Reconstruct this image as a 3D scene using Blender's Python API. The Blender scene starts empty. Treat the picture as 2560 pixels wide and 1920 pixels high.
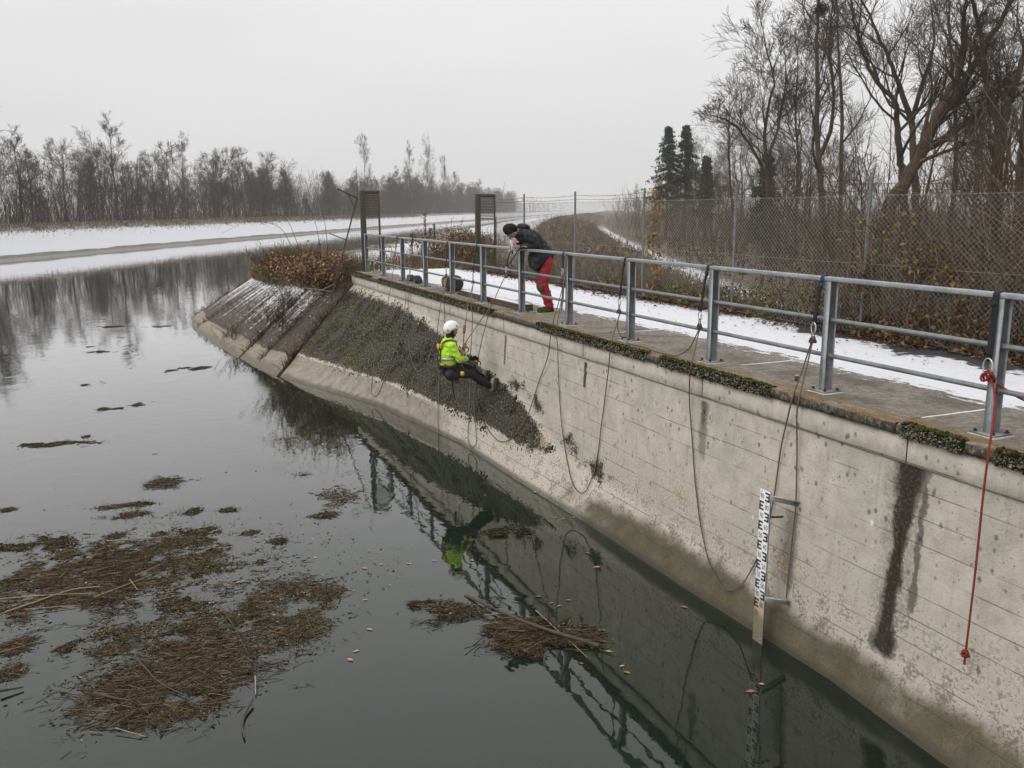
import bpy, bmesh, math, random
import numpy as np
from mathutils import Vector, Matrix, Quaternion
random.seed(7); RNG = np.random.default_rng(11)
scene = bpy.context.scene
COL = scene.collection
scene.render.engine = 'CYCLES'
cy = scene.cycles; cy.max_bounces = 5; cy.diffuse_bounces = 2; cy.glossy_bounces = 3; cy.transmission_bounces = 3; cy.transparent_max_bounces = 10; cy.volume_bounces = 1
cy.caustics_reflective = False; cy.caustics_refractive = False; cy.use_adaptive_sampling = True; cy.adaptive_threshold = 0.03; cy.adaptive_min_samples = 16; cy.use_denoising = True; cy.time_limit = 1000

# ------------------------------------------------------------------ camera
CAMH = 1.7533
cam = bpy.data.cameras.new('camera'); cam_o = bpy.data.objects.new('camera', cam); COL.objects.link(cam_o)
cam.sensor_width = 36.0; cam.lens = 36.0 * 2152.7 / 2560.0
cam.clip_start = 0.05; cam.clip_end = 6000
cam_o.matrix_world = Matrix.Translation((0, 0, CAMH)) @ Matrix.Rotation(math.pi / 2 - 0.1993, 4, 'X') @ Matrix.Rotation(-0.0067, 4, 'Z')
scene.camera = cam_o

# ------------------------------------------------------------------ overcast sky
SUN_EL, SUN_AZ = math.radians(38), math.radians(232)     # azimuth clockwise from +Y
world = bpy.data.worlds.new('World'); scene.world = world; world.use_nodes = True
wn, wl = world.node_tree.nodes, world.node_tree.links
bg = wn['Background']
sky = wn.new('ShaderNodeTexSky'); sky.sky_type = 'NISHITA'; sky.sun_disc = False
sky.sun_elevation = SUN_EL; sky.sun_rotation = SUN_AZ; sky.air_density = 1.0; sky.dust_density = 6.0; sky.ozone_density = 1.0
hsv = wn.new('ShaderNodeHueSaturation'); hsv.inputs['Saturation'].default_value = 0.10; hsv.inputs['Value'].default_value = 1.0
wl.new(sky.outputs[0], hsv.inputs['Color'])
wtc = wn.new('ShaderNodeTexCoord')
wmap = wn.new('ShaderNodeMapping'); wmap.inputs['Scale'].default_value = (1.0, 1.0, 4.0)
wl.new(wtc.outputs['Generated'], wmap.inputs['Vector'])
wnoise = wn.new('ShaderNodeTexNoise'); wnoise.inputs['Scale'].default_value = 2.2; wnoise.inputs['Detail'].default_value = 2; wnoise.inputs['Roughness'].default_value = 0.5
wl.new(wmap.outputs[0], wnoise.inputs['Vector'])
wr = wn.new('ShaderNodeValToRGB')
wr.color_ramp.elements[0].position = 0.3; wr.color_ramp.elements[0].color = (7.9, 7.85, 7.9, 1)
wr.color_ramp.elements[1].position = 0.7; wr.color_ramp.elements[1].color = (8.45, 8.4, 8.45, 1)
wl.new(wnoise.outputs['Fac'], wr.inputs['Fac'])
wsep = wn.new('ShaderNodeSeparateXYZ'); wl.new(wtc.outputs['Generated'], wsep.inputs[0])
wup = wn.new('ShaderNodeMath'); wup.operation = 'MAXIMUM'; wl.new(wsep.outputs[2], wup.inputs[0]); wup.inputs[1].default_value = 0.0
wgr = wn.new('ShaderNodeMath'); wgr.operation = 'MULTIPLY_ADD'; wl.new(wup.outputs[0], wgr.inputs[0]); wgr.inputs[1].default_value = 0.8; wgr.inputs[2].default_value = 1.0   # overcast sky brightens towards the zenith
wvm = wn.new('ShaderNodeVectorMath'); wvm.operation = 'SCALE'; wl.new(wr.outputs[0], wvm.inputs[0]); wl.new(wgr.outputs[0], wvm.inputs['Scale'])
wmix = wn.new('ShaderNodeMixRGB'); wmix.inputs['Fac'].default_value = 0.93          # thick even cloud deck over the clear-sky model
wl.new(hsv.outputs[0], wmix.inputs['Color1']); wl.new(wvm.outputs[0], wmix.inputs['Color2'])
wl.new(wmix.outputs[0], bg.inputs['Color']); bg.inputs['Strength'].default_value = 0.092

sun = bpy.data.lights.new('sun', 'SUN'); sun.energy = 1.4; sun.angle = math.radians(35); sun.color = (1.0, 0.97, 0.93)
sun_o = bpy.data.objects.new('sun', sun); COL.objects.link(sun_o)
sdir = Vector((math.sin(SUN_AZ) * math.cos(SUN_EL), math.cos(SUN_AZ) * math.cos(SUN_EL), math.sin(SUN_EL)))
sun_o.rotation_euler = sdir.to_track_quat('Z', 'Y').to_euler()
scene.view_settings.view_transform = 'Standard'; scene.view_settings.look = 'None'
scene.view_settings.exposure = 0.0; scene.view_settings.gamma = 1.0; scene.view_settings.use_curve_mapping = False

# ------------------------------------------------------------------ helpers
DV = np.array([math.sin(-.4018), math.cos(-.4018)]); NV = np.array([DV[1], -DV[0]]); OV = np.array([3.979, 6.0])
def RF(s, t, z=0.0):
    "railing frame: s along the railing, t away from the water, z up from the deck"
    return (OV[0] + s * DV[0] + t * NV[0], OV[1] + s * DV[1] + t * NV[1], z)
def RFa(A):
    A = np.asarray(A, float)
    return np.stack([OV[0] + A[..., 0] * DV[0] + A[..., 1] * NV[0], OV[1] + A[..., 0] * DV[1] + A[..., 1] * NV[1], A[..., 2]], -1)
def tag(o, label=None, cat=None, group=None, kind=None):
    if label: o['label'] = label
    if cat: o['category'] = cat
    if group: o['group'] = group
    if kind: o['kind'] = kind
    return o
def link(o, parent=None):
    COL.objects.link(o)
    if parent is not None:
        o.parent = parent
    return o
def empty(name, loc=(0, 0, 0), rot=None):
    o = bpy.data.objects.new(name, None); o.location = loc; o.empty_display_size = .2
    if rot: o.rotation_euler = rot
    COL.objects.link(o); return o
def npmesh(name, V, F, mat, parent=None, smooth=False, col=None, uv=None):
    V = np.asarray(V, np.float32).reshape(-1, 3)
    me = bpy.data.meshes.new(name)
    if isinstance(F, (list, tuple)) and len(F) and np.ndim(F[0]) == 1: F = np.asarray(F)
    Fs = F if isinstance(F, (list, tuple)) else [F]
    Fs = [np.asarray(f, np.int32) for f in Fs if len(f)]
    nl = sum(f.size for f in Fs); nf = sum(len(f) for f in Fs)
    me.vertices.add(len(V)); me.vertices.foreach_set('co', V.ravel())
    me.loops.add(nl); me.polygons.add(nf)
    loops = np.concatenate([f.ravel() for f in Fs]); tot = np.concatenate([np.full(len(f), f.shape[1], np.int32) for f in Fs])
    st = np.concatenate([[0], np.cumsum(tot)[:-1]]).astype(np.int32)
    me.loops.foreach_set('vertex_index', loops.astype(np.int32)); me.polygons.foreach_set('loop_start', st)
    me.polygons.foreach_set('loop_total', tot)
    if smooth: me.polygons.foreach_set('use_smooth', np.ones(nf, bool))
    if col is not None:
        a = me.attributes.new('Col', 'FLOAT_COLOR', 'POINT')
        c = np.ones((len(V), 4), np.float32); c[:, :3] = np.asarray(col, np.float32).reshape(-1, 3); a.data.foreach_set('color', c.ravel())
    if uv is not None:
        u = me.uv_layers.new(name='UVMap'); u.data.foreach_set('uv', np.asarray(uv, np.float32).reshape(-1, 2)[loops].ravel())
    me.update(calc_edges=True)
    if mat is not None: me.materials.append(mat)
    o = bpy.data.objects.new(name, me)
    return link(o, parent)
class MB:
    "collects shapes for one mesh part"
    def __init__(s): s.V = []; s.F3 = []; s.F4 = []; s.n = 0; s.C = []
    def add(s, V, F, col=None):
        V = np.asarray(V, float).reshape(-1, 3); F = np.asarray(F, int)
        if len(F):
            (s.F3 if F.shape[1] == 3 else s.F4).append(F + s.n)
        s.V.append(V); s.n += len(V)
        s.C.append(np.tile(np.asarray(col if col is not None else (1, 1, 1), float), (len(V), 1)) if col is None or np.ndim(col) == 1 else np.asarray(col, float))
        return s
    def box(s, a, b, f=None, col=None):
        a = np.asarray(a, float); b = np.asarray(b, float)
        V = np.array([[(a, b)[i][0], (a, b)[j][1], (a, b)[k][2]] for i in (0, 1) for j in (0, 1) for k in (0, 1)])
        if f is not None: V = f(V)
        return s.add(V, [[0, 1, 3, 2], [4, 6, 7, 5], [0, 4, 5, 1], [2, 3, 7, 6], [0, 2, 6, 4], [1, 5, 7, 3]], col)
    def tube(s, P, r, k=8, cap=True, col=None, close=False):
        P = np.asarray(P, float); n = len(P); r = np.broadcast_to(np.asarray(r, float), (n,))
        if close: P = np.vstack([P, P[:1]]); r = np.append(r, r[0]); n += 1
        V, F = tubes(P[None], r[None], k)
        s.add(V, F, col)
        if cap and not close:
            for idx in (list(range(k)), list(range((n - 1) * k, n * k))):
                c = V[idx].mean(0); b = s.n
                s.add(np.vstack([V[idx], c]), [[i, (i + 1) % k, k] for i in range(k)], col)
        return s
    def ball(s, c, r, seg=8, col=None):
        r = np.broadcast_to(np.asarray(r, float), (3,)); V = []; F = []
        rings = seg // 2 + 1
        for i in range(rings + 1):
            th = math.pi * i / rings
            for j in range(seg):
                ph = 2 * math.pi * j / seg
                V.append((c[0] + r[0] * math.sin(th) * math.cos(ph), c[1] + r[1] * math.sin(th) * math.sin(ph), c[2] + r[2] * math.cos(th)))
        for i in range(rings):
            for j in range(seg):
                F.append([i * seg + j, (i + 1) * seg + j, (i + 1) * seg + (j + 1) % seg, i * seg + (j + 1) % seg])
        return s.add(V, F, col)
    def ribbon(s, P, wdir, w, th=.004, col=None):
        P = np.asarray(P, float); n = len(P); T = np.gradient(P, axis=0); T /= np.linalg.norm(T, axis=1)[:, None] + 1e-9
        wd = np.broadcast_to(np.asarray(wdir, float), P.shape); N = np.cross(T, wd); N /= np.linalg.norm(N, axis=1)[:, None] + 1e-9
        wd = wd / np.linalg.norm(wd, axis=1)[:, None]
        w = np.broadcast_to(np.asarray(w, float), (n,))[:, None] / 2
        V = np.stack([P + wd * w + N * th / 2, P - wd * w + N * th / 2, P - wd * w - N * th / 2, P + wd * w - N * th / 2], 1).reshape(-1, 3)
        F = [[i * 4 + j, i * 4 + (j + 1) % 4, (i + 1) * 4 + (j + 1) % 4, (i + 1) * 4 + j] for i in range(n - 1) for j in range(4)]
        F += [[3, 2, 1, 0], [(n - 1) * 4 + j for j in range(4)]]
        return s.add(V, F, col)
    def build(s, name, mat, parent=None, smooth=False, col=False):
        F = []
        if s.F3: F.append(np.vstack(s.F3))
        if s.F4: F.append(np.vstack(s.F4))
        return npmesh(name, np.vstack(s.V), F, mat, parent, smooth, np.vstack(s.C) if col else None)
def tubes(P, R, k=3):
    "P (B,N,3) polylines, R (B,N) radii -> verts, quads"
    B, N, _ = P.shape
    T = np.gradient(P, axis=1); T /= np.linalg.norm(T, axis=2, keepdims=True) + 1e-9
    ref = np.where(np.abs(T[:, :1, 2:3]) > .8, np.array([1., 0, 0]), np.array([0, 0, 1.]))
    U = np.cross(T, np.broadcast_to(ref, T.shape)); U /= np.linalg.norm(U, axis=2, keepdims=True) + 1e-9
    Wd = np.cross(T, U)
    a = np.arange(k) * 2 * np.pi / k
    V = P[:, :, None] + R[:, :, None, None] * (U[:, :, None] * np.cos(a)[:, None] + Wd[:, :, None] * np.sin(a)[:, None])
    i = np.arange(N - 1)[:, None]; j = np.arange(k)[None]
    q = np.stack([i * k + j, i * k + (j + 1) % k, (i + 1) * k + (j + 1) % k, (i + 1) * k + j], -1).reshape(-1, 4)
    F = (q[None] + (np.arange(B) * N * k)[:, None, None]).reshape(-1, 4)
    return V.reshape(-1, 3), F
def leaves(P, size, up=0.0, asp=0.55, rng=RNG):
    "random diamond leaves at P (N,3); up 0..1 how flat they lie"
    n = len(P); A = rng.normal(size=(n, 3)); A[:, 2] *= (1 - up); A /= np.linalg.norm(A, axis=1)[:, None]
    Nn = rng.normal(size=(n, 3)); Nn[:, 2] += up * 6; Bv = np.cross(Nn, A); Bv /= np.linalg.norm(Bv, axis=1)[:, None]
    s = np.broadcast_to(np.asarray(size, float), (n,))[:, None]
    C = np.cross(A, Bv) * s * .18
    V = np.stack([P - A * s * .5, P + Bv * s * asp * .5 + C, P + A * s * .5, P - Bv * s * asp * .5 + C], 1).reshape(-1, 3)
    F = np.arange(n * 4).reshape(n, 4)
    return V, F
OCT_V = np.array([[1, 0, 0], [-1, 0, 0], [0, 1, 0], [0, -1, 0], [0, 0, 1], [0, 0, -1]], float)
OCT_F = np.array([[0, 2, 4], [2, 1, 4], [1, 3, 4], [3, 0, 4], [2, 0, 5], [1, 2, 5], [3, 1, 5], [0, 3, 5]])
def _ico():
    bm = bmesh.new(); bmesh.ops.create_icosphere(bm, subdivisions=1, radius=1)
    V = np.array([v.co[:] for v in bm.verts]); F = np.array([[v.index for v in f.verts] for f in bm.faces]); bm.free(); return V, F
ICO_V, ICO_F = _ico()
def lumps(P, S, rng=RNG, ico=False):
    "small uneven lumps at P with sizes S (N,3)"
    BV, BF = (ICO_V, ICO_F) if ico else (OCT_V, OCT_F)
    n = len(P); k = len(BV); ang = rng.uniform(0, 6.28, n); c, s = np.cos(ang), np.sin(ang)
    V = np.broadcast_to(BV, (n, k, 3)) * rng.uniform(.7, 1.25, (n, k, 1)) * S[:, None, :]
    V = np.stack([V[..., 0] * c[:, None] - V[..., 1] * s[:, None], V[..., 0] * s[:, None] + V[..., 1] * c[:, None], V[..., 2]], -1) + P[:, None]
    F = (BF[None] + (np.arange(n) * k)[:, None, None]).reshape(-1, 3)
    return V.reshape(-1, 3), F
def pick(n, cols, var=.15, rng=RNG):
    "one colour per item out of a palette, with brightness spread"
    cols = np.asarray(cols, float); c = cols[rng.integers(0, len(cols), n)]
    return np.clip(c * rng.uniform(1 - var, 1 + var, (n, 1)), 0, 1)
def vnoise(X, Y, sc, seed=0):
    "cheap smooth value noise 0..1 for laying out masks"
    r = np.random.default_rng(seed); T = r.random((64, 64)); x = np.asarray(X) * sc; y = np.asarray(Y) * sc
    xi = np.floor(x).astype(int); yi = np.floor(y).astype(int); fx = x - xi; fy = y - yi; fx = fx * fx * (3 - 2 * fx); fy = fy * fy * (3 - 2 * fy)
    g = lambda a, b: T[a % 64, b % 64]
    return (g(xi, yi) * (1 - fx) + g(xi + 1, yi) * fx) * (1 - fy) + (g(xi, yi + 1) * (1 - fx) + g(xi + 1, yi + 1) * fx) * fy
def fnoise(X, Y, sc, seed=0):
    return .55 * vnoise(X, Y, sc, seed) + .3 * vnoise(X, Y, sc * 2.1, seed + 1) + .15 * vnoise(X, Y, sc * 4.3, seed + 2)
def catmull(P, m=6):
    P = np.asarray(P, float); Q = np.vstack([2 * P[0] - P[1], P, 2 * P[-1] - P[-2]]); out = []
    for i in range(1, len(Q) - 2):
        a, b, c, d = Q[i - 1], Q[i], Q[i + 1], Q[i + 2]
        for u in np.linspace(0, 1, m, endpoint=False):
            out.append(.5 * (2 * b + (c - a) * u + (2 * a - 5 * b + 4 * c - d) * u * u + (3 * b - a - 3 * c + d) * u ** 3))
    out.append(P[-1]); return np.array(out)
def bevel(o, w=.004, seg=2):
    m = o.modifiers.new('bevel', 'BEVEL'); m.width = w; m.segments = seg; m.limit_method = 'ANGLE'; return o

# ------------------------------------------------------------------ material helper
NDET = 3
class NT:
    def __init__(s, name):
        s.m = bpy.data.materials.new(name); s.m.use_nodes = True; t = s.m.node_tree; s.N = t.nodes; s.L = t.links
        s.b = s.N['Principled BSDF']; s.out = s.N['Material Output']
    def node(s, typ, **kw):
        n = s.N.new('ShaderNode' + typ)
        for k, v in kw.items(): setattr(n, k, v)
        return n
    def put(s, sock, v):
        if v is None: return
        if isinstance(v, bpy.types.NodeSocket): s.L.new(v, sock)
        else:
            if sock.type == 'RGBA' and not np.isscalar(v) and len(v) == 3: v = (*v, 1)
            sock.default_value = v
    def coord(s, kind='Object'):
        return s.node('TexCoord').outputs[kind]
    def geo(s): return s.node('NewGeometry').outputs['Position']
    def attr(s, name='Col'): return s.node('Attribute', attribute_name=name).outputs['Color']
    def map(s, v, scale=(1, 1, 1), loc=(0, 0, 0), rot=(0, 0, 0)):
        n = s.node('Mapping'); s.put(n.inputs['Vector'], v); n.inputs['Scale'].default_value = scale; n.inputs['Location'].default_value = loc; n.inputs['Rotation'].default_value = rot; return n.outputs[0]
    def noise(s, v, sc=5, det=4, ro=.55, dist=0.):
        n = s.node('TexNoise'); s.put(n.inputs['Vector'], v); n.inputs['Scale'].default_value = sc; n.inputs['Detail'].default_value = min(det, NDET); n.inputs['Roughness'].default_value = ro; n.inputs['Distortion'].default_value = dist; return n.outputs['Fac']
    def voro(s, v, sc=5, feat='F1', out='Distance'):
        n = s.node('TexVoronoi', feature=feat); s.put(n.inputs['Vector'], v); n.inputs['Scale'].default_value = sc; return n.outputs[out]
    def ramp(s, f, stops, interp='LINEAR'):
        n = s.node('ValToRGB'); s.put(n.inputs['Fac'], f); cr = n.color_ramp; cr.interpolation = interp
        while len(cr.elements) < len(stops): cr.elements.new(.5)
        for e, (p, c) in zip(cr.elements, stops):
            e.position = p; e.color = (c, c, c, 1) if np.isscalar(c) else (*c, 1)
        return n.outputs[0]
    def step(s, f, a, b):
        n = s.node('MapRange', interpolation_type='SMOOTHSTEP'); s.put(n.inputs['Value'], f); n.inputs['From Min'].default_value = a; n.inputs['From Max'].default_value = b; return n.outputs[0]
    def math(s, op, a, b=None, c=None):
        n = s.node('Math', operation=op)
        for i, v in enumerate((a, b, c)):
            if v is not None: s.put(n.inputs[i], v)
        return n.outputs[0]
    def mul(s, a, b): return s.math('MULTIPLY', a, b)
    def add(s, a, b): return s.math('ADD', a, b)
    def sub(s, a, b): return s.math('SUBTRACT', a, b)
    def clamp(s, a): n = s.node('Clamp'); s.put(n.inputs[0], a); return n.outputs[0]
    def mix(s, f, a, b, mode='MIX'):
        n = s.node('MixRGB', blend_type=mode); s.put(n.inputs[0], f); s.put(n.inputs[1], a); s.put(n.inputs[2], b); return n.outputs[0]
    def sep(s, v): n = s.node('SeparateXYZ'); s.put(n.inputs[0], v); return n.outputs
    def sepc(s, v): n = s.node('SeparateColor'); s.put(n.inputs[0], v); return n.outputs
    def comb(s, x=0, y=0, z=0):
        n = s.node('CombineXYZ')
        for i, v in enumerate((x, y, z)): s.put(n.inputs[i], v)
        return n.outputs[0]
    def bump(s, h, st=.3, dist=.02, nrm=None):
        n = s.node('Bump'); s.put(n.inputs['Height'], h); n.inputs['Strength'].default_value = st; n.inputs['Distance'].default_value = dist
        if nrm is not None: s.put(n.inputs['Normal'], nrm)
        return n.outputs[0]
    def diffuse(s, col):
        b = s.node('BsdfDiffuse'); s.put(b.inputs['Color'], col); s.L.new(b.outputs[0], s.out.inputs['Surface']); s.N.remove(s.b); return s.m
    def done(s, col=None, rough=.8, metal=0., nrm=None, spec=None):
        s.put(s.b.inputs['Base Color'], col); s.put(s.b.inputs['Roughness'], rough); s.put(s.b.inputs['Metallic'], metal)
        if nrm is not None: s.put(s.b.inputs['Normal'], nrm)
        if spec is not None: s.put(s.b.inputs['Specular IOR Level'], spec)
        return s.m
def simple(name, col, rough=.7, metal=0., var=.12, sc=30., bump=.0, spec=.4):
    t = NT(name); v = t.coord(); f = t.noise(v, sc, 5, .6)
    c = np.array(col, float)
    return t.done(t.ramp(f, [(.3, tuple(c * (1 - var))), (.7, tuple(np.minimum(c * (1 + var), 1)))]), rough, metal, t.bump(f, bump, .01) if bump else None, spec)
def vcol(name, *a):
    t = NT(name); return t.diffuse(t.attr())
# ================================================================== THE SETTING
WZ = -2.55                       # water level below the walkway
def X0(y):                       # waterline of the far bank
    y = np.asarray(y, float); e = np.minimum(y, 190.) - 79.6
    return -46.8 + .055 * e + .00022 * e * e + .1175 * np.maximum(y - 190., 0)
CW = 36.0                        # canal width
# ---- terrain (canal bed, banks, dike, forest floor) ------------------------------------------
EDGE = np.array([RF(-60, 1.0)[:2], RF(20.9, 1.0)[:2], (-5.3, 26.6), (-6.6, 28.4), (-8.2, 30.6), (-9.9, 34.4)] + [(X0(y) + CW + 3.7, y) for y in (38, 45, 60, 90, 150, 250, 400, 700, 1500, 3000)])
def edge_dist(x, y):
    "signed distance to the top edge of the near bank, + on land"
    P = np.stack([x, y], -1); best = np.full(x.shape, 1e9); sgn = np.ones(x.shape)
    for a, b in zip(EDGE[:-1], EDGE[1:]):
        ab = b - a; u = np.clip(((P - a) @ ab) / (ab @ ab), 0, 1); q = P - (a + u[..., None] * ab); dd = np.hypot(q[..., 0], q[..., 1])
        cr = ab[0] * (P[..., 1] - a[1]) - ab[1] * (P[..., 0] - a[0]); m = dd < best - 1e-6
        best = np.where(m, dd, best); sgn = np.where(m, np.where(cr < 0, 1., -1.), sgn)
    return best * sgn
def height(x, y):
    q = x - X0(y); st = (x - OV[0]) * DV[0] + (y - OV[1]) * DV[1]; tt = (x - OV[0]) * NV[0] + (y - OV[1]) * NV[1]
    far = np.interp(-q, [-60, -4.5, 0, .95, 7.2, 8., 11., 17., 40, 2000], [-5.2, -5.2, -2.62, -2.1, .42, .55, .55, -1.1, -1.2, -1.2])
    e = edge_dist(x, y)
    near_w = np.maximum(-5.2, -.52 + np.where(y < 36.5, 2.2, .66) * e)
    dq = np.interp(q, [0, 39.5, 41, 49.5, 56.6, 75, 2000], [-.45, -.45, -.05, .02, -1.6, -1.7, -1.7])
    slope_f = np.maximum(-1.6, -.12 - .42 * np.maximum(tt - 3.9, 0))
    land = np.where(y > 34, dq, np.where(tt > 3.6, slope_f, np.minimum(-.14, dq)))
    bl = np.clip((y - 24) / 14., 0, 1); land = np.where(tt > 3.6, np.maximum(slope_f * (1 - bl) + dq * bl, np.minimum(dq, slope_f)), land)
    land = np.where((tt < 3.6) & (y <= 34), np.clip(-.14 + .1 * (y - 26) / 8, -.14, -.03), land)
    near = np.where(e < 0, near_w, np.minimum(land, -.52 + .75 * e))
    z = np.where(q < CW * .5, far, near)
    return z
vv = np.concatenate([np.arange(-45, 15, 2.5), np.arange(15, 70, .7), np.arange(70, 150, 2.), np.arange(150, 420, 7.), np.geomspace(420, 2400, 26)])
uu = np.concatenate([-np.geomspace(1800, 45, 16), np.arange(-44, -17, 3.), np.arange(-17, 1, .5), np.arange(1, 30, 3.), np.arange(30, 60, .6), np.arange(60, 76, 2.), np.geomspace(78, 1900, 20)])
U, Vv = np.meshgrid(uu, vv, indexing='ij')
Xg = X0(Vv) + U; Yg = Vv
Zg = height(Xg, Yg); rg = np.random.default_rng(3)
bumpy = (fnoise(Xg, Yg, .45, 5) - .5) * .22 * np.clip((Zg + 2.3), 0, 1) * (U > 38.5) + (fnoise(Xg, Yg, .3, 8) - .5) * .2 * (U < -1.2)
Zg = Zg + bumpy * np.where((U > 38) & (Yg < 33), .35, 1)
# cover masks: R snow, G brown growth, B bare track
q_ = U
snow = np.zeros_like(U); grow = np.where(U > 58, 0., 1.)
fs = np.interp(-q_, [-1, .5, .9, 4.6, 6.0, 8.4, 9.2, 11, 14], [0, 0, 1, 1, .5, .32, .9, .9, .25]); snow = np.where(q_ < 15, fs, snow)
crest = np.interp(q_, [36, 39, 40.5, 42, 43, 45.2, 46.2, 48.5, 49.6, 51, 55.5, 56.2, 58.2, 59, 64, 120], [.0, .1, .35, .45, .85, .9, .55, .6, .15, .0, .0, .9, .9, .35, .25, .3])
snow = np.where(q_ >= 15, np.where((q_ > 55) & (q_ < 60), crest * np.clip((260 - Yg) / 160, .2, 1), crest), snow)
for q0, y0, y1 in ((52.9, 40, 200), (54.4, 36, 160)):                 # two worn snowy tracks up the dike
    snow = np.where((np.abs(q_ - q0 - .25 * np.sin(Yg * .2)) < .6) & (fnoise(Xg, Yg, .12, 31) > .38) & (Yg > y0) & (Yg < y1), .9, snow)
ramp_d = np.abs((Xg - .2) - (Yg - 46) * -.16)
snow = np.where((Yg > 26) & (Yg < 50) & (q_ > 46) & (q_ < 51.5), np.maximum(snow, np.clip(1 - np.abs(q_ - (47.5 + (46 - Yg) * .12)) / 1.6, 0, 1) * .8), snow)
npm_col = np.stack([snow, grow, np.zeros_like(snow)], -1)
nu, nv = U.shape
idx = np.arange(nu * nv).reshape(nu, nv)
TF = np.stack([idx[:-1, :-1], idx[1:, :-1], idx[1:, 1:], idx[:-1, 1:]], -1).reshape(-1, 4)
t = NT('terrain'); P = t.geo(); c = t.sepc(t.attr())
n1 = t.noise(P, .9, 6, .6); n2 = t.noise(P, 7, 5, .65); n3 = t.noise(P, 35, 4, .6)
earth = t.ramp(n2, [(.25, (.045, .034, .022)), (.5, (.10, .075, .045)), (.75, (.17, .135, .085))])
earth = t.mix(t.mul(t.step(n1, .45, .62), c[1]), earth, t.ramp(n3, [(.3, (.07, .065, .028)), (.7, (.14, .12, .06))]))
sn = t.ramp(n3, [(.3, (.56, .57, .60)), (.7, (.66, .67, .69))])
sf = t.step(t.add(t.add(c[0], t.mul(t.sub(n2, .5), 1.0)), t.mul(t.sub(n3, .5), .75)), .42, .62)
h_ = n2
mud = t.step(t.sep(P)[2], -2.5, -2.75)
M_TERR = t.done(t.mix(mud, t.mix(sf, earth, sn), (.018, .020, .014)), .9, 0, t.bump(h_, .8, .08), .2)
ter = npmesh('terrain', np.stack([Xg, Yg, Zg], -1), TF, M_TERR, None, True, npm_col)
tag(ter, kind='structure')

# ---- water ------------------------------------------------------------------------------------
t = NT('canal_water'); P = t.geo()
pz = t.map(P, (1.0, .8, 1))
w1 = t.noise(pz, 1.3, 3, .5, .6); w2 = t.noise(pz, 6.0, 3, .5, .4); w3 = t.noise(t.map(P, (.25, .5, 1)), .35, 2, .5)
amp = t.step(w3, .42, .7)
hgt = t.add(t.mul(w1, .55), t.mul(t.mul(w2, .16), t.add(amp, .35)))
nr = t.bump(hgt, .15, .05)
gl = t.node('BsdfGlossy'); gl.inputs['Roughness'].default_value = .018; gl.inputs['Color'].default_value = (1, 1, 1, 1); t.L.new(nr, gl.inputs['Normal'])
df = t.node('BsdfDiffuse'); df.inputs['Color'].default_value = (.010, .017, .011, 1)
tr = t.node('BsdfTransparent'); tr.inputs['Color'].default_value = (.62, .70, .60, 1)
body = t.node('MixShader'); body.inputs[0].default_value = .04; t.L.new(df.outputs[0], body.inputs[1]); t.L.new(tr.outputs[0], body.inputs[2])
fr = t.node('Fresnel'); fr.inputs['IOR'].default_value = 1.34; t.L.new(nr, fr.inputs['Normal'])
mx = t.node('MixShader'); t.L.new(t.math('MINIMUM', t.mul(fr.outputs[0], 1.7), .97), mx.inputs[0]); t.L.new(body.outputs[0], mx.inputs[1]); t.L.new(gl.outputs[0], mx.inputs[2])
t.L.new(mx.outputs[0], t.out.inputs['Surface'])
ab = t.node('VolumeAbsorption'); ab.inputs['Color'].default_value = (.35, .55, .38, 1); ab.inputs['Density'].default_value = 1.1
M_WATER = t.m
yy = np.concatenate([np.arange(-40, 60, 10.), np.arange(60, 400, 20.), np.geomspace(400, 2300, 12)])
Wv = []
for y in yy: Wv += [(float(X0(y)) - 1.2, y, WZ), (float(X0(y)) + CW + 6 if y > 30 else 12., y, WZ)]
Wf = [[2 * i, 2 * i + 1, 2 * i + 3, 2 * i + 2] for i in range(len(yy) - 1)]
wat = npmesh('water', Wv, Wf, M_WATER); tag(wat, kind='structure')

# ---- concrete apron along the far waterline ---------------------------------------------------
t = NT('apron_concrete'); P = t.geo(); n1 = t.noise(P, 1.5, 6, .65); n2 = t.noise(t.map(P, (1, 1, 5)), 4, 5, .6)
zz = t.sep(P)[2]
cc = t.ramp(n1, [(.3, (.10, .09, .08)), (.7, (.20, .185, .165))])
cc = t.mix(t.step(t.add(zz, t.mul(t.sub(n1, .5), .35)), -2.46, -2.34), t.ramp(n2, [(.3, (.20, .18, .155)), (.7, (.29, .265, .235))]), cc)
M_APRON = t.done(cc, .85, 0, t.bump(n2, .4, .03))
ya = np.concatenate([np.arange(20, 200, 2.), np.arange(200, 500, 8.), np.geomspace(500, 1500, 14)])
prof = [(.6, -2.9), (.0, -2.55), (-.78, -2.14), (-1.0, -2.12), (-1.05, -2.7)]
AV = []
for i, y in enumerate(ya):
    j = .06 * math.sin(i * 1.7) + .05 * math.sin(i * .61)
    for q, z in prof: AV.append((float(X0(y)) + q + (j if q < -.5 else 0), y, z + (j * .5 if q < -.5 else 0)))
k = len(prof)
AF = [[i * k + j, i * k + j + 1, (i + 1) * k + j + 1, (i + 1) * k + j] for i in range(len(ya) - 1) for j in range(k - 1)]
tag(npmesh('concrete_apron', AV, AF, M_APRON), kind='structure')

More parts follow.
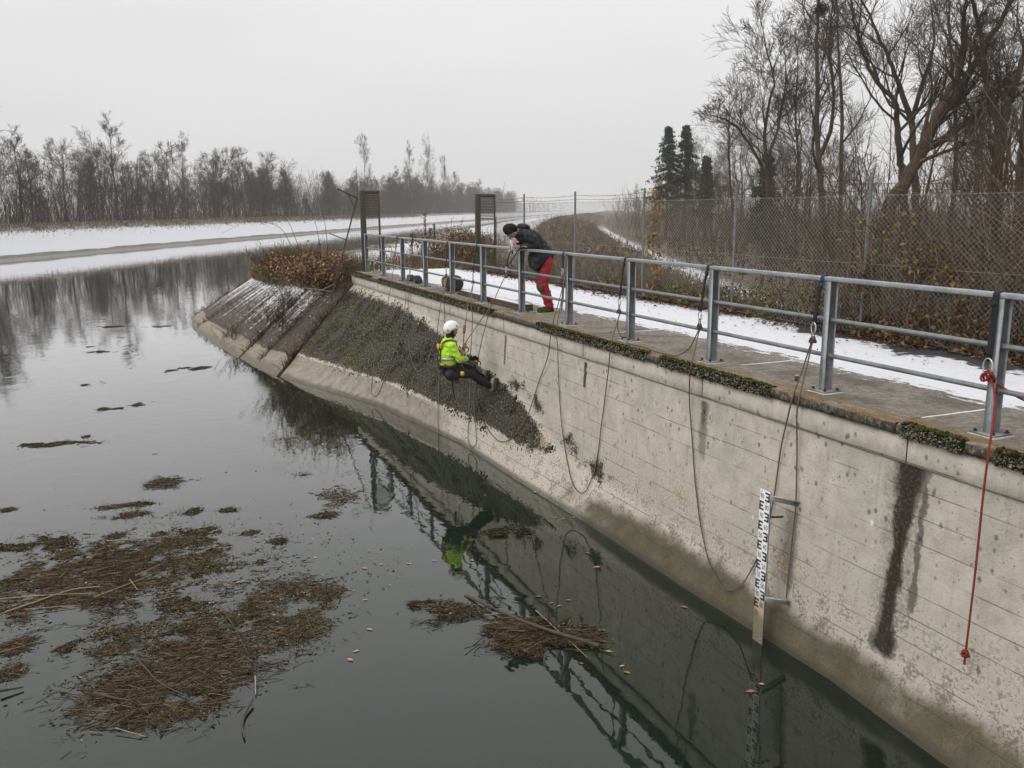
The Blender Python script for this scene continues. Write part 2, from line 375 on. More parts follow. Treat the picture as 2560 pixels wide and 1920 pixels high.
# ---- retaining wall ---------------------------------------------------------------------------
fold_s = [-12, 0.9, 3.66, 6.36, 7.8, 8.78, 9.87, 11.66, 13.55, 14.45, 16.5, 19, 21.8, 24]
fold_z = [-2.25, -2.2, -2.12, -1.99, -1.82, -1.46, -1.2, -.96, -.69, -.57, -.42, -.41, -.43, -.43]
wat_s = [-12, .3, 1.57, 2.6, 3.92, 5.8, 8.36, 10.85, 14.7, 19.1]
wat_t = [-.55, -.53, -.45, -.49, -.55, -.58, -.71, -.76, -1.38, -2.89]
def sbot(k): return k - 2.6 * np.clip((k - 10) / 11.7, 0, 2) ** 1.5
def wallpt(k, w):
    "k along the top edge; w 0 top of face, 1 fold, 2 waterline, >2 under water"
    zf = np.interp(k, fold_s, fold_z); tf = -.24 - .035 * (-.35 - zf); sb = sbot(k); tb = np.interp(sb, wat_s, wat_t)
    q1 = np.clip(w, 0, 1); q2 = np.maximum(w - 1, 0)
    return np.stack([k + (sb - k) * q2, -.24 + (tf + .24) * q1 + (tb - tf) * q2, -.35 + (zf + .35) * q1 + (WZ - zf) * q2], -1)
t = NT('cast_concrete'); uv = t.coord('UV'); us = t.sep(uv); S_, Z_ = us[0], us[1]
at = t.sepc(t.attr())
n0 = t.noise(uv, .8, 5, .6); n1 = t.noise(uv, 5, 6, .65); n2 = t.noise(uv, 30, 5, .65); n3 = t.noise(uv, 90, 3, .6)
vst = t.noise(t.map(uv, (7, .5, 1)), 2.2, 5, .6)
base = t.ramp(n1, [(.25, (.40, .358, .298)), (.5, (.51, .466, .40)), (.75, (.60, .555, .485))])
base = t.mix(t.mul(t.step(n0, .45, .70), .30), base, (.30, .272, .235))
base = t.mix(t.mul(t.step(vst, .54, .74), .30), base, (.24, .215, .18))
base = t.mix(t.mul(t.step(n3, .56, .70), .5), base, (.60, .575, .535))
pits = t.step(t.voro(t.map(uv, (1, 1.0, 1), (.3, 0, 0)), 17), .16, .05)
pits = t.mul(pits, t.step(t.noise(uv, 2.4, 4, .6), .40, .56))
base = t.mix(t.mul(pits, .9), base, (.10, .085, .066))
vv_ = t.map(uv, (1, .75, 1), (.2, .9, 0)); vc = t.sepc(t.voro(vv_, 10.5, 'F1', 'Color'))[0]
pc = t.mul(t.mul(t.step(t.add(t.voro(vv_, 10.5), t.mul(t.sub(n3, .5), .25)), .27, .12), t.step(vc, .50, .56)), t.step(t.add(t.noise(uv, 1.1, 3, .6), t.mul(t.add(Z_, 1.1), .10)), .40, .52))
base = t.mix(t.mul(pc, .8), base, t.ramp(n2, [(.3, (.060, .050, .037)), (.7, (.19, .165, .13))]))
pb = t.mul(t.step(t.voro(t.map(uv, (1, .8, 1), (.7, .4, 0)), 8.5), .20, .07), t.step(t.noise(uv, 3.3, 3, .6), .50, .60))
base = t.mix(t.mul(pb, .7), base, (.16, .138, .108))
base = t.mix(t.mul(t.step(n3, .42, .30), .55), base, (.20, .178, .145))
grime = t.mul(t.step(t.add(Z_, t.mul(t.sub(n0, .5), 1.2)), -1.2, -2.1), t.step(t.add(t.add(n2, t.mul(t.sub(n1, .5), .9)), t.mul(t.sub(n3, .5), .5)), .50, .64))
base = t.mix(t.mul(grime, .70), base, (.15, .128, .096))
p2 = t.mul(t.step(n2, .60, .72), t.step(t.noise(uv, 1.3, 3, .5), .42, .62))
base = t.mix(t.mul(p2, .6), base, (.17, .15, .122))
# board marks
zb = t.math('FRACT', t.mul(t.add(Z_, t.mul(t.sub(t.noise(t.map(uv, (.7, .7, 1)), 1, 2, .5), .5), .03)), 4.55))
ln = t.step(t.math('ABSOLUTE', t.sub(zb, .5)), .030, .010)
ln = t.mul(ln, t.step(t.noise(t.map(uv, (.55, 5, 1)), 1.6, 4, .7), .40, .56))
base = t.mix(t.mul(ln, .8), base, (.11, .095, .078))
# drip stains below the joints (their own dirt, with their own outline)
stn = None
for s0, z0, z1, wd, k_ in ((1.12, -.36, -1.9, .32, .38), (.93, -.40, -1.65, .045, .75), (3.98, -.36, -1.12, .10, .55), (3.99, -.36, -.80, .06, .8), (6.88, -.37, -.82, .055, .95), (9.88, -.37, -.98, .05, .8), (2.42, -1.15, -2.1, .13, .5), (12.75, -.4, -.6, .03, .6), (2.6, -.36, -.6, .03, .4), (5.3, -.36, -.75, .06, .3), (8.3, -.36, -.72, .05, .3), (.2, -.36, -1.0, .12, .22)):
    dx = t.math('ABSOLUTE', t.sub(t.add(S_, t.mul(t.sub(t.noise(t.map(uv, (1, .8, 1), (s0 * 7, 0, 0)), 9, 5, .7), .5), .13)), s0))
    a_ = t.mul(t.step(dx, wd * 1.25, wd * .35), t.mul(t.step(t.add(Z_, t.mul(n1, .06)), z0 + .02, z0 - .03), t.step(t.add(Z_, t.mul(t.sub(n1, .5), .5)), z1 - .06, z1 + .16)))
    a_ = t.mul(a_, k_); stn = a_ if stn is None else t.math('MAXIMUM', stn, a_)
wz = t.ramp(t.math('MULTIPLY_ADD', Z_, .5, 1.15), [(.0, .02), (.07, .15), (.16, .18), (.30, .12), (.6, .11), (.82, .15), (.97, .25)])
dx = t.math('ABSOLUTE', t.sub(t.add(S_, t.add(t.mul(t.sub(t.noise(t.map(uv, (1, .5, 1)), 7, 3, .7), .5), .16), t.mul(t.sub(n2, .5), .09))), t.math('MULTIPLY_ADD', Z_, -.06, 1.06)))
stn = t.math('MAXIMUM', stn, t.mul(t.step(t.math('DIVIDE', dx, wz), 1.2, .35), t.mul(t.step(Z_, -.35, -.37), t.step(t.add(Z_, t.mul(t.sub(n1, .5), .3)), -2.2, -2.05))))
stc = t.ramp(n2, [(.3, (.016, .014, .011)), (.55, (.045, .038, .028)), (.8, (.16, .14, .11))])
base = t.mix(t.mul(stn, t.step(t.add(stn, t.mul(t.sub(n2, .5), 1.1)), .12, .5)), base, stc)
# growth masks painted per vertex: R dark lichen slope, G green algae, B pale washed band
mosscol = t.ramp(t.noise(uv, 24, 6, .75), [(.36, (.012, .011, .008)), (.50, (.034, .030, .021)), (.60, (.11, .098, .078)), (.72, (.33, .305, .26))])
fm = t.step(t.add(t.add(at[0], t.mul(t.sub(n1, .5), 1.0)), t.mul(t.sub(n2, .5), .8)), .38, .66)
base = t.mix(fm, base, mosscol)
alg = t.ramp(t.add(t.mul(n3, .55), t.mul(n1, .45)), [(.34, (.020, .017, .008)), (.5, (.058, .050, .023)), (.66, (.135, .118, .068))])
fa = t.mul(t.step(t.add(at[1], t.add(t.mul(t.sub(n0, .5), .9), t.add(t.mul(t.sub(n1, .5), .6), t.mul(t.sub(n3, .5), .5)))), .30, .85), .92)
base = t.mix(fa, base, alg)
pale = t.mix(t.mul(t.step(n2, .52, .66), t.step(Z_, -2.40, -2.12)), t.ramp(n1, [(.3, (.19, .165, .13)), (.7, (.32, .285, .235))]), (.07, .06, .045))
base = t.mix(t.step(t.add(at[2], t.mul(t.sub(n1, .5), .5)), .4, .7), base, pale)
wet = t.step(t.add(Z_, t.mul(t.sub(n1, .5), .06)), -2.44, -2.52)
base = t.mix(t.mul(wet, .72), base, (.040, .034, .022))
# yellow lichen patches, white chalk blots
yl = None
for s0, z0, r0 in ((8.1, -1.78, .16), (4.35, -1.62, .13), (2.55, -1.75, .16)):
    dd = t.math('POWER', t.add(t.math('POWER', t.sub(S_, s0), 2), t.math('POWER', t.sub(Z_, z0), 2)), .5)
    a_ = t.step(t.add(dd, t.mul(t.sub(n1, .5), .35)), r0, r0 * .3); yl = a_ if yl is None else t.math('MAXIMUM', yl, a_)
base = t.mix(t.mul(yl, t.step(n2, .42, .62)), base, (.33, .24, .06))
blot = t.voro(t.map(uv, (1, .72, 1)), 3.0, 'F1'); bn = t.step(t.noise(uv, .9, 2, .5), .50, .60)
base = t.mix(t.mul(t.mul(t.step(blot, .075, .045), bn), t.step(n1, .40, .52)), base, (.70, .69, .66))
M_WALL = t.done(base, t.ramp(wet, [(0, .88), (1, .35)]), 0, t.bump(t.add(t.mul(n1, .4), t.mul(n2, .4)), .8, .02), .25)

JOINTS = [-11.8, -7.6, -4.7, -1.8, 1.12, 4.0, 6.9, 9.88, 12.75, 15.6, 18.6, 21.75]
wall = empty('retaining_wall', RF(8, -.3, -2.5)); tag(wall, 'weathered grey concrete retaining wall with dark lichen slope above the water', 'wall')
WROOT = wall
def child_local(o, parent):                       # keep world coordinates of meshes written in world space
    o.parent = parent; o.matrix_parent_inverse = parent.matrix_basis.inverted(); return o
for a, b in zip(JOINTS[:-1], JOINTS[1:]):
    g = .0015
    kk = np.linspace(a + g, b - g, max(8, int((b - a) / .07)))
    ww = np.concatenate([np.linspace(0, 1, 16), np.linspace(1.06, 2, 16), np.linspace(2.15, 3.4, 8)])
    K, W_ = np.meshgrid(kk, ww, indexing='ij')
    Pw = wallpt(K, W_)
    dz = (fnoise(Pw[..., 0], Pw[..., 2] * 1.0, 3., 4) - .5) * .012
    # lichen slope: uneven crust; boards: each row a few millimetres in or out
    row = np.floor((Pw[..., 2] + 3) * 4.55).astype(int); rt = np.random.default_rng(5).uniform(-.003, .003, 40)[row % 40]
    s_, z_ = Pw[..., 0], Pw[..., 2]
    slope_m = np.clip((W_ - .97) * 6, 0, 1) * np.clip((s_ - 6.5) / 2.5, 0, 1)
    above = np.clip((z_ - (WZ + .42 + .1 * (fnoise(s_, z_, 1, 9) - .5))) / .18, 0, 1)
    mossm = slope_m * above
    # grey-black mottling that trails on to the right along the foot of the wall
    tail = np.clip(1 - np.abs(z_ - np.interp(s_, [5.2, 6.5, 8, 9], [-2.05, -1.85, -1.55, -1.2])) / .42, 0, 1) * np.clip((s_ - 5.2) / 1.2, 0, 1) * np.clip((10.3 - s_) / .8, 0, 1)
    mossm = np.maximum(mossm, tail * (.55 + .9 * (fnoise(s_, z_, 2.5, 14) - .5)))
    algm = np.clip((-1.96 - z_) / .34, 0, 1) * np.clip((8.2 - s_) / 2.5, 0, 1) * .85
    palm = np.clip((WZ + .55 - z_) / .16, 0, 1) * np.clip((s_ - 10.0) / 3.0, 0, 1) * (z_ > WZ - .3)
    colw = np.stack([mossm, algm, palm], -1)
    Pw[..., 1] += -np.maximum(dz, -.004) * 1.0 - rt * (W_ < 1) - mossm * .03 * fnoise(s_, z_, 7., 21)
    iw = np.arange(K.size).reshape(K.shape)
    Fw = np.stack([iw[:-1, :-1], iw[:-1, 1:], iw[1:, 1:], iw[1:, :-1]], -1).reshape(-1, 4)
    Vw = RFa(Pw).reshape(-1, 3); UVw = np.stack([s_, z_], -1).reshape(-1, 2); Cw = colw.reshape(-1, 3)
    # joint reveals: short returns into the wall at both ends
    for e in (0, -1):
        edge = Pw[e].copy(); back = edge.copy(); back[:, 1] += .06
        b0 = len(Vw); Vw = np.vstack([Vw, RFa(edge), RFa(back)]); nE = len(edge)
        UVw = np.vstack([UVw, edge[:, [0, 2]], edge[:, [0, 2]]]); Cw = np.vstack([Cw, colw[e], colw[e]])
        Fw = np.vstack([Fw, [[b0 + i, b0 + i + 1, b0 + nE + i + 1, b0 + nE + i] for i in range(nE - 1)]])
    child_local(npmesh('wall_panel', Vw, Fw, M_WALL, None, True, Cw, UVw), wall)
    # upper beam band, a little proud of the face
    bm = MB(); nb = 24; ks = np.linspace(a + .006, b - .006, nb)
    prof = [(-.20, -.11), (-.272, -.112), (-.275, -.335), (-.262, -.352), (-.20, -.356)]
    Vb = np.array([[RF(s, tq + .002 * math.sin(s * 5 + z * 9), z) for tq, z in prof] for s in ks]).reshape(-1, 3)
    m_ = len(prof); Fb = [[i * m_ + j, i * m_ + j + 1, (i + 1) * m_ + j + 1, (i + 1) * m_ + j] for i in range(nb - 1) for j in range(m_ - 1)]
    Fb += [[0, 1, 2, 4], [(nb - 1) * m_ + j for j in (0, 4, 2, 1)]]
    UVb = np.array([[(s, z) for tq, z in prof] for s in ks]).reshape(-1, 2)
    child_local(npmesh('wall_beam', Vb, Fb, M_WALL, None, False, np.zeros((len(Vb), 3)), UVb), wall)
# core behind the panels so that joints read dark
cb = MB(); kk = np.linspace(-11.8, 21.7, 120)
Pc = wallpt(kk[:, None] * np.ones((1, 6)), np.array([0, 1, 1.5, 2, 2.5, 3.4])[None] * np.ones((120, 1))); Pc[..., 1] += .045
ic = np.arange(Pc.shape[0] * 6).reshape(-1, 6)
child_local(npmesh('wall_core', RFa(Pc), np.stack([ic[:-1, :-1], ic[:-1, 1:], ic[1:, 1:], ic[1:, :-1]], -1).reshape(-1, 4), simple('joint_dark', (.05, .045, .038), .95)), wall)
end = MB(); e0 = Pc[-1].copy(); e1 = e0.copy(); e1[:, 1] += 1.2
end.add(RFa(np.vstack([Pc[-1], e1])), [[i, i + 1, 7 + i, 6 + i] for i in range(5)])
child_local(end.build('wall_end', M_WALL, None), wall)

# ---- sloping concrete slabs of the bank beyond the wall ----------------------------------------
tops = np.array([RF(21.8, -.27, -.45), (-5.55, 26.7, -.5), (-6.35, 27.7, -.5), (-7.4, 29.2, -.52), (-8.6, 31.1, -.55), (-9.9, 34.0, -.6), (-10.1, 37.5, -.6), (-9.9, 42, -.6), (-9.2, 48, -.6)])
bots = np.array([(-6.27, 22.55, WZ), (-7.3, 24.1, WZ), (-8.2, 25.5, WZ), (-9.75, 28.2, WZ), (-11.9, 31.9, WZ), (-13.35, 35.7, WZ), (-13.5, 39.0, WZ), (-13.2, 43, WZ), (-12.6, 49, WZ)])
t = NT('bank_concrete'); uv = t.coord('UV'); us = t.sep(uv); at = t.sepc(t.attr()); P = t.geo()
n1 = t.noise(P, 2.2, 6, .65); n2 = t.noise(P, 12, 5, .7); n3 = t.noise(P, 38, 4, .65); fall = t.noise(t.map(uv, (9, .8, 1)), 1.4, 5, .6)
b0 = t.ramp(n2, [(.28, (.022, .019, .016)), (.5, (.062, .053, .044)), (.75, (.17, .15, .125))])
b0 = t.mix(t.mul(t.step(fall, .50, .66), .75), b0, t.ramp(n3, [(.3, (.055, .026, .018)), (.7, (.12, .060, .042))]))
snf = t.step(t.add(t.add(at[0], t.mul(t.sub(fall, .5), 1.1)), t.add(t.mul(t.sub(n2, .5), 1.3), t.mul(t.sub(n3, .5), .9))), .46, .60)
b0 = t.mix(snf, b0, (.70, .70, .72))
pale = t.ramp(n1, [(.3, (.19, .165, .13)), (.7, (.31, .275, .225))])
pale = t.mix(t.step(t.add(us[1], t.mul(t.sub(n1, .5), .25)), .90, .97), pale, (.15, .135, .105))
b0 = t.mix(t.step(t.add(at[2], t.mul(t.sub(n1, .5), .35)), .40, .66), b0, pale)
M_BANK = t.done(b0, .85, 0, t.bump(n2, .7, .03), .25)
bank = empty('sloping_bank', (-9, 28, WZ)); tag(bank, 'sloping bank of concrete slabs with snow streaks and reddish weeds at the water', 'embankment')
for i in range(len(tops) - 1):
    g0, g1 = .007, .993
    a = np.linspace(g0, g1, 22); w = np.concatenate([np.linspace(0, 1, 40), np.linspace(1.05, 1.5, 5)])
    A, W_ = np.meshgrid(a, w, indexing='ij')
    T_ = tops[i] * (1 - A[..., None]) + tops[i + 1] * A[..., None]; B_ = bots[i] * (1 - A[..., None]) + bots[i + 1] * A[..., None]
    Pq = T_ * (1 - W_[..., None]) + B_ * W_[..., None]
    nz = (fnoise(Pq[..., 0], Pq[..., 1], 2.2, 17) - .5) * .045
    Pq[..., 2] += nz * np.clip((1 - W_) * 4, 0.15, 1) + random.Random(i).uniform(-.02, .02) - .05 * np.clip(.05 - W_, 0, 1) * 10
    sn_ = np.clip(.60 - .50 * W_, 0, 1) * np.clip(W_ * 9, .0, 1) * (.45 if i == 0 else 1.)
    pl_ = np.clip((W_ - .76 - .06 * (fnoise(A * 3 + i * 5, W_, 1., 8) - .5)) / .08, 0, 1)
    iq = np.arange(A.size).reshape(A.shape)
    Fq = np.stack([iq[:-1, :-1], iq[:-1, 1:], iq[1:, 1:], iq[1:, :-1]], -1).reshape(-1, 4)
    Vq = Pq.reshape(-1, 3); UVq = np.stack([A + i, W_], -1).reshape(-1, 2); Cq = np.stack([sn_, 0 * sn_, pl_], -1).reshape(-1, 3)
    for e in (0, -1):
        ed = Pq[e]; bk = ed.copy(); bk[:, 2] -= .16; b0_ = len(Vq); nE = len(ed)
        Vq = np.vstack([Vq, ed, bk]); UVq = np.vstack([UVq, UVq[iq[e]], UVq[iq[e]]]); Cq = np.vstack([Cq, Cq[iq[e]], Cq[iq[e]]])
        Fq = np.vstack([Fq, [[b0_ + j, b0_ + j + 1, b0_ + nE + j + 1, b0_ + nE + j] for j in range(nE - 1)]])
    child_local(npmesh('slab', Vq, Fq, M_BANK, None, True, Cq, UVq), bank)
# bed under the slabs, seen as the dark joint
Pb = np.stack([tops, tops * .3 + bots * .7, bots, bots * 1.5 - tops * .5], 1); Pb[..., 2] -= .13
ib = np.arange(Pb.shape[0] * 4).reshape(-1, 4)
child_local(npmesh('joint_bed', Pb, np.stack([ib[:-1, :-1], ib[:-1, 1:], ib[1:, 1:], ib[1:, :-1]], -1).reshape(-1, 4), simple('joint_soil', (.035, .022, .015), .95)), bank)

# ---- walkway on top -----------------------------------------------------------------------------
t = NT('deck_concrete'); uv = t.coord('UV'); us = t.sep(uv); S_, T_ = us[0], us[1]; P = t.geo()
n1 = t.noise(P, 1.6, 6, .65); n2 = t.noise(P, 14, 5, .7); n3 = t.noise(P, 60, 4, .65)
st_ = t.noise(t.map(uv, (.8, 4, 1)), 3, 5, .65)
b0 = t.ramp(t.add(t.mul(n2, .55), t.mul(n3, .45)), [(.32, (.075, .064, .052)), (.5, (.20, .178, .150)), (.66, (.36, .33, .285))])
b0 = t.mix(t.mul(t.step(t.add(n1, t.mul(t.sub(n3, .5), .5)), .48, .66), .6), b0, (.060, .049, .038))
och = t.step(t.add(T_, t.mul(t.sub(n1, .5), .9)), .10, -.22)
b0 = t.mix(t.mul(och, t.mul(t.step(t.add(st_, t.mul(t.sub(n2, .5), .5)), .42, .60), .95)), b0, t.ramp(n3, [(.3, (.12, .062, .016)), (.7, (.235, .135, .045))]))
sf = t.step(t.add(t.add(t.mul(t.sub(T_, t.sub(.98, t.mul(t.step(S_, 7., 15.), .5))), 1.5), t.mul(t.sub(st_, .5), 1.3)), t.add(t.mul(t.sub(n2, .5), .6), t.mul(t.sub(n1, .5), .9))), .0, .12)
b0 = t.mix(sf, b0, (.67, .68, .71))
lit = t.mul(t.step(n3, .66, .76), t.step(n1, .5, .6))
b0 = t.mix(t.mul(lit, .8), b0, (.66, .65, .64))
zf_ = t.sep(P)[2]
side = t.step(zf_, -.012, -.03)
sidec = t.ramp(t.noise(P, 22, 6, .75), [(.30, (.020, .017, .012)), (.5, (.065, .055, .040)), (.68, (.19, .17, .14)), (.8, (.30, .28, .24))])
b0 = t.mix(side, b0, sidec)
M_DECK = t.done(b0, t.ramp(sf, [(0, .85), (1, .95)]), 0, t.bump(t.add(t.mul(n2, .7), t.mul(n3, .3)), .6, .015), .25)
t = NT('path_snow'); uv = t.coord('UV'); us = t.sep(uv); S_, T_ = us[0], us[1]; P = t.geo()
n1 = t.noise(P, 1.1, 6, .6); n2 = t.noise(P, 11, 5, .65); n3 = t.noise(P, 55, 4, .65); st_ = t.noise(t.map(uv, (.7, 3.0, 1)), 2.4, 5, .6)
asp = t.ramp(n3, [(.3, (.030, .029, .030)), (.7, (.075, .072, .070))])
sn = t.ramp(t.add(t.mul(n2, .5), t.mul(st_, .5)), [(.3, (.60, .61, .645)), (.6, (.70, .71, .735))])
edge = t.add(t.sub(2.66, T_), t.mul(t.sub(n1, .5), 1.6))                      # bare strip near the leaf litter
edge = t.add(edge, t.mul(t.step(S_, 4.5, 7.5), .5))
sf = t.mul(t.step(t.add(edge, t.mul(t.sub(n2, .5), .5)), .0, .14), t.step(t.add(t.mul(t.sub(n2, .5), .8), t.add(t.mul(t.sub(st_, .5), .9), t.mul(t.sub(n1, .5), .6))), -.62, -.48))
M_PATH = t.done(t.mix(sf, asp, sn), .92, 0, t.bump(n2, .3, .012), .2)

walk = empty('walkway', RF(8, 1, 0)); tag(walk, kind='structure')
DJ = [-11.8, -7.6, -4.7, -1.8, 1.22, 3.92, 6.85, 9.8, 12.7, 15.6, 18.5, 21.6]
for i, (a, b) in enumerate(zip(DJ[:-1], DJ[1:])):
    g = .007; ss = np.linspace(a + g, b - g, 60); r_ = np.random.default_rng(40 + i)
    top = [1.34, .9, .5, .1, -.12, -.24]; rowsT = [(tq, 0.) for tq in top] + [(-.300, -.008), (-.318, -.030), (-.320, -.075), (-.312, -.106), (-.29, -.112), (-.10, -.112)]
    V = []; UVs = []
    for s in ss:
        for j, (tq, z) in enumerate(rowsT):
            wob = (r_.uniform(-.012, .008) if j in (6, 7, 8, 9) else 0); nz = (-.012 * max(0, r_.normal()) if j in (5, 6) else 0)
            V.append(RF(s, tq + wob, z + nz + (.004 * math.sin(s * 2.1 + tq * 3) if j < 5 else 0))); UVs.append((s, tq))
    m_ = len(rowsT); F = [[p * m_ + j, p * m_ + j + 1, (p + 1) * m_ + j + 1, (p + 1) * m_ + j] for p in range(len(ss) - 1) for j in range(m_ - 1)]
    n_ = (len(ss) - 1) * m_
    F += [[o_ + a_, o_ + a_ + 1, o_ + m_ - 2 - a_ + 4, o_ + m_ - 1 - a_ + 4] for o_ in (0, n_) for a_ in (4, 5, 6)]
    child_local(npmesh('deck_slab', V, F, M_DECK, None, False, None, UVs), walk)
# snow lying in the joints of the deck
for s0 in DJ[2:-1]:
    mbj = MB(); tt = np.linspace(.18 if s0 > 2 else -.02, 1.3, 12)
    P_ = np.array([RF(s0 + .004 * math.sin(x * 17), x, -.004) for x in tt])
    mbj.ribbon(P_, (DV[0], DV[1], 0), .018, .012); child_local(mbj.build('joint_snow', simple('joint_snow', (.78, .79, .82), .95)), walk)
bs, bt = np.meshgrid(np.linspace(-12, 21.6, 200), np.linspace(1.1, 3.75, 24), indexing='ij')
bz = -.006 + .012 * (fnoise(bs, bt, .9, 3) - .5) - .02 * np.clip(1.34 - bt, 0, 1)
ib = np.arange(bs.size).reshape(bs.shape)
child_local(npmesh('path', RFa(np.stack([bs, bt, bz], -1)), np.stack([ib[:-1, :-1], ib[1:, :-1], ib[1:, 1:], ib[:-1, 1:]], -1).reshape(-1, 4), M_PATH, None, True, None, np.stack([bs, bt], -1)), walk)
# ================================================================== RAILING, FENCE, GATE, GAUGE, ROPE GEAR
t = NT('galvanised_steel'); v = t.geo(); f1 = t.noise(v, 9, 5, .6); f2 = t.voro(v, 60, 'F1', 'Color'); f3 = t.noise(v, 70, 3, .6)
gc = t.ramp(f1, [(.3, (.175, .188, .198)), (.7, (.275, .292, .305))])
gc = t.mix(.10, gc, f2, 'OVERLAY'); gc = t.mix(t.mul(t.step(f3, .60, .70), .5), gc, (.42, .44, .45)); gc = t.mix(t.mul(t.step(t.noise(v, 3.5, 3, .7), .56, .70), .45), gc, (.115, .112, .108)); gc = t.mix(t.mul(t.step(t.noise(v, 14, 3, .7), .66, .74), .6), gc, (.16, .10, .065))
M_GALV = t.done(gc, t.ramp(f1, [(.3, .42), (.7, .6)]), .55, t.bump(f3, .08, .005), .5)
t = NT('rail_top_steel'); v = t.geo(); f1 = t.noise(v, 6, 5, .6); f3 = t.noise(v, 60, 3, .6)
gc = t.ramp(f1, [(.3, (.24, .26, .275)), (.7, (.36, .385, .40))]); gc = t.mix(t.mul(t.step(f3, .58, .70), .6), gc, (.62, .63, .64))
M_RAILTOP = t.done(gc, .5, .5, t.bump(f3, .08, .005), .5)
M_BOLT = simple('bolt_steel', (.045, .045, .05), .5, .7)
M_GROUT = simple('grout', (.40, .37, .32), .9, 0, .2, 40, .3)
PS = [-5.03, -3.19, -1.35, .583, 2.387, 4.226, 6.06, 7.896, 9.711, 11.552, 13.365, 15.242, 17.128, 19.019, 20.897]
rail = empty('steel_railing', RF(9, 0, 0)); tag(rail, 'grey galvanised steel railing with three rails along the canal wall', 'railing')
fw, fd, ft, wt = .035, .05, .008, .006
ipoly = [(-fw, -fd), (fw, -fd), (fw, -fd + ft), (wt / 2, -fd + ft), (wt / 2, fd - ft), (fw, fd - ft), (fw, fd), (-fw, fd), (-fw, fd - ft), (-wt / 2, fd - ft), (-wt / 2, -fd + ft), (-fw, -fd + ft)]
ROTR = (0, 0, math.atan2(DV[1], DV[0]))       # local x = s, local -y = t
def local(o, parent, loc=(0, 0, 0)): o.parent = parent; o.location = loc; return o
def ibeam(z0, z1):
    n = len(ipoly); V = [(a, -b, z0) for a, b in ipoly] + [(a, -b, z1) for a, b in ipoly]
    F4 = [[i, (i + 1) % n, n + (i + 1) % n, n + i] for i in range(n)]
    caps = [[0, 1, 2, 11], [2, 3, 10, 11], [3, 4, 9, 10], [4, 5, 8, 9], [5, 6, 7, 8]]
    return V, F4 + [[n + i for i in c] for c in caps]
V, F = ibeam(.012, 1.058); post_me = None
plate_me = bolt_me = grout_me = None
for i, s in enumerate(PS):
    if post_me is None:
        p = npmesh('post', V, F, M_GALV); post_me = p.data
        mb = MB().box((-.105, -.105, .0), (.105, .105, .012)); pl = mb.build('base_plate', M_GALV); plate_me = pl.data
        mb = MB().tube([(0, 0, .012), (0, 0, .024)], .016, 6).tube([(0, 0, .024), (0, 0, .036)], .009, 8); bo = mb.build('bolt', M_BOLT); bolt_me = bo.data
        mb = MB(); a8 = np.linspace(0, 2 * math.pi, 17)[:-1]
        ring = lambda r, z: [(r * (1 / max(abs(math.cos(a)), abs(math.sin(a)))) * (1 + .05 * math.sin(a * 5)) * math.cos(a), r * (1 / max(abs(math.cos(a)), abs(math.sin(a)))) * (1 + .05 * math.sin(a * 3)) * math.sin(a), z) for a in a8]
        mb.add(ring(.125, -.012) + ring(.112, -.002) + [(0, 0, -.002)], [[j, (j + 1) % 16, 16 + (j + 1) % 16, 16 + j] for j in range(16)]); mb.add(ring(.112, -.002) + [(0, 0, -.002)], [[j, (j + 1) % 16, 16] for j in range(16)])
        gr = mb.build('grout_pad', M_GROUT); grout_me = gr.data
        first = True
    else:
        p = bpy.data.objects.new('post', post_me); COL.objects.link(p); first = False
        pl = bpy.data.objects.new('base_plate', plate_me); COL.objects.link(pl); gr = bpy.data.objects.new('grout_pad', grout_me); COL.objects.link(gr)
    p.parent = rail; p.matrix_parent_inverse = rail.matrix_basis.inverted(); p.location = RF(s, 0, .012); p.rotation_euler = ROTR
    local(pl, p); local(gr, p)
    for a in (-1, 1):
        for b in (-1, 1):
            if first and (a, b) == (-1, -1): q = bo
            else: q = bpy.data.objects.new('bolt', bolt_me); COL.objects.link(q)
            local(q, p, (a * .078, b * .078, 0))
s0, s1 = -6.5, 21.0
def rf_box(s0, s1, t0, t1, z0, z1): return MB().box((s0, t0, z0), (s1, t1, z1), RFa)
tr = rf_box(s0, s1, -.042, .042, 1.072, 1.112).build('top_rail', M_RAILTOP); bevel(tr, .006); child_local(tr, rail)
for nm, z in (('middle_rail', .705), ('bottom_rail', .362)):
    mb = MB().tube([RF(a, 0, z) for a in np.linspace(s0, s1, 30)], .0215, 14)
    for s in PS: mb.tube([RF(s - .05, 0, z), RF(s - .036, 0, z)], .026, 12).tube([RF(s + .036, 0, z), RF(s + .05, 0, z)], .026, 12)
    mb.tube([RF(1.53, 0, z), RF(1.538, 0, z)], .0232, 14)
    child_local(mb.build(nm, M_GALV, None, True), rail)
child_local(rf_box(1.528, 1.536, -.0435, .0435, 1.0705, 1.1135).build('weld', M_GALV), rail)

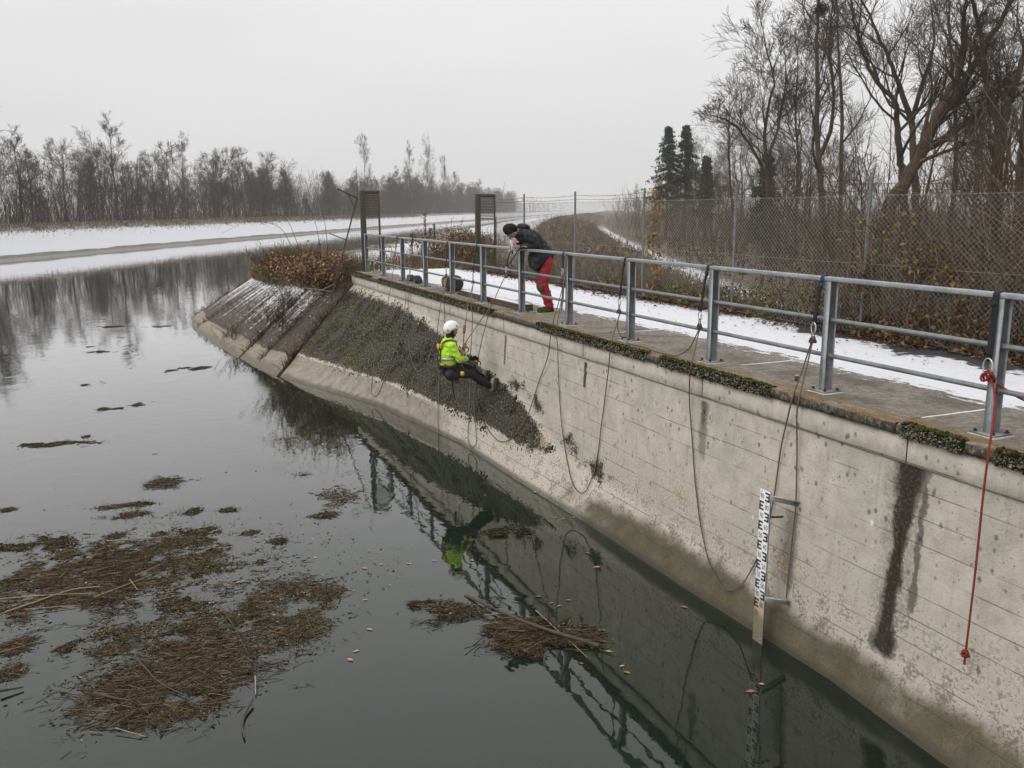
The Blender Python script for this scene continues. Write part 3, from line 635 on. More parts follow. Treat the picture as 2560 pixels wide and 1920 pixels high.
# ---- chain link fence ---------------------------------------------------------------------------
M_WIRE = simple('fence_wire', (.26, .248, .232), .6, .0, .2, 8)
M_BARB = simple('barbed_wire_rust', (.085, .055, .045), .7, .4, .3, 8)
t = NT('fence_post_paint'); v = t.geo(); f1 = t.noise(v, 12, 5, .6)
M_FPOST = t.done(t.ramp(f1, [(.3, (.115, .122, .128)), (.7, (.19, .20, .208))]), .55, .3, None, .4)
fence = empty('chain_link_fence', RF(8, 3.2, 0)); tag(fence, 'tall wire mesh fence with steel posts and barbed wire beside the forest', 'fence')
FP = [(-6.8, 3.2), (-3.8, 3.2), (-.8, 3.2), (2.2, 3.2), (5.15, 3.18), (8.11, 3.22), (10.97, 3.2), (14.04, 3.25), (17.0, 3.28), (21.2, 4.22)]
for i, (s, tq) in enumerate(FP[:-1]):
    mb = MB().tube([RF(s, tq, -.1), RF(s + .004, tq, 2.15)], .024, 12, True); mb.ball(RF(s + .004, tq, 2.15), (.026, .026, .012), 10)
    for z in (.1, 1.0, 1.9): mb.tube([RF(s, tq, z), RF(s, tq, z + .02)], .0262, 12)
    child_local(mb.build('post', M_FPOST, None, True), fence)
for (sa, ta), (sb, tb) in zip(FP[:-1], FP[1:]):
    L = math.hypot(sb - sa, tb - ta); zlo, zhi = .03, 1.93; H = zhi - zlo; w_, h_ = .078, .072; kx = w_ / h_
    P = []
    for dirn in (1, -1):
        for x0 in np.arange(-H * kx, L + H * kx, w_):
            za, zb_ = zlo, zhi
            x_at = lambda z: x0 + dirn * (z - zlo) * kx
            # clip to the bay
            zz = [zlo, zhi]
            for xb in (0.02, L - .02):
                zc = zlo + (xb - x0) / (dirn * kx)
                if zlo < zc < zhi: zz.append(zc)
            zz = sorted(z for z in zz if -1e-6 <= x_at(z) - .02 + 1e-6 and x_at(z) <= L - .02 + 1e-6)
            if len(zz) < 2 or zz[-1] - zz[0] < .04: continue
            q = []
            for z in np.linspace(zz[0], zz[-1], 5):
                x = x_at(z); sag = .018 * math.sin(x * 2.3 + z) + .010 * math.sin(x * 7 + z * 5)
                f_ = x / L; q.append(RF(sa + (sb - sa) * f_, ta + (tb - ta) * f_ - .028 + sag * .6 + dirn * .002, z + .006 * math.sin(x * 5)))
            P.append(q)
    P = np.array(P); Vf, Ff = tubes(P, np.full(P.shape[:2], .0022), 3)
    child_local(npmesh('mesh_panel', Vf, Ff, M_WIRE), fence)
    for z in (.05, 1.0, 1.92):
        q = [RF(sa + (sb - sa) * u, ta + (tb - ta) * u - .03, z - .012 * math.sin(math.pi * u)) for u in np.linspace(0, 1, 8)]
        child_local(MB().tube(q, .0026, 4).build('tension_wire', M_WIRE), fence)
    for z in (1.985, 2.075):
        mb = MB(); us_ = np.linspace(0, 1, 14)
        q = np.array([RF(sa + (sb - sa) * u, ta + (tb - ta) * u, z - .035 * math.sin(math.pi * u) * (1 if z > 2.0 else .6)) for u in us_])
        mb.tube(q, .0034, 4)
        for u in np.arange(.03, 1, .11 / L * 1.0):
            c = np.array(RF(sa + (sb - sa) * u, ta + (tb - ta) * u, z - .035 * math.sin(math.pi * u) * (1 if z > 2.0 else .6)))
            dv = RNG.normal(size=3); dv /= np.linalg.norm(dv); mb.tube([c - dv * .02, c + dv * .02], .0028, 3)
        child_local(mb.build('barbed_wire', M_BARB), fence)

# ---- gate frames at the far end ------------------------------------------------------------------
t = NT('green_gate_paint'); v = t.geo(); f1 = t.noise(v, 7, 5, .6); f2 = t.noise(v, 40, 4, .6)
M_GREEN = t.done(t.mix(t.step(t.add(f1, t.mul(f2, .3)), .62, .74), t.ramp(f2, [(.3, (.032, .045, .028)), (.7, (.055, .070, .045))]), (.075, .042, .028)), .7, .1, t.bump(f2, .2, .01), .3)
M_RUST = simple('rusty_steel', (.085, .045, .032), .85, .2, .3, 25, .2)
def gate_frame(name, s, t0, t1, z1, label, rustbeam, brace):
    g = empty(name, RF(s, t0, 0)); tag(g, label, 'gate frame', 'gate frames across the walkway')
    bx = lambda a, b, c, d, e, f: MB().box((a, c, e), (b, d, f), RFa)
    po = bx(s - .055, s + .055, t0 - .075, t0 + .075, 0, z1).build('thick_post', M_GREEN); bevel(po, .006); child_local(po, g)
    child_local(bx(s - .025, s + .025, t1 - .025, t1 + .025, 0, z1 - .002).build('thin_post', M_GREEN), g)
    be = bx(s - .04, s + .04, t0 + .078, t1 - .028, z1 - .1, z1 - .004).build('top_beam', M_RUST if rustbeam else M_GREEN); child_local(be, g)
    # welded mesh infill: each wire is real, drawn as one part
    P = [[RF(s, t0 + .075, z), RF(s, t1 - .02, z)] for z in np.arange(.12, z1 - .14, .05)] + [[RF(s, x, .1), RF(s, x, z1 - .1)] for x in np.arange(t0 + .1, t1 - .02, .05)]
    Vf, Ff = tubes(np.array(P), np.full((len(P), 2), .0022), 4); child_local(npmesh('wire_infill', Vf, Ff, M_RUST), g)
    P = [[RF(s - .012, t0 + .075, z), RF(s - .012, t1 - .02, z)] for z in np.arange(z1 - .78, z1 - .12, .046)]
    for q in P: child_local(MB().box((0, 0, 0), (0, 0, 0)).build('slat', M_RUST), g) if False else child_local(MB().tube(q, .011, 4).build('slat', M_RUST), g)
    if brace:
        child_local(MB().tube([RF(s + .02, t0 + .05, z1 - .42), RF(s + .9, t0 + .28, .95)], .02, 6).build('brace', M_GALV), g)
    return g
g1 = gate_frame('gate_frame', 21.22, .02, .50, 2.33, 'green gate frame with rusty slats standing at the end of the railing', True, False)
g2 = gate_frame('gate_frame', 21.3, 3.62, 4.18, 2.24, 'olive gate frame with a leaning brace where the wire fence ends', False, True)
# climb guard fanned out over the slope
cg = empty('climb_guard', RF(21.3, -.1, 0)); tag(cg, 'fan shaped green steel climbing guard reaching out over the sloping bank', 'fence')
bar = lambda a, b, r=.022, nm='bar', m=M_GREEN: child_local(MB().tube([RF(*a), RF(*b)], r, 8).build(nm, m), cg)
bar((21.3, -.12, 2.12), (21.3, -1.02, -.82)); bar((21.3, -.1, 2.12), (21.3, -.68, 2.38)); bar((21.3, -.38, 2.25), (21.3, -.19, 1.84), .014)
bar((21.3, -.47, .93), (21.3, -.98, 1.13), .014); bar((21.3, -.98, -.55), (21.3, -1.72, -.42), .016, 'bar', M_GALV); bar((21.3, -.85, -.32), (21.3, -1.35, -.52), .012, 'bar', M_GALV)
bar((21.3, -.1, 2.1), (21.3, -.1, 3.0), .008, 'rod')
bar((21.3, -.45, .03), (21.3, -.04, .06), .016); bar((21.3, -.45, .03), (21.3, -.45, -.4), .016); bar((21.3, -.45, -.4), (21.3, -.8, -.9), .014)
P = []
for z in np.arange(-.3, 2.05, .06): P.append([RF(21.3, -.12 - .306 * (2.12 - z), z), RF(21.3, -.06, z)])
for tq in np.arange(-.9, -.07, .06): P.append([RF(21.3, tq, -.35), RF(21.3, tq, 2.12 + (tq + .12) / .306)])
Vf, Ff = tubes(np.array(P), np.full((len(P), 2), .0018), 3); child_local(npmesh('wire_mesh', Vf, Ff, M_GREEN), cg)

# ---- water level gauge ----------------------------------------------------------------------------
t = NT('gauge_enamel'); P = t.geo(); z = t.sep(P)[2]; n1 = t.noise(P, 9, 5, .6); n2 = t.noise(P, 50, 4, .6)
gw = t.ramp(n2, [(.3, (.66, .66, .63)), (.7, (.78, .78, .76))])
gw = t.mix(t.step(t.add(z, t.mul(t.sub(n1, .5), .12)), -2.02, -2.12), gw, (.52, .40, .29))
gw = t.mix(t.step(t.add(z, t.mul(t.sub(n1, .5), .10)), -2.20, -2.27), gw, t.ramp(n2, [(.3, (.16, .13, .09)), (.7, (.34, .29, .21))]))
M_GAUGE = t.done(gw, .45, 0, None, .4)
M_BLACKP = simple('gauge_black', (.018, .018, .028), .5, 0, .2, 40)
gauge = empty('water_level_gauge', RF(2.46, -.6, WZ)); tag(gauge, 'white water level gauge with black scale marks standing in the canal at the wall', 'gauge')
GS0, GS1, GT, GZ = 2.385, 2.535, -.60, -.945          # right edge, left edge, plane, top
pl = rf_box(GS0, GS1, GT, GT + .006, -3.1, GZ).build('scale_board', M_GAUGE); bevel(pl, .001, 1); child_local(pl, gauge)
child_local(rf_box(GS0 - .003, GS0 - .0005, GT - .002, GT + .014, -3.1, GZ - .001).build('edge_rib', M_GALV), gauge)
nums = ['90', '80', '70', '60', '50', '40', '30', '20', '10', '00', '90', '80', '70']
small = {0: '4', 1: '4', 8: '4', 9: '4', 10: '3', 11: '3'}
def text_mesh(txt, size):
    cu = bpy.data.curves.new('numeral', 'FONT'); cu.body = txt; cu.size = size; cu.align_x = 'CENTER'; cu.align_y = 'CENTER'; cu.resolution_u = 3
    ob = bpy.data.objects.new('numeral', cu); COL.objects.link(ob); dg = bpy.context.evaluated_depsgraph_get()
    me = bpy.data.meshes.new_from_object(ob.evaluated_get(dg)); bpy.data.objects.remove(ob); return me
ROW = .1025; face = Matrix(((-DV[0], 0, -NV[0]), (-DV[1], 0, -NV[1]), (0, 1, 0))).to_4x4()   # text x to the right, y up, z towards the viewer
for k, nm in enumerate(nums):
    z0 = GZ - .015 - k * ROW; leftnum = k % 2 == 0
    mb = MB(); a, b = (GS0 + .003, GS0 + .068) if leftnum else (GS0 + .082, GS1 - .003)
    spine = (a, a + .018) if leftnum else (b - .018, b)
    H = .092
    mb.box((spine[0], GT - .0025, z0 - H), (spine[1], GT - .001, z0), RFa)
    tee = (spine[1], b) if leftnum else (a, spine[0])
    for j in range(3):
        zt = z0 - .0 - j * .037; full = 1. if j != 1 else .72
        x0, x1 = (tee[0], tee[0] + (tee[1] - tee[0]) * full) if leftnum else (tee[1] - (tee[1] - tee[0]) * full, tee[1])
        mb.box((x0, GT - .0025, zt - .018), (x1, GT - .001, zt), RFa)
    if k < 12: child_local(mb.build('scale_mark', M_BLACKP), gauge)
    ns = GS0 + (.112 if leftnum else .038)
    me = text_mesh(nm, .075); me.materials.append(M_BLACKP); o = bpy.data.objects.new('numeral', me); COL.objects.link(o)
    o.matrix_world = Matrix.Translation(RF(ns, GT - .0018, z0 - .052)) @ face @ Matrix.Diagonal((.75, 1, 1, 1)); o.parent = gauge; o.matrix_parent_inverse = gauge.matrix_basis.inverted()
    if k in small:
        me = text_mesh(small[k], .034); me.materials.append(M_BLACKP); o = bpy.data.objects.new('numeral', me); COL.objects.link(o)
        o.matrix_world = Matrix.Translation(RF(ns + .008, GT - .0018, z0 - .006)) @ face; o.parent = gauge; o.matrix_parent_inverse = gauge.matrix_basis.inverted()
for z in (-.97, -2.02):
    dz_ = lambda V: RFa(np.stack([V[:, 0], V[:, 1], V[:, 2] - .11 * (V[:, 1] - GT) / .35], -1))
    mb = MB(); mb.box((GS0 - .012, GT + .0, z - .055), (GS0 - .006, -.245, z), dz_); mb.box((GS0 - .05, GT + .0, z - .0055), (GS0 - .0125, -.245, z), dz_)
    child_local(mb.build('wall_bracket', simple('bracket_zinc', (.40, .40, .39), .6, .2, .15, 20)), gauge)
child_local(MB().tube([RF(GS0 + .02, GT + .007, -1.20), RF(GS0 - .01, -.54, -1.20), RF(GS0 - .015, -.44, -1.21)], .010, 6).build('anchor_bolt', M_BOLT), gauge)

# ---- ropes ----------------------------------------------------------------------------------------
def rope_mat(name, c1, c2):
    t = NT(name); v = t.geo(); f = t.noise(v, 160, 2, .5); g = t.noise(v, 6, 3, .5)
    return t.done(t.mix(t.mul(g, .5), t.ramp(f, [(.35, c1), (.65, c2)]), tuple(.8 * x for x in c1)), .85, 0, t.bump(f, .4, .003), .2)
M_ROPE = rope_mat('rope_tan', (.095, .068, .050), (.20, .155, .12)); M_ROPEG = rope_mat('rope_grey_green', (.095, .092, .072), (.23, .22, .18)); M_ROPER = rope_mat('rope_red', (.16, .018, .016), (.33, .05, .042))
ROPES = {
 'a': [(17.43, -0.07, 0.993), (17.41, -0.12, 0.635), (17.08, -0.33, -0.05), (16.77, -0.62, -0.921), (15.99, -1.07, -1.642), (15.52, -1.27, -2.03), (15.23, -1.39, -2.299), (15.08, -1.4, -2.373), (14.91, -1.35, -2.381), (14.91, -1.26, -2.25), (15.07, -1.05, -1.885), (15.42, -0.63, -1.132), (15.9, -0.32, -0.433), (15.68, -0.345, -.05), (16.01, -0.12, 0.509), (16.04, -0.07, 0.865)],
 'b': [(16.01, -0.07, 0.866), (15.96, -0.15, 0.324), (15.52, -0.345, 0.004), (15.32, -0.42, -0.766), (14.56, -0.64, -1.238), (14.08, -0.73, -1.483), (13.73, -0.76, -1.603), (13.51, -0.75, -1.627), (13.37, -0.7, -1.557), (13.32, -0.64, -1.449), (13.38, -0.5, -1.157), (13.44, -0.36, -0.864), (13.4, -0.32, -0.569), (13.13, -0.345, -0.134), (13.43, -0.15, 0.186), (13.49, -0.08, 0.39)],
 'c': [(13.46, -0.08, 0.375), (12.99, -0.335, 0.03), (12.91, -0.35, -0.138), (13.0, -0.31, -0.506), (13.06, -0.36, -0.908), (12.83, -0.51, -1.286), (12.47, -0.64, -1.635), (12.18, -0.76, -1.983), (11.96, -0.85, -2.257), (11.7, -0.93, -2.58)],
 'd': [(11.87, -0.08, 0.372), (11.52, -0.33, 0.03), (11.13, -0.5, -0.12), (10.91, -0.6, -0.2)],
 'e': [(11.89, -0.08, 0.355), (11.35, -0.335, 0.06), (11.22, -0.36, -0.201), (11.12, -0.42, -0.641), (11.41, -0.36, -1.161), (11.25, -0.42, -1.35), (10.98, -0.53, -1.739), (10.63, -0.7, -2.285), (10.47, -0.75, -2.432), (10.29, -0.76, -2.478), (10.18, -0.73, -2.416), (10.2, -0.7, -2.32), (10.49, -0.61, -2.035), (10.77, -0.52, -1.729), (10.9, -0.44, -1.391), (10.74, -0.45, -0.999)],
 'f': [(10.28, -0.08, 0.588), (10.29, -0.2, 0.36), (10.26, -0.34, 0.11), (10.4, -0.52, -0.2), (10.3, -0.84, -0.55)],
 'g': [(10.28, -0.34, 0.11), (10.33, -0.36, 0.0), (10.48, -0.38, -0.28), (10.59, -0.42, -0.585), (10.71, -0.45, -0.92)],
 'h': [(7.91, -0.08, 0.698), (7.9, -0.15, 0.457), (7.81, -0.34, -0.02), (8.0, -0.31, -0.475), (8.4, -0.29, -0.981), (8.68, -0.35, -1.569), (8.76, -0.44, -1.775), (8.86, -0.51, -1.941), (9.0, -0.56, -2.053), (9.21, -0.6, -2.129), (9.41, -0.61, -2.142), (9.64, -0.61, -2.117), (9.92, -0.6, -2.047), (10.24, -0.57, -1.945), (10.68, -0.51, -1.726)],
 'i': [(7.89, -0.08, 0.699), (7.84, -0.15, 0.461), (7.64, -0.34, -0.02), (7.64, -0.32, -.3), (7.67, -0.285, -0.849), (7.57, -0.3, -1.286), (7.47, -0.315, -1.579), (7.34, -0.325, -1.873), (7.09, -0.4, -2.034), (6.87, -0.46, -2.162), (6.66, -0.49, -2.231), (6.51, -0.48, -2.233), (6.45, -0.45, -2.188), (6.44, -0.42, -2.133), (6.45, -0.36, -2.023), (6.42, -0.32, -1.876), (6.34, -0.305, -1.519), (6.3, -0.3, -1.243), (6.25, -0.29, -0.954), (6.1, -.31, -.4), (5.98, -0.345, -.02), (6.21, -0.12, 0.243), (6.21, -0.08, 0.373)],
 'j': [(6.19, -0.08, 0.386), (6.25, -0.08, 0.286), (6.26, -0.08, 0.158), (6.25, -0.05, 0.06), (6.3, .05, .014), (6.41, 0.2, 0.012), (6.3, 0.17, 0.012), (6.09, 0.04, 0.012), (5.93, -0.13, 0.012), (5.73, -0.18, 0.012), (5.45, -0.16, 0.012), (5.1, -0.21, 0.012), (4.92, -0.2, 0.012), (4.71, -0.22, 0.019), (4.59, -0.2, 0.046), (4.51, -0.18, 0.091), (4.43, -0.16, 0.162), (4.38, -0.12, 0.295), (4.36, -0.09, 0.39)],
 'k': [(4.35, -0.08, 0.399), (4.34, -0.12, 0.3), (4.14, -0.33, 0.02), (4.15, -0.345, -0.095), (4.22, -0.29, -0.441), (4.13, -0.29, -0.936), (4.04, -0.3, -1.342), (3.88, -0.32, -1.801), (3.71, -0.34, -2.113), (3.56, -0.39, -2.205), (3.42, -0.42, -2.267), (3.3, -0.44, -2.307), (3.21, -0.44, -2.322), (3.1, -0.43, -2.291), (3.04, -0.4, -2.237), (3.0, -0.37, -2.179), (2.92, -0.335, -1.992), (2.88, -0.32, -1.89), (2.76, -0.31, -1.573), (2.71, -0.3, -1.293), (2.68, -0.295, -1.085), (2.63, -0.29, -0.606), (2.5, -0.335, -0.222), (2.45, -0.335, -0.03), (2.54, -0.14, 0.26), (2.52, -0.08, 0.487)],
 'l': [(2.51, -0.08, 0.489), (2.45, -0.2, 0.2), (2.36, -0.335, -0.02), (2.37, -0.345, -0.193), (2.40, -0.29, -0.564), (2.36, -0.30, -1.083), (2.36, -0.305, -1.282), (2.37, -0.32, -1.681), (2.38, -0.33, -2.091)],
}
RL = {'a': ('grey green rope hanging in the longest loop down the lichen slope', M_ROPEG), 'b': ('grey green rope looped on the slope just behind the hanging worker', M_ROPEG), 'c': ('thin rope running down behind the worker into the water', M_ROPEG),
      'd': ('short rope from the railing sling to the lanyard above the worker', M_ROPEG), 'e': ('rope hanging in a narrow deep loop under the worker near the waterline', M_ROPEG), 'f': ('doubled rope running from the forked sling to the device at the chest of the worker', M_ROPEG),
      'g': ('rope held by the hand clamp of the worker below the forked sling', M_ROPEG), 'h': ('brown rope swinging from the blue sling back toward the worker', M_ROPE), 'i': ('brown rope hanging in a wide loop on the bare wall between two railing posts', M_ROPE),
      'j': ('brown rope lying curled on the walkway edge around a railing post', M_ROPE), 'k': ('brown rope drooping from the railing to behind the water level gauge', M_ROPE), 'l': ('straight brown rope hanging down the wall beside the water level gauge', M_ROPE)}
for k_, pts in ROPES.items():
    P_ = catmull(np.array(pts), 6); lab, m_ = RL[k_]
    o = MB().tube(RFa(P_), .0078, 6).build('rope', m_, None, True); tag(o, lab, 'rope', 'ropes hanging from the railing')
def knot(c, r=.024, mat=M_ROPE, rr=.008):
    "figure of eight knot: a tight looping tube"
    u = np.linspace(0, 2 * math.pi, 40); q = np.stack([(2 + np.cos(2 * u)) * np.cos(3 * u) * .5, (2 + np.cos(2 * u)) * np.sin(3 * u) * .35, np.sin(4 * u) * 1.0], -1) * r
    return MB().tube(RFa(q + np.array(c)), rr, 6, False, None, True)
M_WEB = simple('webbing_black', (.016, .016, .018), .85, 0, .3, 60, .2); M_WEBB = simple('webbing_blue', (.018, .045, .13), .85, 0, .3, 60, .2); M_ALU = simple('carabiner_alloy', (.55, .57, .55), .35, .8, .1, 30); M_ALUD = simple('carabiner_dark', (.16, .17, .16), .4, .7, .1, 30)
def carabiner(c, h=.12, w=.068, mat=M_ALU):
    a = np.linspace(0, 2 * math.pi, 22)[:-1]; q = np.stack([np.cos(a) * w / 2 * (1 + .12 * np.sin(a)), 0 * a, np.sin(a) * h / 2], -1)
    mb = MB().tube(RFa(q + np.array(c)), .0062, 7, False, None, True); mb.tube([RF(c[0] - w / 2, c[1], c[2] - .012), RF(c[0] - w / 2, c[1], c[2] + .03)], .0095, 8); return mb
def sling(s, end, label, mat=M_WEB, low=None, width=.038, knotmat=M_ROPE, twin=None, big=1., cmat=M_ALU):
    g = empty('webbing_sling', RF(s, 0, 1.1)); tag(g, label, 'sling', 'slings tied round the railing')
    es, et, ez = end; mid = ((s + es) / 2, -.062, (1.06 + ez) / 2 + .1)
    P_ = [(s + .05, .05, 1.04), (s + .04, .048, 1.10), (s + .03, .02, 1.118), (s + .01, -.02, 1.119), (s, -.05, 1.105), (s - .002, -.055, 1.06), mid, (es, et, ez)]
    P_ = catmull(np.array(P_), 5)
    if low is None:
        child_local(MB().ribbon(RFa(P_), (DV[0], DV[1], 0), width, .007).build('strap', mat), g)
    else:
        cut = int(len(P_) * .72)
        child_local(MB().ribbon(RFa(P_[:cut + 1]), (DV[0], DV[1], 0), width, .007).build('strap', mat), g); child_local(MB().ribbon(RFa(P_[cut:]), (DV[0], DV[1], 0), width * 1.25, .009).build('sewn_end', low), g)
    child_local(MB().box((s - .022, -.062, 1.0), (s + .03, -.05, 1.05), RFa).ribbon(RFa([(s - .02, -.056, 1.03), (s + .025, -.058, 1.02), (s + .05, -.045, 1.035)]), (0, 0, 1), .03, .006).build('hitch', mat), g)
    if twin: child_local(MB().ribbon(RFa(catmull(np.array([(twin, .045, 1.1), (twin, -.02, 1.119), (twin, -.055, 1.09), ((twin + es) / 2, -.06, (1.08 + ez) / 2), (es, et, ez)]), 5)), (DV[0], DV[1], 0), width, .007).build('strap', mat), g)
    c = (es, et - .004, ez - .045 * big); child_local(carabiner(c, .11 * big, .06 * big, cmat).build('carabiner', cmat, None, True), g)
    if knotmat is not None:
        child_local(knot((es, et - .004, ez - .16 * big), .026, knotmat).build('knot', knotmat, None, True), g)
        a = np.linspace(0, 2 * math.pi, 15)[:-1]; q = np.stack([es + .017 * np.cos(a), et - .004 + 0 * a, ez - .115 * big + .045 * np.sin(a)], -1)
        child_local(MB().tube(RFa(q), .0062, 6, False, None, True).build('rope_eye', knotmat, None, True), g)
    return g
sling(.62, (.60, -.085, .60), 'thick black sling with steel carabiner holding the red rope', M_WEB, None, .052, None, None, 1.3)
sling(2.47, (2.50, -.085, .66), 'blue and black sling on the railing above the water level gauge', M_WEBB, M_WEB)
sling(4.30, (4.36, -.085, .57), 'black sling at the post where the drooping brown rope starts', M_WEB)
sling(6.16, (6.22, -.085, .55), 'black sling above the brown rope curled on the walkway', M_WEB)
sling(8.02, (7.96, -.085, .86), 'blue sling on the railing to the right of the man in red trousers', M_WEBB, M_WEB, .03)
sling(9.98, (10.2, -.085, .76), 'forked black sling spread below the hands of the leaning man', M_WEB, None, .034, M_ROPEG, 9.72)
sling(11.76, (11.88, -.085, .54), 'long thin black sling over the worker beside a steel post', M_WEB, None, .032, M_ROPEG)
sling(13.5, (13.5, -.085, .56), 'knotted black sling behind the yellow bag', M_WEB, None, .042, M_ROPEG)
for s, lab in ((17.42, 'dark rope hitch nearest the far end of the railing'), (16.05, 'dark rope hitch on the railing over the black sack')):
    g = empty('rope_hitch', RF(s, 0, 1.1)); tag(g, lab, 'rope', 'rope hitches on the railing')
    m_ = rope_mat('hitch_green', (.03, .04, .03), (.07, .085, .065))
    for k_ in range(4):
        a = np.linspace(0, 2 * math.pi, 17)[:-1]; q = np.stack([s - .04 + k_ * .022 + .01 * np.sin(a), .056 * np.cos(a), 1.092 + .034 * np.sin(a)], -1)
        child_local(MB().tube(RFa(q), .0085, 6, False, None, True).build('turn', m_, None, True), g)
    child_local(MB().tube(RFa(catmull(np.array([(s, -.06, 1.08), (s + .03, -.075, .93), (s + .0, -.08, .80), (s - .04, -.08, .86), (s - .02, -.07, 1.0)]), 6)), .0065, 6).build('loop', m_, None, True), g)
# blue sling partner: coil of thin green cord at the same post
g = empty('cord_bundle', RF(7.86, -.08, .9)); tag(g, 'grey cord bundle knotted beside the blue sling at the railing post', 'rope')
for k_ in range(5):
    P_ = catmull(np.array([(7.86 + .02 * k_, -.055, 1.1), (7.87 + .015 * math.sin(k_), -.07, .96), (7.9 + .02 * math.cos(k_ * 2), -.085, .82), (7.93 - .01 * k_, -.085, .70)]), 5)
    child_local(MB().tube(RFa(P_), .006, 5).build('strand', M_ROPEG, None, True), g)
for k_ in range(2): child_local(MB().tube(RFa(catmull(np.array([(7.92, -.085, .70), (7.95 - .05 * k_, -.1, .45), (7.97 - .02 * k_, -.1, .22), (7.92 - .03 * k_, -.1, .46), (7.91, -.085, .70)]), 6)), .005, 5).build('loose_loop', M_ROPEG, None, True), g)
# red rope with its knots
rr = empty('red_rope', RF(.5, -.1, .5)); tag(rr, 'red rope hanging free with a knot near its lower end', 'rope')
P_ = [(.575, -.09, .47), (.50, -.13, .40), (.40, -.22, .24), (.31, -.36, .0), (.28, -.41, -.36), (.255, -.44, -.904), (.25, -.455, -1.418), (.25, -.46, -1.69)]
child_local(MB().tube(RFa(catmull(np.array(P_), 8)), .0085, 8).build('hanging_strand', M_ROPER, None, True), rr)
child_local(MB().tube(RFa(catmull(np.array([(.585, -.09, .46), (.52, .02, .38), (.47, .10, .32), (.40, .2, .26), (.25, .35, .15), (-.3, .7, .02), (-1.5, .8, .012)]), 8)), .0085, 8).build('side_strand', M_ROPER, None, True), rr)
child_local(knot((.585, -.095, .475), .036, M_ROPER, .0095).build('upper_knot', M_ROPER, None, True), rr); child_local(knot((.25, -.458, -1.60), .02, M_ROPER, .0092).build('end_knot', M_ROPER, None, True), rr)

# ---- things lying on the walkway --------------------------------------------------------------------
def planks():
    m1 = NT('plank_wood'); v = m1.coord(); f = m1.noise(m1.map(v, (1, 14, 14)), 2, 5, .6); m1.done(m1.ramp(f, [(.3, (.055, .036, .027)), (.7, (.125, .088, .066))]), .8, 0, m1.bump(f, .3, .01), .2)
    msn = simple('plank_snow', (.74, .75, .78), .95, 0, .06, 20)
    labs = ['lower dark wooden plank of the pair lying along the railing', 'upper dark wooden plank dusted with snow lying along the railing']
    for k_ in range(2):
        o = empty('plank', RF(11.6, .2, .02 + .05 * k_)); tag(o, labs[k_], 'plank', 'planks on the walkway')
        ds = .04 * k_
        b = MB().box((9.95 + ds, .10 + .012 * k_, .004 + .05 * k_), (13.3 - ds, .33 + .012 * k_, .050 + .05 * k_), RFa).build('board', m1.m); bevel(b, .004); child_local(b, o)
        if k_ == 1: child_local(MB().box((10.02, .135, .1005), (13.2, .335, .106), RFa).build('snow_layer', msn), o)
planks()
M_YEL = simple('bag_yellow', (.40, .26, .055), .6, 0, .2, 25, .2); M_BLK = simple('bag_black', (.022, .022, .024), .7, 0, .3, 25, .2)
bag = empty('rope_bag', RF(14.25, .32, .02)); tag(bag, 'yellow and black cylindrical rope bag lying on the walkway', 'bag')
mb = MB(); ss = np.linspace(14.02, 14.72, 12); a = np.linspace(0, 2 * math.pi, 25)[:-1]
R_ = lambda s: .175 * (1 - .55 * max(0, (s - 14.4) / .35) ** 1.6) * (1 + .02 * math.sin(s * 40))
Vb = [RF(s, .30 + R_(s) * math.cos(x), .178 * (.6 + .4 * R_(s) / .175) + R_(s) * math.sin(x) * (.96 + .05 * math.sin(3 * x + s * 9))) for s in ss for x in a]
Fb = [[i * 24 + j, i * 24 + (j + 1) % 24, (i + 1) * 24 + (j + 1) % 24, (i + 1) * 24 + j] for i in range(11) for j in range(24)]
child_local(npmesh('body', Vb, Fb, M_YEL, None, True), bag)
mb = MB(); Vc = [RF(s, .30 + r * math.cos(x), .178 + r * math.sin(x)) for s, r in ((14.16, .180), (14.0, .182), (13.985, .165), (13.975, .08), (13.974, .001)) for x in a]
child_local(npmesh('end_cap', Vc, [[i * 24 + j, i * 24 + (j + 1) % 24, (i + 1) * 24 + (j + 1) % 24, (i + 1) * 24 + j] for i in range(4) for j in range(24)], M_BLK, None, True), bag)
for x0, x1, sa, sb in ((2.4, 2.6, 14.14, 14.72), (3.6, 3.75, 14.14, 14.6), (2.4, 3.7, 14.34, 14.36)):
    q = [RF(sa + (sb - sa) * u, .30 + (R_(sa + (sb - sa) * u) + .004) * math.cos(x0 + (x1 - x0) * u), .178 * (.6 + .4 * R_(sa + (sb - sa) * u) / .175) + (R_(sa + (sb - sa) * u) + .004) * math.sin(x0 + (x1 - x0) * u)) for u in np.linspace(0, 1, 10)]
    child_local(MB().tube(q, .014, 6).build('strap', M_BLK, None, True), bag)
child_local(MB().ball(RF(14.74, .30, .12), (.05, .05, .06), 10).build('drawstring_end', M_BLK, None, True), bag)
sk = empty('black_sack', RF(16.6, .2, 0)); tag(sk, 'small slumped black sack with raised flap near the far end of the walkway', 'bag')
mb = MB(); Vs = []; 
for i, (h_, r_, off) in enumerate(((0, .14, 0), (.05, .16, 0), (.12, .14, .01), (.17, .10, .03), (.18, .03, .04))):
    for x in a: Vs.append(RF(16.62 + off + r_ * 1.1 * math.cos(x) * (1 + .1 * math.sin(3 * x + i)), .22 + r_ * .7 * math.sin(x), h_ + .01 * math.sin(4 * x)))
child_local(npmesh('body', Vs, [[i * 24 + j, i * 24 + (j + 1) % 24, (i + 1) * 24 + (j + 1) % 24, (i + 1) * 24 + j] for i in range(4) for j in range(24)], M_BLK, None, True), sk)
q = [RF(16.98 - .0 + .16 * u, .17, .02 + .26 * u - .12 * u * u * u) for u in np.linspace(0, 1, 7)]
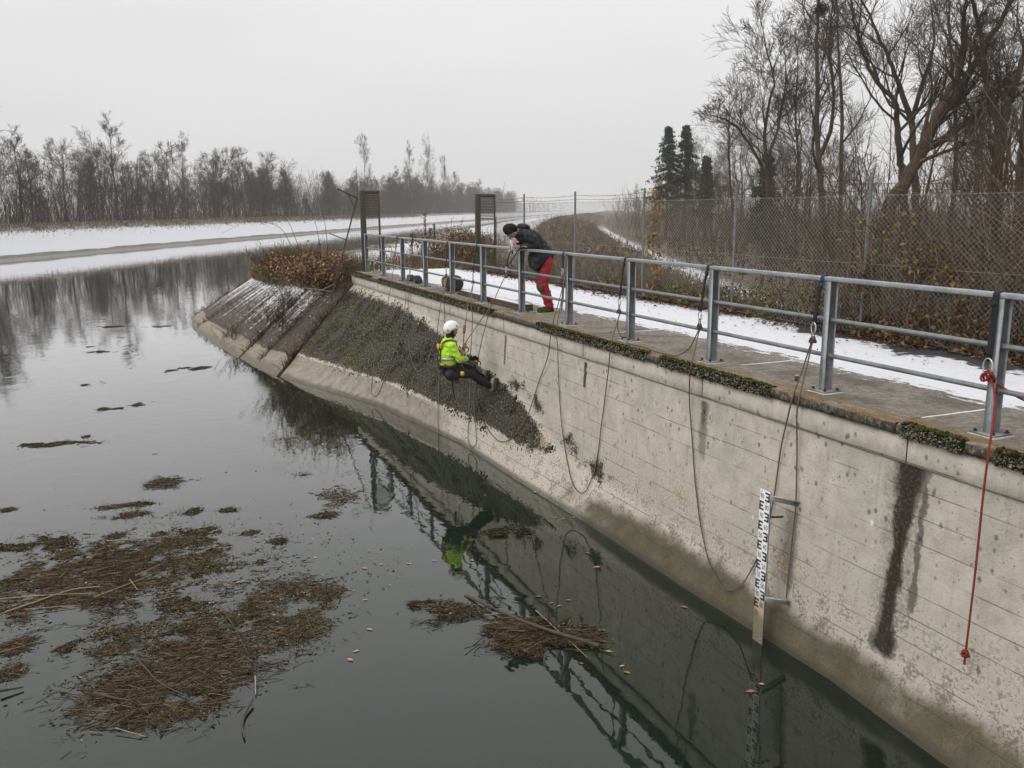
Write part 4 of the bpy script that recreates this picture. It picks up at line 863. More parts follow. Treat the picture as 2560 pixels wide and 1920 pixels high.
child_local(MB().ribbon(q, (NV[0], NV[1], 0), [.18, .19, .19, .18, .16, .13, .09], .02).build('flap', M_BLK), sk)
child_local(MB().tube(catmull([RF(16.5, .1, .1), RF(16.3, .05, .03), RF(16.15, .08, .012), RF(16.2, .16, .012)], 5), .008, 5).build('cord', M_ROPEG, None, True), sk)
stub = empty('anchor_stub', RF(2.92, .12, 0)); tag(stub, 'short rusty steel stub with yellow cap standing on the walkway', 'stub')
child_local(MB().tube([RF(2.92, .12, 0), RF(2.92, .12, .055)], .024, 12).build('pin', M_RUST), stub); child_local(MB().tube([RF(2.92, .12, .0552), RF(2.92, .12, .064)], .025, 12).build('cap', simple('stub_cap', (.42, .33, .16), .7)), stub)
# chalk rings and blots on the wall
M_CHALK = simple('chalk_white', (.70, .69, .66), .95, 0, .12, 60)
for k_, (s, z, r_) in enumerate(((5.55, -.67, .022), (4.99, -.61, .024), (4.70, -.69, .034), (4.36, -.67, .032), (3.86, -.56, .042), (5.92, -.70, .026), (7.83, -.82, .018), (6.80, -.60, .016), (3.28, -.66, .020), (1.94, -.71, .016))):
    zf_ = float(np.interp(s, fold_s, fold_z)); tf_ = -.24 - .035 * (-.35 - z); a = np.linspace(0, 2 * math.pi, 17)[:-1]; wob = 1 + .12 * np.sin(a * 3 + k_)
    q = RFa(np.stack([s + r_ * .75 * np.cos(a) * wob, np.full(16, tf_ - .009), z + r_ * 1.15 * np.sin(a) * wob], -1)); mb = MB().tube(q, .0042 if k_ != 6 else .007, 5, False, None, True)
    if k_ == 4: mb.tube(RFa(np.array([(s, tf_ - .009, z + .04), (s + .004, tf_ - .009, z - .015)])), .005, 5)
    child_local(mb.build('chalk_mark', M_CHALK), WROOT)
# ================================================================== PEOPLE
class Body:
    "overlapping rounded masses fused into one continuous skin; points are (t, s, z) of the railing frame"
    def __init__(b): b.m = MB()
    def w(b, p): return np.array(RF(p[1], p[0], p[2]))
    def limb(b, pts, seg=12):
        P = [b.w(p[:3]) for p in pts]; r = [p[3] for p in pts]
        for i in range(len(P) - 1):
            k = max(2, int(np.linalg.norm(P[i + 1] - P[i]) / (min(r[i], r[i + 1]) * .5)))
            for u in np.linspace(0, 1, k + 1): b.m.ball(P[i] * (1 - u) + P[i + 1] * u, r[i] * (1 - u) + r[i + 1] * u, seg)
        return b
    def mass(b, c, r, tilt=0.):
        "ellipsoid with radii (t, s, z), tilted in the t-z plane"
        V = []; M = MB().ball((0, 0, 0), (1, 1, 1), 14); v = np.vstack(M.V) * np.array(r); ct, stt = math.cos(tilt), math.sin(tilt)
        v = np.stack([v[:, 0] * ct - v[:, 2] * stt, v[:, 1], v[:, 0] * stt + v[:, 2] * ct], -1) + np.array(c)
        b.m.add(RFa(np.stack([v[:, 1], v[:, 0], v[:, 2]], -1)), np.vstack(M.F4)); return b
    def build(b, name, mat, parent, voxel=.013, smooth=5, wrinkle=0., seed=0):
        o = b.m.build(name, None); r = o.modifiers.new('r', 'REMESH'); r.mode = 'VOXEL'; r.voxel_size = voxel
        s = o.modifiers.new('s', 'SMOOTH'); s.factor = .5; s.iterations = smooth
        dg = bpy.context.evaluated_depsgraph_get(); me = bpy.data.meshes.new_from_object(o.evaluated_get(dg)); old = o.data; o.modifiers.clear(); o.data = me; bpy.data.meshes.remove(old)
        n = len(me.vertices); co = np.empty(n * 3, np.float32); me.vertices.foreach_get('co', co); co = co.reshape(-1, 3); no = np.empty(n * 3, np.float32); me.vertices.foreach_get('normal', no); no = no.reshape(-1, 3)
        if wrinkle:
            w_ = fnoise(co[:, 0] * 1.0 + co[:, 1] * .6, co[:, 2] * 1.6, 13., seed) - .5 + .6 * (fnoise(co[:, 1] - co[:, 0] * .5, co[:, 2] * .7 + co[:, 0], 24., seed + 5) - .5); co = co + no * (w_ * wrinkle)[:, None]; me.vertices.foreach_set('co', co.ravel().astype(np.float32))
        me.polygons.foreach_set('use_smooth', np.ones(len(me.polygons), bool)); me.materials.clear(); me.materials.append(mat); me.update()
        return child_local(o, parent) if parent is not None else o
def cloth(name, col, var=.2, rough=.8):
    t = NT(name); P = t.geo(); f = t.noise(P, 22, 3, .6); c = np.array(col); return t.done(t.ramp(f, [(.3, tuple(c * (1 - var))), (.7, tuple(np.minimum(1, c * (1 + var))))]), rough, 0, t.bump(f, .25, .01), .3)
M_SKIN = simple('skin', (.42, .235, .175), .55, 0, .1, 30); M_BLKJ = cloth('black_jacket', (.017, .017, .020), .35, .62); M_REDT = cloth('red_trousers', (.30, .022, .026)); M_GREYK = cloth('grey_knee_patch', (.075, .058, .055))
M_HIVIS = cloth('hivis_yellow', (.44, .70, .05), .25); M_REFL = simple('reflective_tape', (.42, .43, .42), .4, .2); M_BLKT = cloth('black_trousers', (.020, .014, .016), .4); M_HELM = simple('helmet_white', (.78, .78, .77), .35, 0, .05); M_KNIT = cloth('black_knit', (.012, .012, .014), .4, .95)
M_BOOT = cloth('boot_brown', (.05, .036, .028), .3); M_LIME = simple('sole_lime', (.42, .55, .07), .6); M_ORAN = simple('gear_orange', (.55, .25, .03), .4, .3); M_SOLE = simple('boot_sole', (.05, .05, .05), .8); M_YELG = simple('harness_yellow', (.62, .40, .04), .6); M_GREYB = simple('boot_grey', (.24, .22, .20), .8)

# ---- man leaning on the railing ----------------------------------------------------------------------
man = empty('person', RF(9.52, .35, 0)); tag(man, 'person in black jacket, black cap and red trousers leaning over the railing with a bottle', 'person')
sm = 9.52
b = Body()                                             # body: head, neck, trunk, legs, arms, hands
b.mass((-.275, sm, 1.395), (.120, .078, .092), -.42).limb([(-.23, sm, 1.37, .055), (-.12, sm, 1.385, .06)])
b.limb([(-.12, sm, 1.38, .085), (.1, sm, 1.25, .12), (.32, sm, .98, .125)])
for sg, hp, kn, an in ((-1, (.33, .90), (.25, .49), (.385, .10)), (1, (.36, .90), (.33, .48), (.475, .10))):
    so = sm + sg * .095; b.limb([(hp[0], so, hp[1], .085), (kn[0], so + sg * .02, kn[1], .058), (an[0], so + sg * .02, an[1], .042)])
HN, HFm = (-.195, sm - .03, 1.150), (-.225, sm + .035, 1.165)
for sg, el, hd in ((-1, (.10, sm - .23, 1.165), HN), (1, (.06, sm + .24, 1.17), HFm)):
    b.limb([(-.04, sm + sg * .17, 1.32, .055), (el[0], el[1], el[2], .042), (hd[0] + .05, hd[1] + sg * .02, hd[2], .03)])
b.mass((-.30, sm, 1.300), (.018, .016, .022))           # nose
b.build('body', M_SKIN, man, .012, 3)
hb = lambda pts, nm: Body().limb(pts, 8).build(nm, M_SKIN, man, .0055, 2)
# hands closed round the bottle, five fingers each
for hd, sg in ((HN, -1), (HFm, 1)):
    h_ = Body(); h_.limb([(hd[0] + .055, hd[1] + sg * .012, hd[2] - .002, .026), (hd[0] + .005, hd[1], hd[2], .028)], 8); h_.mass((hd[0] - .005, hd[1], hd[2]), (.04, .022, .038))
    for k, (dz, ln) in enumerate(((.028, .95), (.010, 1.05), (-.009, 1.0), (-.027, .85))):
        c = (hd[0] - .035, hd[1] + sg * .005, hd[2] + dz); h_.limb([(*c, .0095), (c[0] - .028 * ln, c[1] - sg * .006, c[2], .009), (c[0] - .040 * ln, c[1] - sg * .030, c[2] - .002, .0082), (c[0] - .030 * ln, c[1] - sg * .048, c[2] - .003, .0072)], 8)
    h_.limb([(hd[0] + .012, hd[1] - sg * .008, hd[2] + .028, .0115), (hd[0] - .012, hd[1] - sg * .022, hd[2] + .047, .010), (hd[0] - .038, hd[1] - sg * .026, hd[2] + .052, .0085)], 8)
    h_.build('hand', M_SKIN, man, .0055, 2)
# face details
for sg in (-1, 1):
    child_local(MB().ball(RF(sm + sg * .033, -.335, 1.325), (.010, .010, .008), 8).build('eye', simple('eye_dark', (.03, .02, .02), .3)), man); Body().mass((-.235, sm + sg * .08, 1.375), (.030, .012, .020), -.4).build('ear', M_SKIN, man, .006, 2)
child_local(MB().tube([RF(sm - .025, -.245, 1.305), RF(sm, -.247, 1.300), RF(sm + .025, -.245, 1.305)], .006, 6).build('mouth', simple('lips', (.30, .13, .11), .6)), man)
Body().mass((-.315, sm, 1.432), (.112, .100, .098), -.42).mass((-.265, sm, 1.450), (.110, .100, .085), -.42).build('knit_cap', M_KNIT, man, .01, 3)
j = Body(); j.limb([(-.05, sm, 1.355, .135), (.08, sm, 1.27, .165), (.22, sm, 1.12, .175), (.30, sm, .98, .180)]); j.mass((-.04, sm, 1.35), (.12, .225, .10), -.7); j.mass((.10, sm, 1.26), (.15, .215, .16), -.7); j.mass((.27, sm, 1.02), (.19, .205, .20), -.8)
j.limb([(.21, sm - .08, .95, .13), (.15, sm - .08, .82, .09)]).limb([(.21, sm + .08, .95, .13), (.17, sm + .08, .84, .09)]).limb([(.36, sm, .99, .155), (.38, sm, .92, .12)])
for sg, el, hd in ((-1, (.10, sm - .23, 1.165), HN), (1, (.06, sm + .24, 1.17), HFm)):
    j.limb([(-.04, sm + sg * .18, 1.325, .082), (.04, sm + sg * .215, 1.25, .072), (el[0], el[1], el[2] + .01, .062), (el[0] - .1, el[1] - sg * .08, el[2] + .0, .052), (hd[0] + .075, hd[1] + sg * .03, hd[2], .044)])
j.mass((-.13, sm, 1.37), (.055, .10, .085), -.6).mass((-.165, sm, 1.345), (.05, .085, .07), -.6); j.mass((-.03, sm, 1.475), (.10, .115, .05), -.35)
j.build('jacket', M_BLKJ, man, .011, 3, .036, 3)
Body().mass((-.085, sm, 1.475), (.075, .105, .060), -.3).mass((.0, sm, 1.49), (.05, .09, .035), -.4).build('hood', M_BLKJ, man, .012, 3, .012, 8)
tr_ = Body(); tr_.mass((.36, sm, .90), (.125, .165, .13))
for sg, hp, kn, an in ((-1, (.34, .88), (.255, .49), (.385, .15)), (1, (.37, .88), (.335, .48), (.475, .15))):
    so = sm + sg * .095; tr_.limb([(hp[0], so, hp[1], .118), ((hp[0] + kn[0]) / 2 - .005, so + sg * .01, .68, .104), (kn[0], so + sg * .02, kn[1], .086), ((kn[0] + an[0]) / 2 + .02, so + sg * .02, .31, .084), (an[0] - .005, so + sg * .02, an[1], .074)])
tr_.build('trousers', M_REDT, man, .011, 3, .038, 11)
for sg, kn in ((-1, (.255, .49)), (1, (.335, .48))): Body().mass((kn[0] - .028, sm + sg * .115, kn[1] - .02), (.062, .076, .115), .12).build('knee_patch', M_GREYK, man, .01, 3)
for sg, x0 in ((-1, .0), (1, .10)):
    so = sm + sg * .115; bt_ = Body(); bt_.limb([(.40 + x0, so, .115, .058), (.40 + x0, so, .065, .052)]).limb([(.43 + x0, so, .055, .048), (.30 + x0, so, .048, .048), (.19 + x0, so, .040, .040)]); bo_ = bt_.build('boot', M_BOOT, man, .009, 3)
    so_ = MB(); L = [(.475 + x0, .036), (.44 + x0, .046), (.34 + x0, .040), (.24 + x0, .050), (.17 + x0, .042), (.148 + x0, .02)]
    V = [RF(so + sg2 * w, tq, z) for z in (.0, .022) for sg2 in (1, -1) for tq, w in (L if sg2 == 1 else L[::-1])]; n_ = 12
    so_.add(V, [[i, (i + 1) % n_, n_ + (i + 1) % n_, n_ + i] for i in range(n_)]); so_.add(V[n_:], [[0, 1, 10, 11], [1, 2, 9, 10], [2, 3, 8, 9], [3, 4, 7, 8], [4, 5, 6, 7]])
    child_local(so_.build('sole', M_LIME), man)
# bottle in his hands
bo = empty('water_bottle', RF(sm, -.262, 1.12)); tag(bo, 'clear plastic water bottle with blue cap held over the railing', 'bottle')
t = NT('bottle_plastic'); M_BOT = t.done((.62, .68, .72), .15, 0, None, .6)
bz = [(1.10, .026), (1.11, .031), (1.16, .031), (1.165, .029), (1.20, .031), (1.235, .030), (1.262, .016), (1.272, .013)]; a = np.linspace(0, 2 * math.pi, 17)[:-1]
ax = np.array([-.30, 0, .95]); V = []
for z, r in bz:
    for x in a: V.append(RF(sm + r * math.sin(x), -.255 - (z - 1.16) * .28 + r * math.cos(x), z))
child_local(npmesh('bottle_body', V, [[i * 16 + k, i * 16 + (k + 1) % 16, (i + 1) * 16 + (k + 1) % 16, (i + 1) * 16 + k] for i in range(7) for k in range(16)], M_BOT, None, True), bo)
child_local(MB().tube([RF(sm, -.287, 1.272), RF(sm, -.293, 1.292)], .0155, 12).build('cap', simple('cap_blue', (.04, .09, .38), .4)), bo)

# ---- rope access worker -----------------------------------------------------------------------------------
wk = empty('person', RF(10.23, -1.2, -1.05)); tag(wk, 'person in yellow jacket and white helmet hanging on ropes with feet against the wall', 'person')
sw = 10.23
b = Body()
b.mass((-1.105, sw, -.305), (.088, .074, .112), .18).limb([(-1.14, sw, -.38, .05), (-1.17, sw, -.47, .055)]).limb([(-1.18, sw, -.5, .10), (-1.20, sw, -.75, .11), (-1.17, sw, -.98, .12)])
b.mass((-1.015, sw, -.305), (.018, .014, .016)).mass((-1.03, sw, -.36), (.02, .03, .014))
HA, HB = (-.835, sw - .05, -.815), (-.68, sw + .12, -.855)
b.limb([(-1.18, sw - .17, -.545, .05), (-1.07, sw - .23, -.79, .04), (-.90, sw - .08, -.82, .03)]).limb([(-1.18, sw + .17, -.545, .05), (-1.0, sw + .24, -.77, .04), (-.74, sw + .13, -.85, .03)])
LEG = [(-1, [(-1.12, sw - .09, -1.02), (-.80, sw - .16, -1.09), (-.50, sw - .17, -1.31)]), (1, [(-1.12, sw + .09, -1.02), (-.78, sw + .2, -1.03), (-.47, sw + .24, -1.24)])]
for sg, (h_, k_, a_) in LEG: b.limb([(*h_, .08), (*k_, .055), (*a_, .04)])
b.build('body', M_SKIN, wk, .012, 3)
for hd, sg in ((HA, -1), (HB, 1)):
    h_ = Body(); h_.limb([(hd[0] - .06, hd[1], hd[2], .028), (hd[0], hd[1], hd[2], .03)], 8).mass((hd[0] + .01, hd[1], hd[2]), (.042, .024, .036))
    for k, (dz, ln) in enumerate(((.028, .95), (.010, 1.05), (-.009, 1.0), (-.027, .85))):
        c = (hd[0] + .04, hd[1], hd[2] + dz); h_.limb([(*c, .0105), (c[0] + .03 * ln, c[1] - sg * .004, c[2] - .006, .010), (c[0] + .042 * ln, c[1] - sg * .026, c[2] - .012, .009), (c[0] + .028 * ln, c[1] - sg * .044, c[2] - .014, .008)], 8)
    h_.limb([(hd[0] - .01, hd[1] - sg * .014, hd[2] + .03, .012), (hd[0] + .018, hd[1] - sg * .03, hd[2] + .046, .0105), (hd[0] + .045, hd[1] - sg * .034, hd[2] + .046, .009)], 8); h_.build('glove', M_KNIT, wk, .006, 2)
for sg in (-1, 1): child_local(MB().ball(RF(sw + sg * .032, -1.025, -.288), (.009, .009, .007), 8).build('eye', simple('eye_dark', (.03, .02, .02), .3)), wk)
child_local(MB().tube([RF(sw - .022, -1.018, -.362), RF(sw, -1.012, -.364), RF(sw + .022, -1.018, -.362)], .0055, 6).build('mouth', simple('lips', (.30, .13, .11), .6)), wk)
hd_ = Body(); hd_.mass((-1.15, sw, -.32), (.078, .088, .105), .1).limb([(-1.15, sw, -.40, .075), (-1.165, sw, -.45, .085)]).mass((-1.10, sw, -.395), (.05, .062, .03)); hd_.build('balaclava', M_KNIT, wk, .009, 2)
# helmet shell with brim, vents and chin strap
V = []; nA, nB = 24, 9
for i in range(nB):
    th = math.pi * .53 * i / (nB - 1)
    for k in range(nA):
        ph = 2 * math.pi * k / nA; x = .136 * math.sin(th) * math.cos(ph); y = .112 * math.sin(th) * math.sin(ph); z = .122 * math.cos(th)
        if i == nB - 1: x *= 1.06 + (.16 if math.cos(ph) > .6 else 0); z -= .012 + (.035 if math.cos(ph) < -.3 else 0)
        c, s_ = math.cos(.28), math.sin(.28); V.append(RF(sw + y, -1.125 + x * c - z * s_, -.262 + x * s_ + z * c))
F = [[i * nA + k, i * nA + (k + 1) % nA, (i + 1) * nA + (k + 1) % nA, (i + 1) * nA + k] for i in range(nB - 1) for k in range(nA)]
he = npmesh('helmet', V, F, M_HELM, None, True); so_ = he.modifiers.new('s', 'SOLIDIFY'); so_.thickness = .010; child_local(he, wk)
for k, (x, z) in enumerate(((-.07, .055), (-.045, .075), (-.015, .085), (.02, .085), (.05, .07), (-.095, .0), (.075, .02))):
    c, s_ = math.cos(.28), math.sin(.28); y = .112 * math.sqrt(max(0, 1 - (x / .136) ** 2 - (z / .122) ** 2)) + .004
    child_local(MB().ball(RF(sw - y, -1.125 + x * c - z * s_, -.262 + x * s_ + z * c), (.010 if k < 5 else .018, .010 if k < 5 else .018, .006 if k < 5 else .014), 8).build('vent', M_KNIT), wk)
child_local(MB().ribbon(catmull(np.array([RF(sw - .105, -1.13, -.30), RF(sw - .085, -1.085, -.36), RF(sw - .05, -1.055, -.41), RF(sw, -1.05, -.42)]), 4), (DV[0], DV[1], 0), .016, .004).build('chin_strap', M_WEB), wk)
j = Body(); j.limb([(-1.185, sw, -.52, .12), (-1.215, sw, -.68, .145), (-1.205, sw, -.86, .14)]).mass((-1.19, sw, -.545), (.115, .215, .085), .1).mass((-1.21, sw, -.70), (.145, .19, .17)).mass((-1.195, sw, -.86), (.14, .175, .09)).mass((-1.165, sw, -.455), (.085, .095, .055), .2)
for pts in ([(-1.18, sw - .185, -.56, .078), (-1.12, sw - .215, -.68, .070), (-1.07, sw - .23, -.79, .064), (-.985, sw - .16, -.81, .056), (-.90, sw - .085, -.82, .048)], [(-1.18, sw + .185, -.56, .078), (-1.09, sw + .23, -.68, .070), (-1.0, sw + .24, -.77, .062), (-.88, sw + .19, -.81, .055), (-.79, sw + .145, -.845, .047)]): j.limb(pts)
j.build('jacket', M_HIVIS, wk, .010, 3, .030, 5)
def band(c, r, tilt, w, nm, mat, n=28):
    q = []; 
    for x in np.linspace(0, 2 * math.pi, n): q.append(RF(c[1] + r[1] * math.sin(x), c[0] + r[0] * math.cos(x), c[2] + tilt * math.cos(x)))
    child_local(MB().ribbon(q, (0, 0, 1), w, .006).build(nm, mat), wk)
band((-1.205, sw, -.785), (.155, .195), .0, .045, 'reflective_band', M_REFL)
for (p, q) in (((-1.03, sw - .195, -.80), (-1.0, sw - .172, -.806)), ((-.955, sw - .132, -.814), (-.93, sw - .112, -.817))): child_local(MB().tube([RF(p[1], p[0], p[2]), RF(q[1], q[0], q[2])], .064 if p[0] < -1 else .058, 14).build('sleeve_band', M_REFL, None, True), wk)
# harness
strap = lambda pts, w, nm='harness_strap', m=M_WEB: child_local(MB().ribbon(catmull(np.array([RF(p[1], p[0], p[2]) for p in pts]), 5), (DV[0], DV[1], 0), w, .008).build(nm, m), wk)
for sg in (-1, 1):
    strap([(-1.36, sw + sg * .05, -.70), (-1.33, sw + sg * .08, -.52), (-1.22, sw + sg * .11, -.455), (-1.08, sw + sg * .10, -.50), (-1.045, sw + sg * .06, -.66), (-1.05, sw + sg * .05, -.88)], .042)
    strap([(-1.36, sw + sg * .05, -.70), (-1.365, sw + sg * .07, -.82), (-1.33, sw + sg * .10, -.95)], .042)
for z, nm in ((-.93, 'waist_belt'), (-.955, 'waist_belt')): band((-1.185, sw, z), (.175, .205), .0, .07, nm, M_WEB)
child_local(MB().box((sw - .04, -1.385, -.64), (sw + .04, -1.362, -.53), RFa).build('back_plate', M_YELG), wk); child_local(MB().box((sw - .09, -1.36, -.60), (sw - .05, -1.32, -.52), RFa).build('back_buckle', M_YELG), wk); child_local(MB().box((sw - .14, -1.36, -.90), (sw - .09, -1.30, -.86), RFa).build('side_buckle', M_YELG), wk); child_local(MB().box((sw - .11, -1.085, -.50), (sw - .07, -1.05, -.45), RFa).build('chest_buckle', M_YELG), wk)
tr_ = Body(); tr_.mass((-1.17, sw, -1.02), (.155, .185, .125))
for sg, (h_, k_, a_) in LEG:
    mid = tuple((np.array(h_) + np.array(k_)) / 2); sh = tuple((np.array(k_) + np.array(a_)) / 2); tr_.limb([(*h_, .105), (mid[0], mid[1], mid[2], .092), (*k_, .076), (sh[0], sh[1], sh[2] - .01, .076), (*a_, .064)])
tr_.build('trousers', M_BLKT, wk, .011, 3, .032, 9)
for sg, (h_, k_, a_) in LEG:
    f_ = Body(); ti = (-.375, a_[1], a_[2] + .10); he_ = (-.415, a_[1], a_[2] - .075); f_.limb([(a_[0] + .01, a_[1], a_[2], .058), (he_[0] - .03, he_[1], he_[2] + .03, .045)]).limb([(he_[0] - .025, he_[1], he_[2], .045), (-.435, a_[1], a_[2] + .02, .045), (ti[0] - .035, ti[1], ti[2], .036)]); f_.build('boot', M_GREYB, wk, .01, 3)
    child_local(MB().tube([RF(a_[1], -.378, he_[2] - .02), RF(a_[1], -.372, a_[2]), RF(a_[1], -.345, ti[2] + .02)], [.036, .040, .034], 8).build('boot_sole', M_SOLE, None, True), wk)
bg_ = Body(); bg_.mass((-1.24, sw - .22, -1.06), (.10, .06, .10)).mass((-1.16, sw - .225, -1.10), (.09, .05, .07)); bg_.build('tool_pouch', M_BLKJ, wk, .012, 3, .01, 2)
child_local(MB().box((sw - .285, -1.06, -1.08), (sw - .25, -1.0, -1.0), RFa).build('pouch_tab', M_YELG), wk)
# devices on the ropes
def device(name, c, label, sc=1.):
    g = empty(name, RF(c[1], c[0], c[2])); tag(g, label, 'climbing gear', 'rope devices of the worker'); child_local(MB().box((c[1] - .018, c[0] - .035 * sc, c[2] - .06 * sc), (c[1] + .018, c[0] + .035 * sc, c[2] + .05 * sc), RFa).build('side_plate', M_ORAN), g)
    bevel(g.children[0], .01, 3)
    child_local(MB().tube(catmull(np.array([RF(c[1], c[0] + .01, c[2] - .02), RF(c[1] - .02, c[0] + .06 * sc, c[2] - .05), RF(c[1] - .02, c[0] + .05 * sc, c[2] - .12 * sc)]), 4), .011, 6).build('handle', M_BLK, None, True), g)
    child_local(carabiner((c[1], c[0] - .01, c[2] - .085), .085, .05, M_ALUD).build('carabiner', M_ALUD, None, True), g); return g
device('descender', (-.855, 10.30, -.60), 'orange descender at the chest of the hanging worker'); device('descender', (-.95, 10.18, -.70), 'small orange device on the harness below the descender', .7); device('rope_clamp', (-.455, 10.72, -.95), 'orange hand clamp on the rope in front of the worker', .85)
lp = catmull(np.array([RF(10.91, -.6, -.2), RF(10.72, -.7, -.34), RF(10.5, -.80, -.5), RF(10.3, -.9, -.72)]), 6)
o = empty('shock_absorber', RF(10.8, -.66, -.28)); tag(o, 'red and brown shock absorbing lanyard above the chest of the worker', 'lanyard'); child_local(MB().tube(lp, .010, 6).build('lanyard', rope_mat('lanyard_red', (.10, .03, .02), (.22, .09, .05)), None, True), o); child_local(MB().tube(lp[5:10], .026, 8).build('absorber_pack', simple('absorber_red', (.22, .03, .03), .6), None, True), o); child_local(MB().ball(RF(10.90, -.605, -.21), (.022, .022, .03), 8).build('swivel', M_ORAN), o)
child_local(MB().tube([RF(sw + .13, -.66, -.855), RF(10.70, -.47, -.96)], .009, 6).build('clamp_lanyard', M_BLK), wk)
child_local(MB().tube([RF(sw - .16, -1.20, -1.10), RF(sw - .10, -1.13, -1.52)], [.018, .016], 8).build('hanging_bar', simple('bar_dark', (.06, .04, .035), .7)), wk)
for pts in ([(-1.16, sw - .2, -1.12), (-1.13, sw - .17, -1.35), (-1.08, sw - .14, -1.62)], [(-.98, sw - .1, -.9), (-.92, sw - .1, -1.05), (-.93, sw - .1, -1.28), (-.96, sw - .1, -1.12), (-.99, sw - .1, -.92)], [(-.97, sw - .06, -.9), (-.86, sw - .05, -1.15), (-.80, sw - .02, -1.38), (-.74, sw, -1.6)], [(-.99, sw + .05, -1.1), (-.99, sw + .05, -1.35), (-1.02, sw + .05, -1.55)]):
    child_local(MB().tube(catmull(np.array([RF(p[1], p[0], p[2]) for p in pts]), 6), .0065, 5).build('gear_cord', M_ROPEG, None, True), wk)
for z in (-1.12, -1.22, -1.3): child_local(carabiner((sw - .05, -1.0, z), .075, .045, M_ALUD).build('carabiner', M_ALUD, None, True), wk)
# ================================================================== TREES AND OTHER GROWTH
def bark_mat(name, c1, c2, snow=.5):
    t = NT(name); P = t.geo(); f = t.noise(P, .7, 2, .5)
    nz = t.sep(t.node('NewGeometry').outputs['Normal'])[2]
    s_ = t.mul(t.mul(t.step(nz, .45, .8), t.step(f, .50, .62)), snow)
    return t.diffuse(t.mix(s_, t.ramp(f, [(.3, c1), (.7, c2)]), (.62, .62, .64)))
M_BARK = bark_mat('bark_brown', (.040, .029, .020), (.085, .064, .046), .45)
M_BARKG = bark_mat('bark_grey', (.052, .041, .031), (.105, .084, .066), .35)
M_TWIG = bark_mat('twig_brown', (.052, .035, .023), (.105, .074, .050), .12)
M_FARWOOD = bark_mat('wood_far', (.044, .030, .021), (.084, .060, .045), .12)
def sample_line(P, R, u):
    "points, tangents, radii at parameter u (B,m) of polylines P (B,N,3)"
    B, N, _ = P.shape; x = u * (N - 1); i = np.clip(np.floor(x).astype(int), 0, N - 2); f = (x - i)[..., None]; b = np.arange(B)[:, None]
    A, C = P[b, i], P[b, i + 1]; T = C - A; T /= np.linalg.norm(T, axis=-1, keepdims=True) + 1e-9
    return A * (1 - f) + C * f, T, R[b, i] * (1 - f[..., 0]) + R[b, i + 1] * f[..., 0]
def sprout(P, R, L, m, rng, ang=(.5, 1.0), ratio=.5, start=.3, N=5, up=.15, wig=.18, rr=.6, taper=.15, decay=.55):
    B = len(P); u = start + (1 - start) * rng.random((B, m)) ** .9
    p, T, r = sample_line(P, R, u); p = p.reshape(-1, 3); T = T.reshape(-1, 3); r = r.reshape(-1); uf = u.reshape(-1)
    rp = rng.normal(size=T.shape); rp -= (rp * T).sum(1, keepdims=True) * T; rp /= np.linalg.norm(rp, axis=1, keepdims=True) + 1e-9
    a = rng.uniform(*ang, len(T))[:, None]; D = T * np.cos(a) + rp * np.sin(a)
    Ln = np.repeat(L, m) * ratio * (1 - decay * uf) * rng.uniform(.6, 1.35, len(T)); seg = Ln / (N - 1)
    pts = [p]
    for k in range(N - 1):
        D = D + rng.normal(size=D.shape) * wig; D[:, 2] += up; D /= np.linalg.norm(D, axis=1, keepdims=True)
        pts.append(pts[-1] + D * seg[:, None])
    r0 = np.maximum(r * rr * rng.uniform(.7, 1.1, len(r)), .0035)
    return np.stack(pts, 1), r0[:, None] * np.linspace(1, taper, N)[None], Ln
def tree_mesh(lines, r0, rng, m1=14, m2=8, m3=7, m4=4, up=.12, thin=.004, l1=.42, start=.35, sides=(9, 5, 4, 3)):
    Vs, Fs, n = [], [], 0
    def put(P, R, k):
        nonlocal n
        V, F = tubes(P, np.maximum(R, thin), k); Vs.append(V); Fs.append(F + n); n += len(V)
    lim = []
    for i, L in enumerate(lines):
        P = catmull(np.array(L, float), 4); P[1:-1] += rng.normal(size=P[1:-1].shape) * .02 * r0 * 5
        R = r0 * (1 if i == 0 else .62) * np.linspace(1, .16, len(P)) ** 1.1
        if i == 0: R[:3] *= np.array([1.5, 1.22, 1.07])
        put(P[None], R[None], sides[0]); lim.append((P, R, np.linalg.norm(np.diff(P, axis=0), axis=1).sum()))
    for i, (P, R, L) in enumerate(lim):
        st = start if i == 0 else .15
        P1, R1, L1 = sprout(P[None], R[None], np.array([L]), m1 if i == 0 else max(5, m1 // 2), rng, (.45, 1.0), l1, st, 7, up, .16, .55)
        put(P1, R1, sides[1])
        P2, R2, L2 = sprout(P1, R1, L1, m2, rng, (.35, .8), .60, .18, 5, up * .7, .13, .6, .25, .45); put(P2, R2, sides[2])
        P3, R3, L3 = sprout(P2, R2, L2, m3, rng, (.3, .75), .68, .12, 4, up * .5, .13, .62, .35, .4); put(P3, R3, sides[3])
        if m4:
            P4, R4, L4 = sprout(P3, R3, L3, m4, rng, (.3, .7), .75, .1, 3, up * .3, .12, .7, .5, .35); put(P4, R4, 3)
    return np.vstack(Vs), np.vstack(Fs)
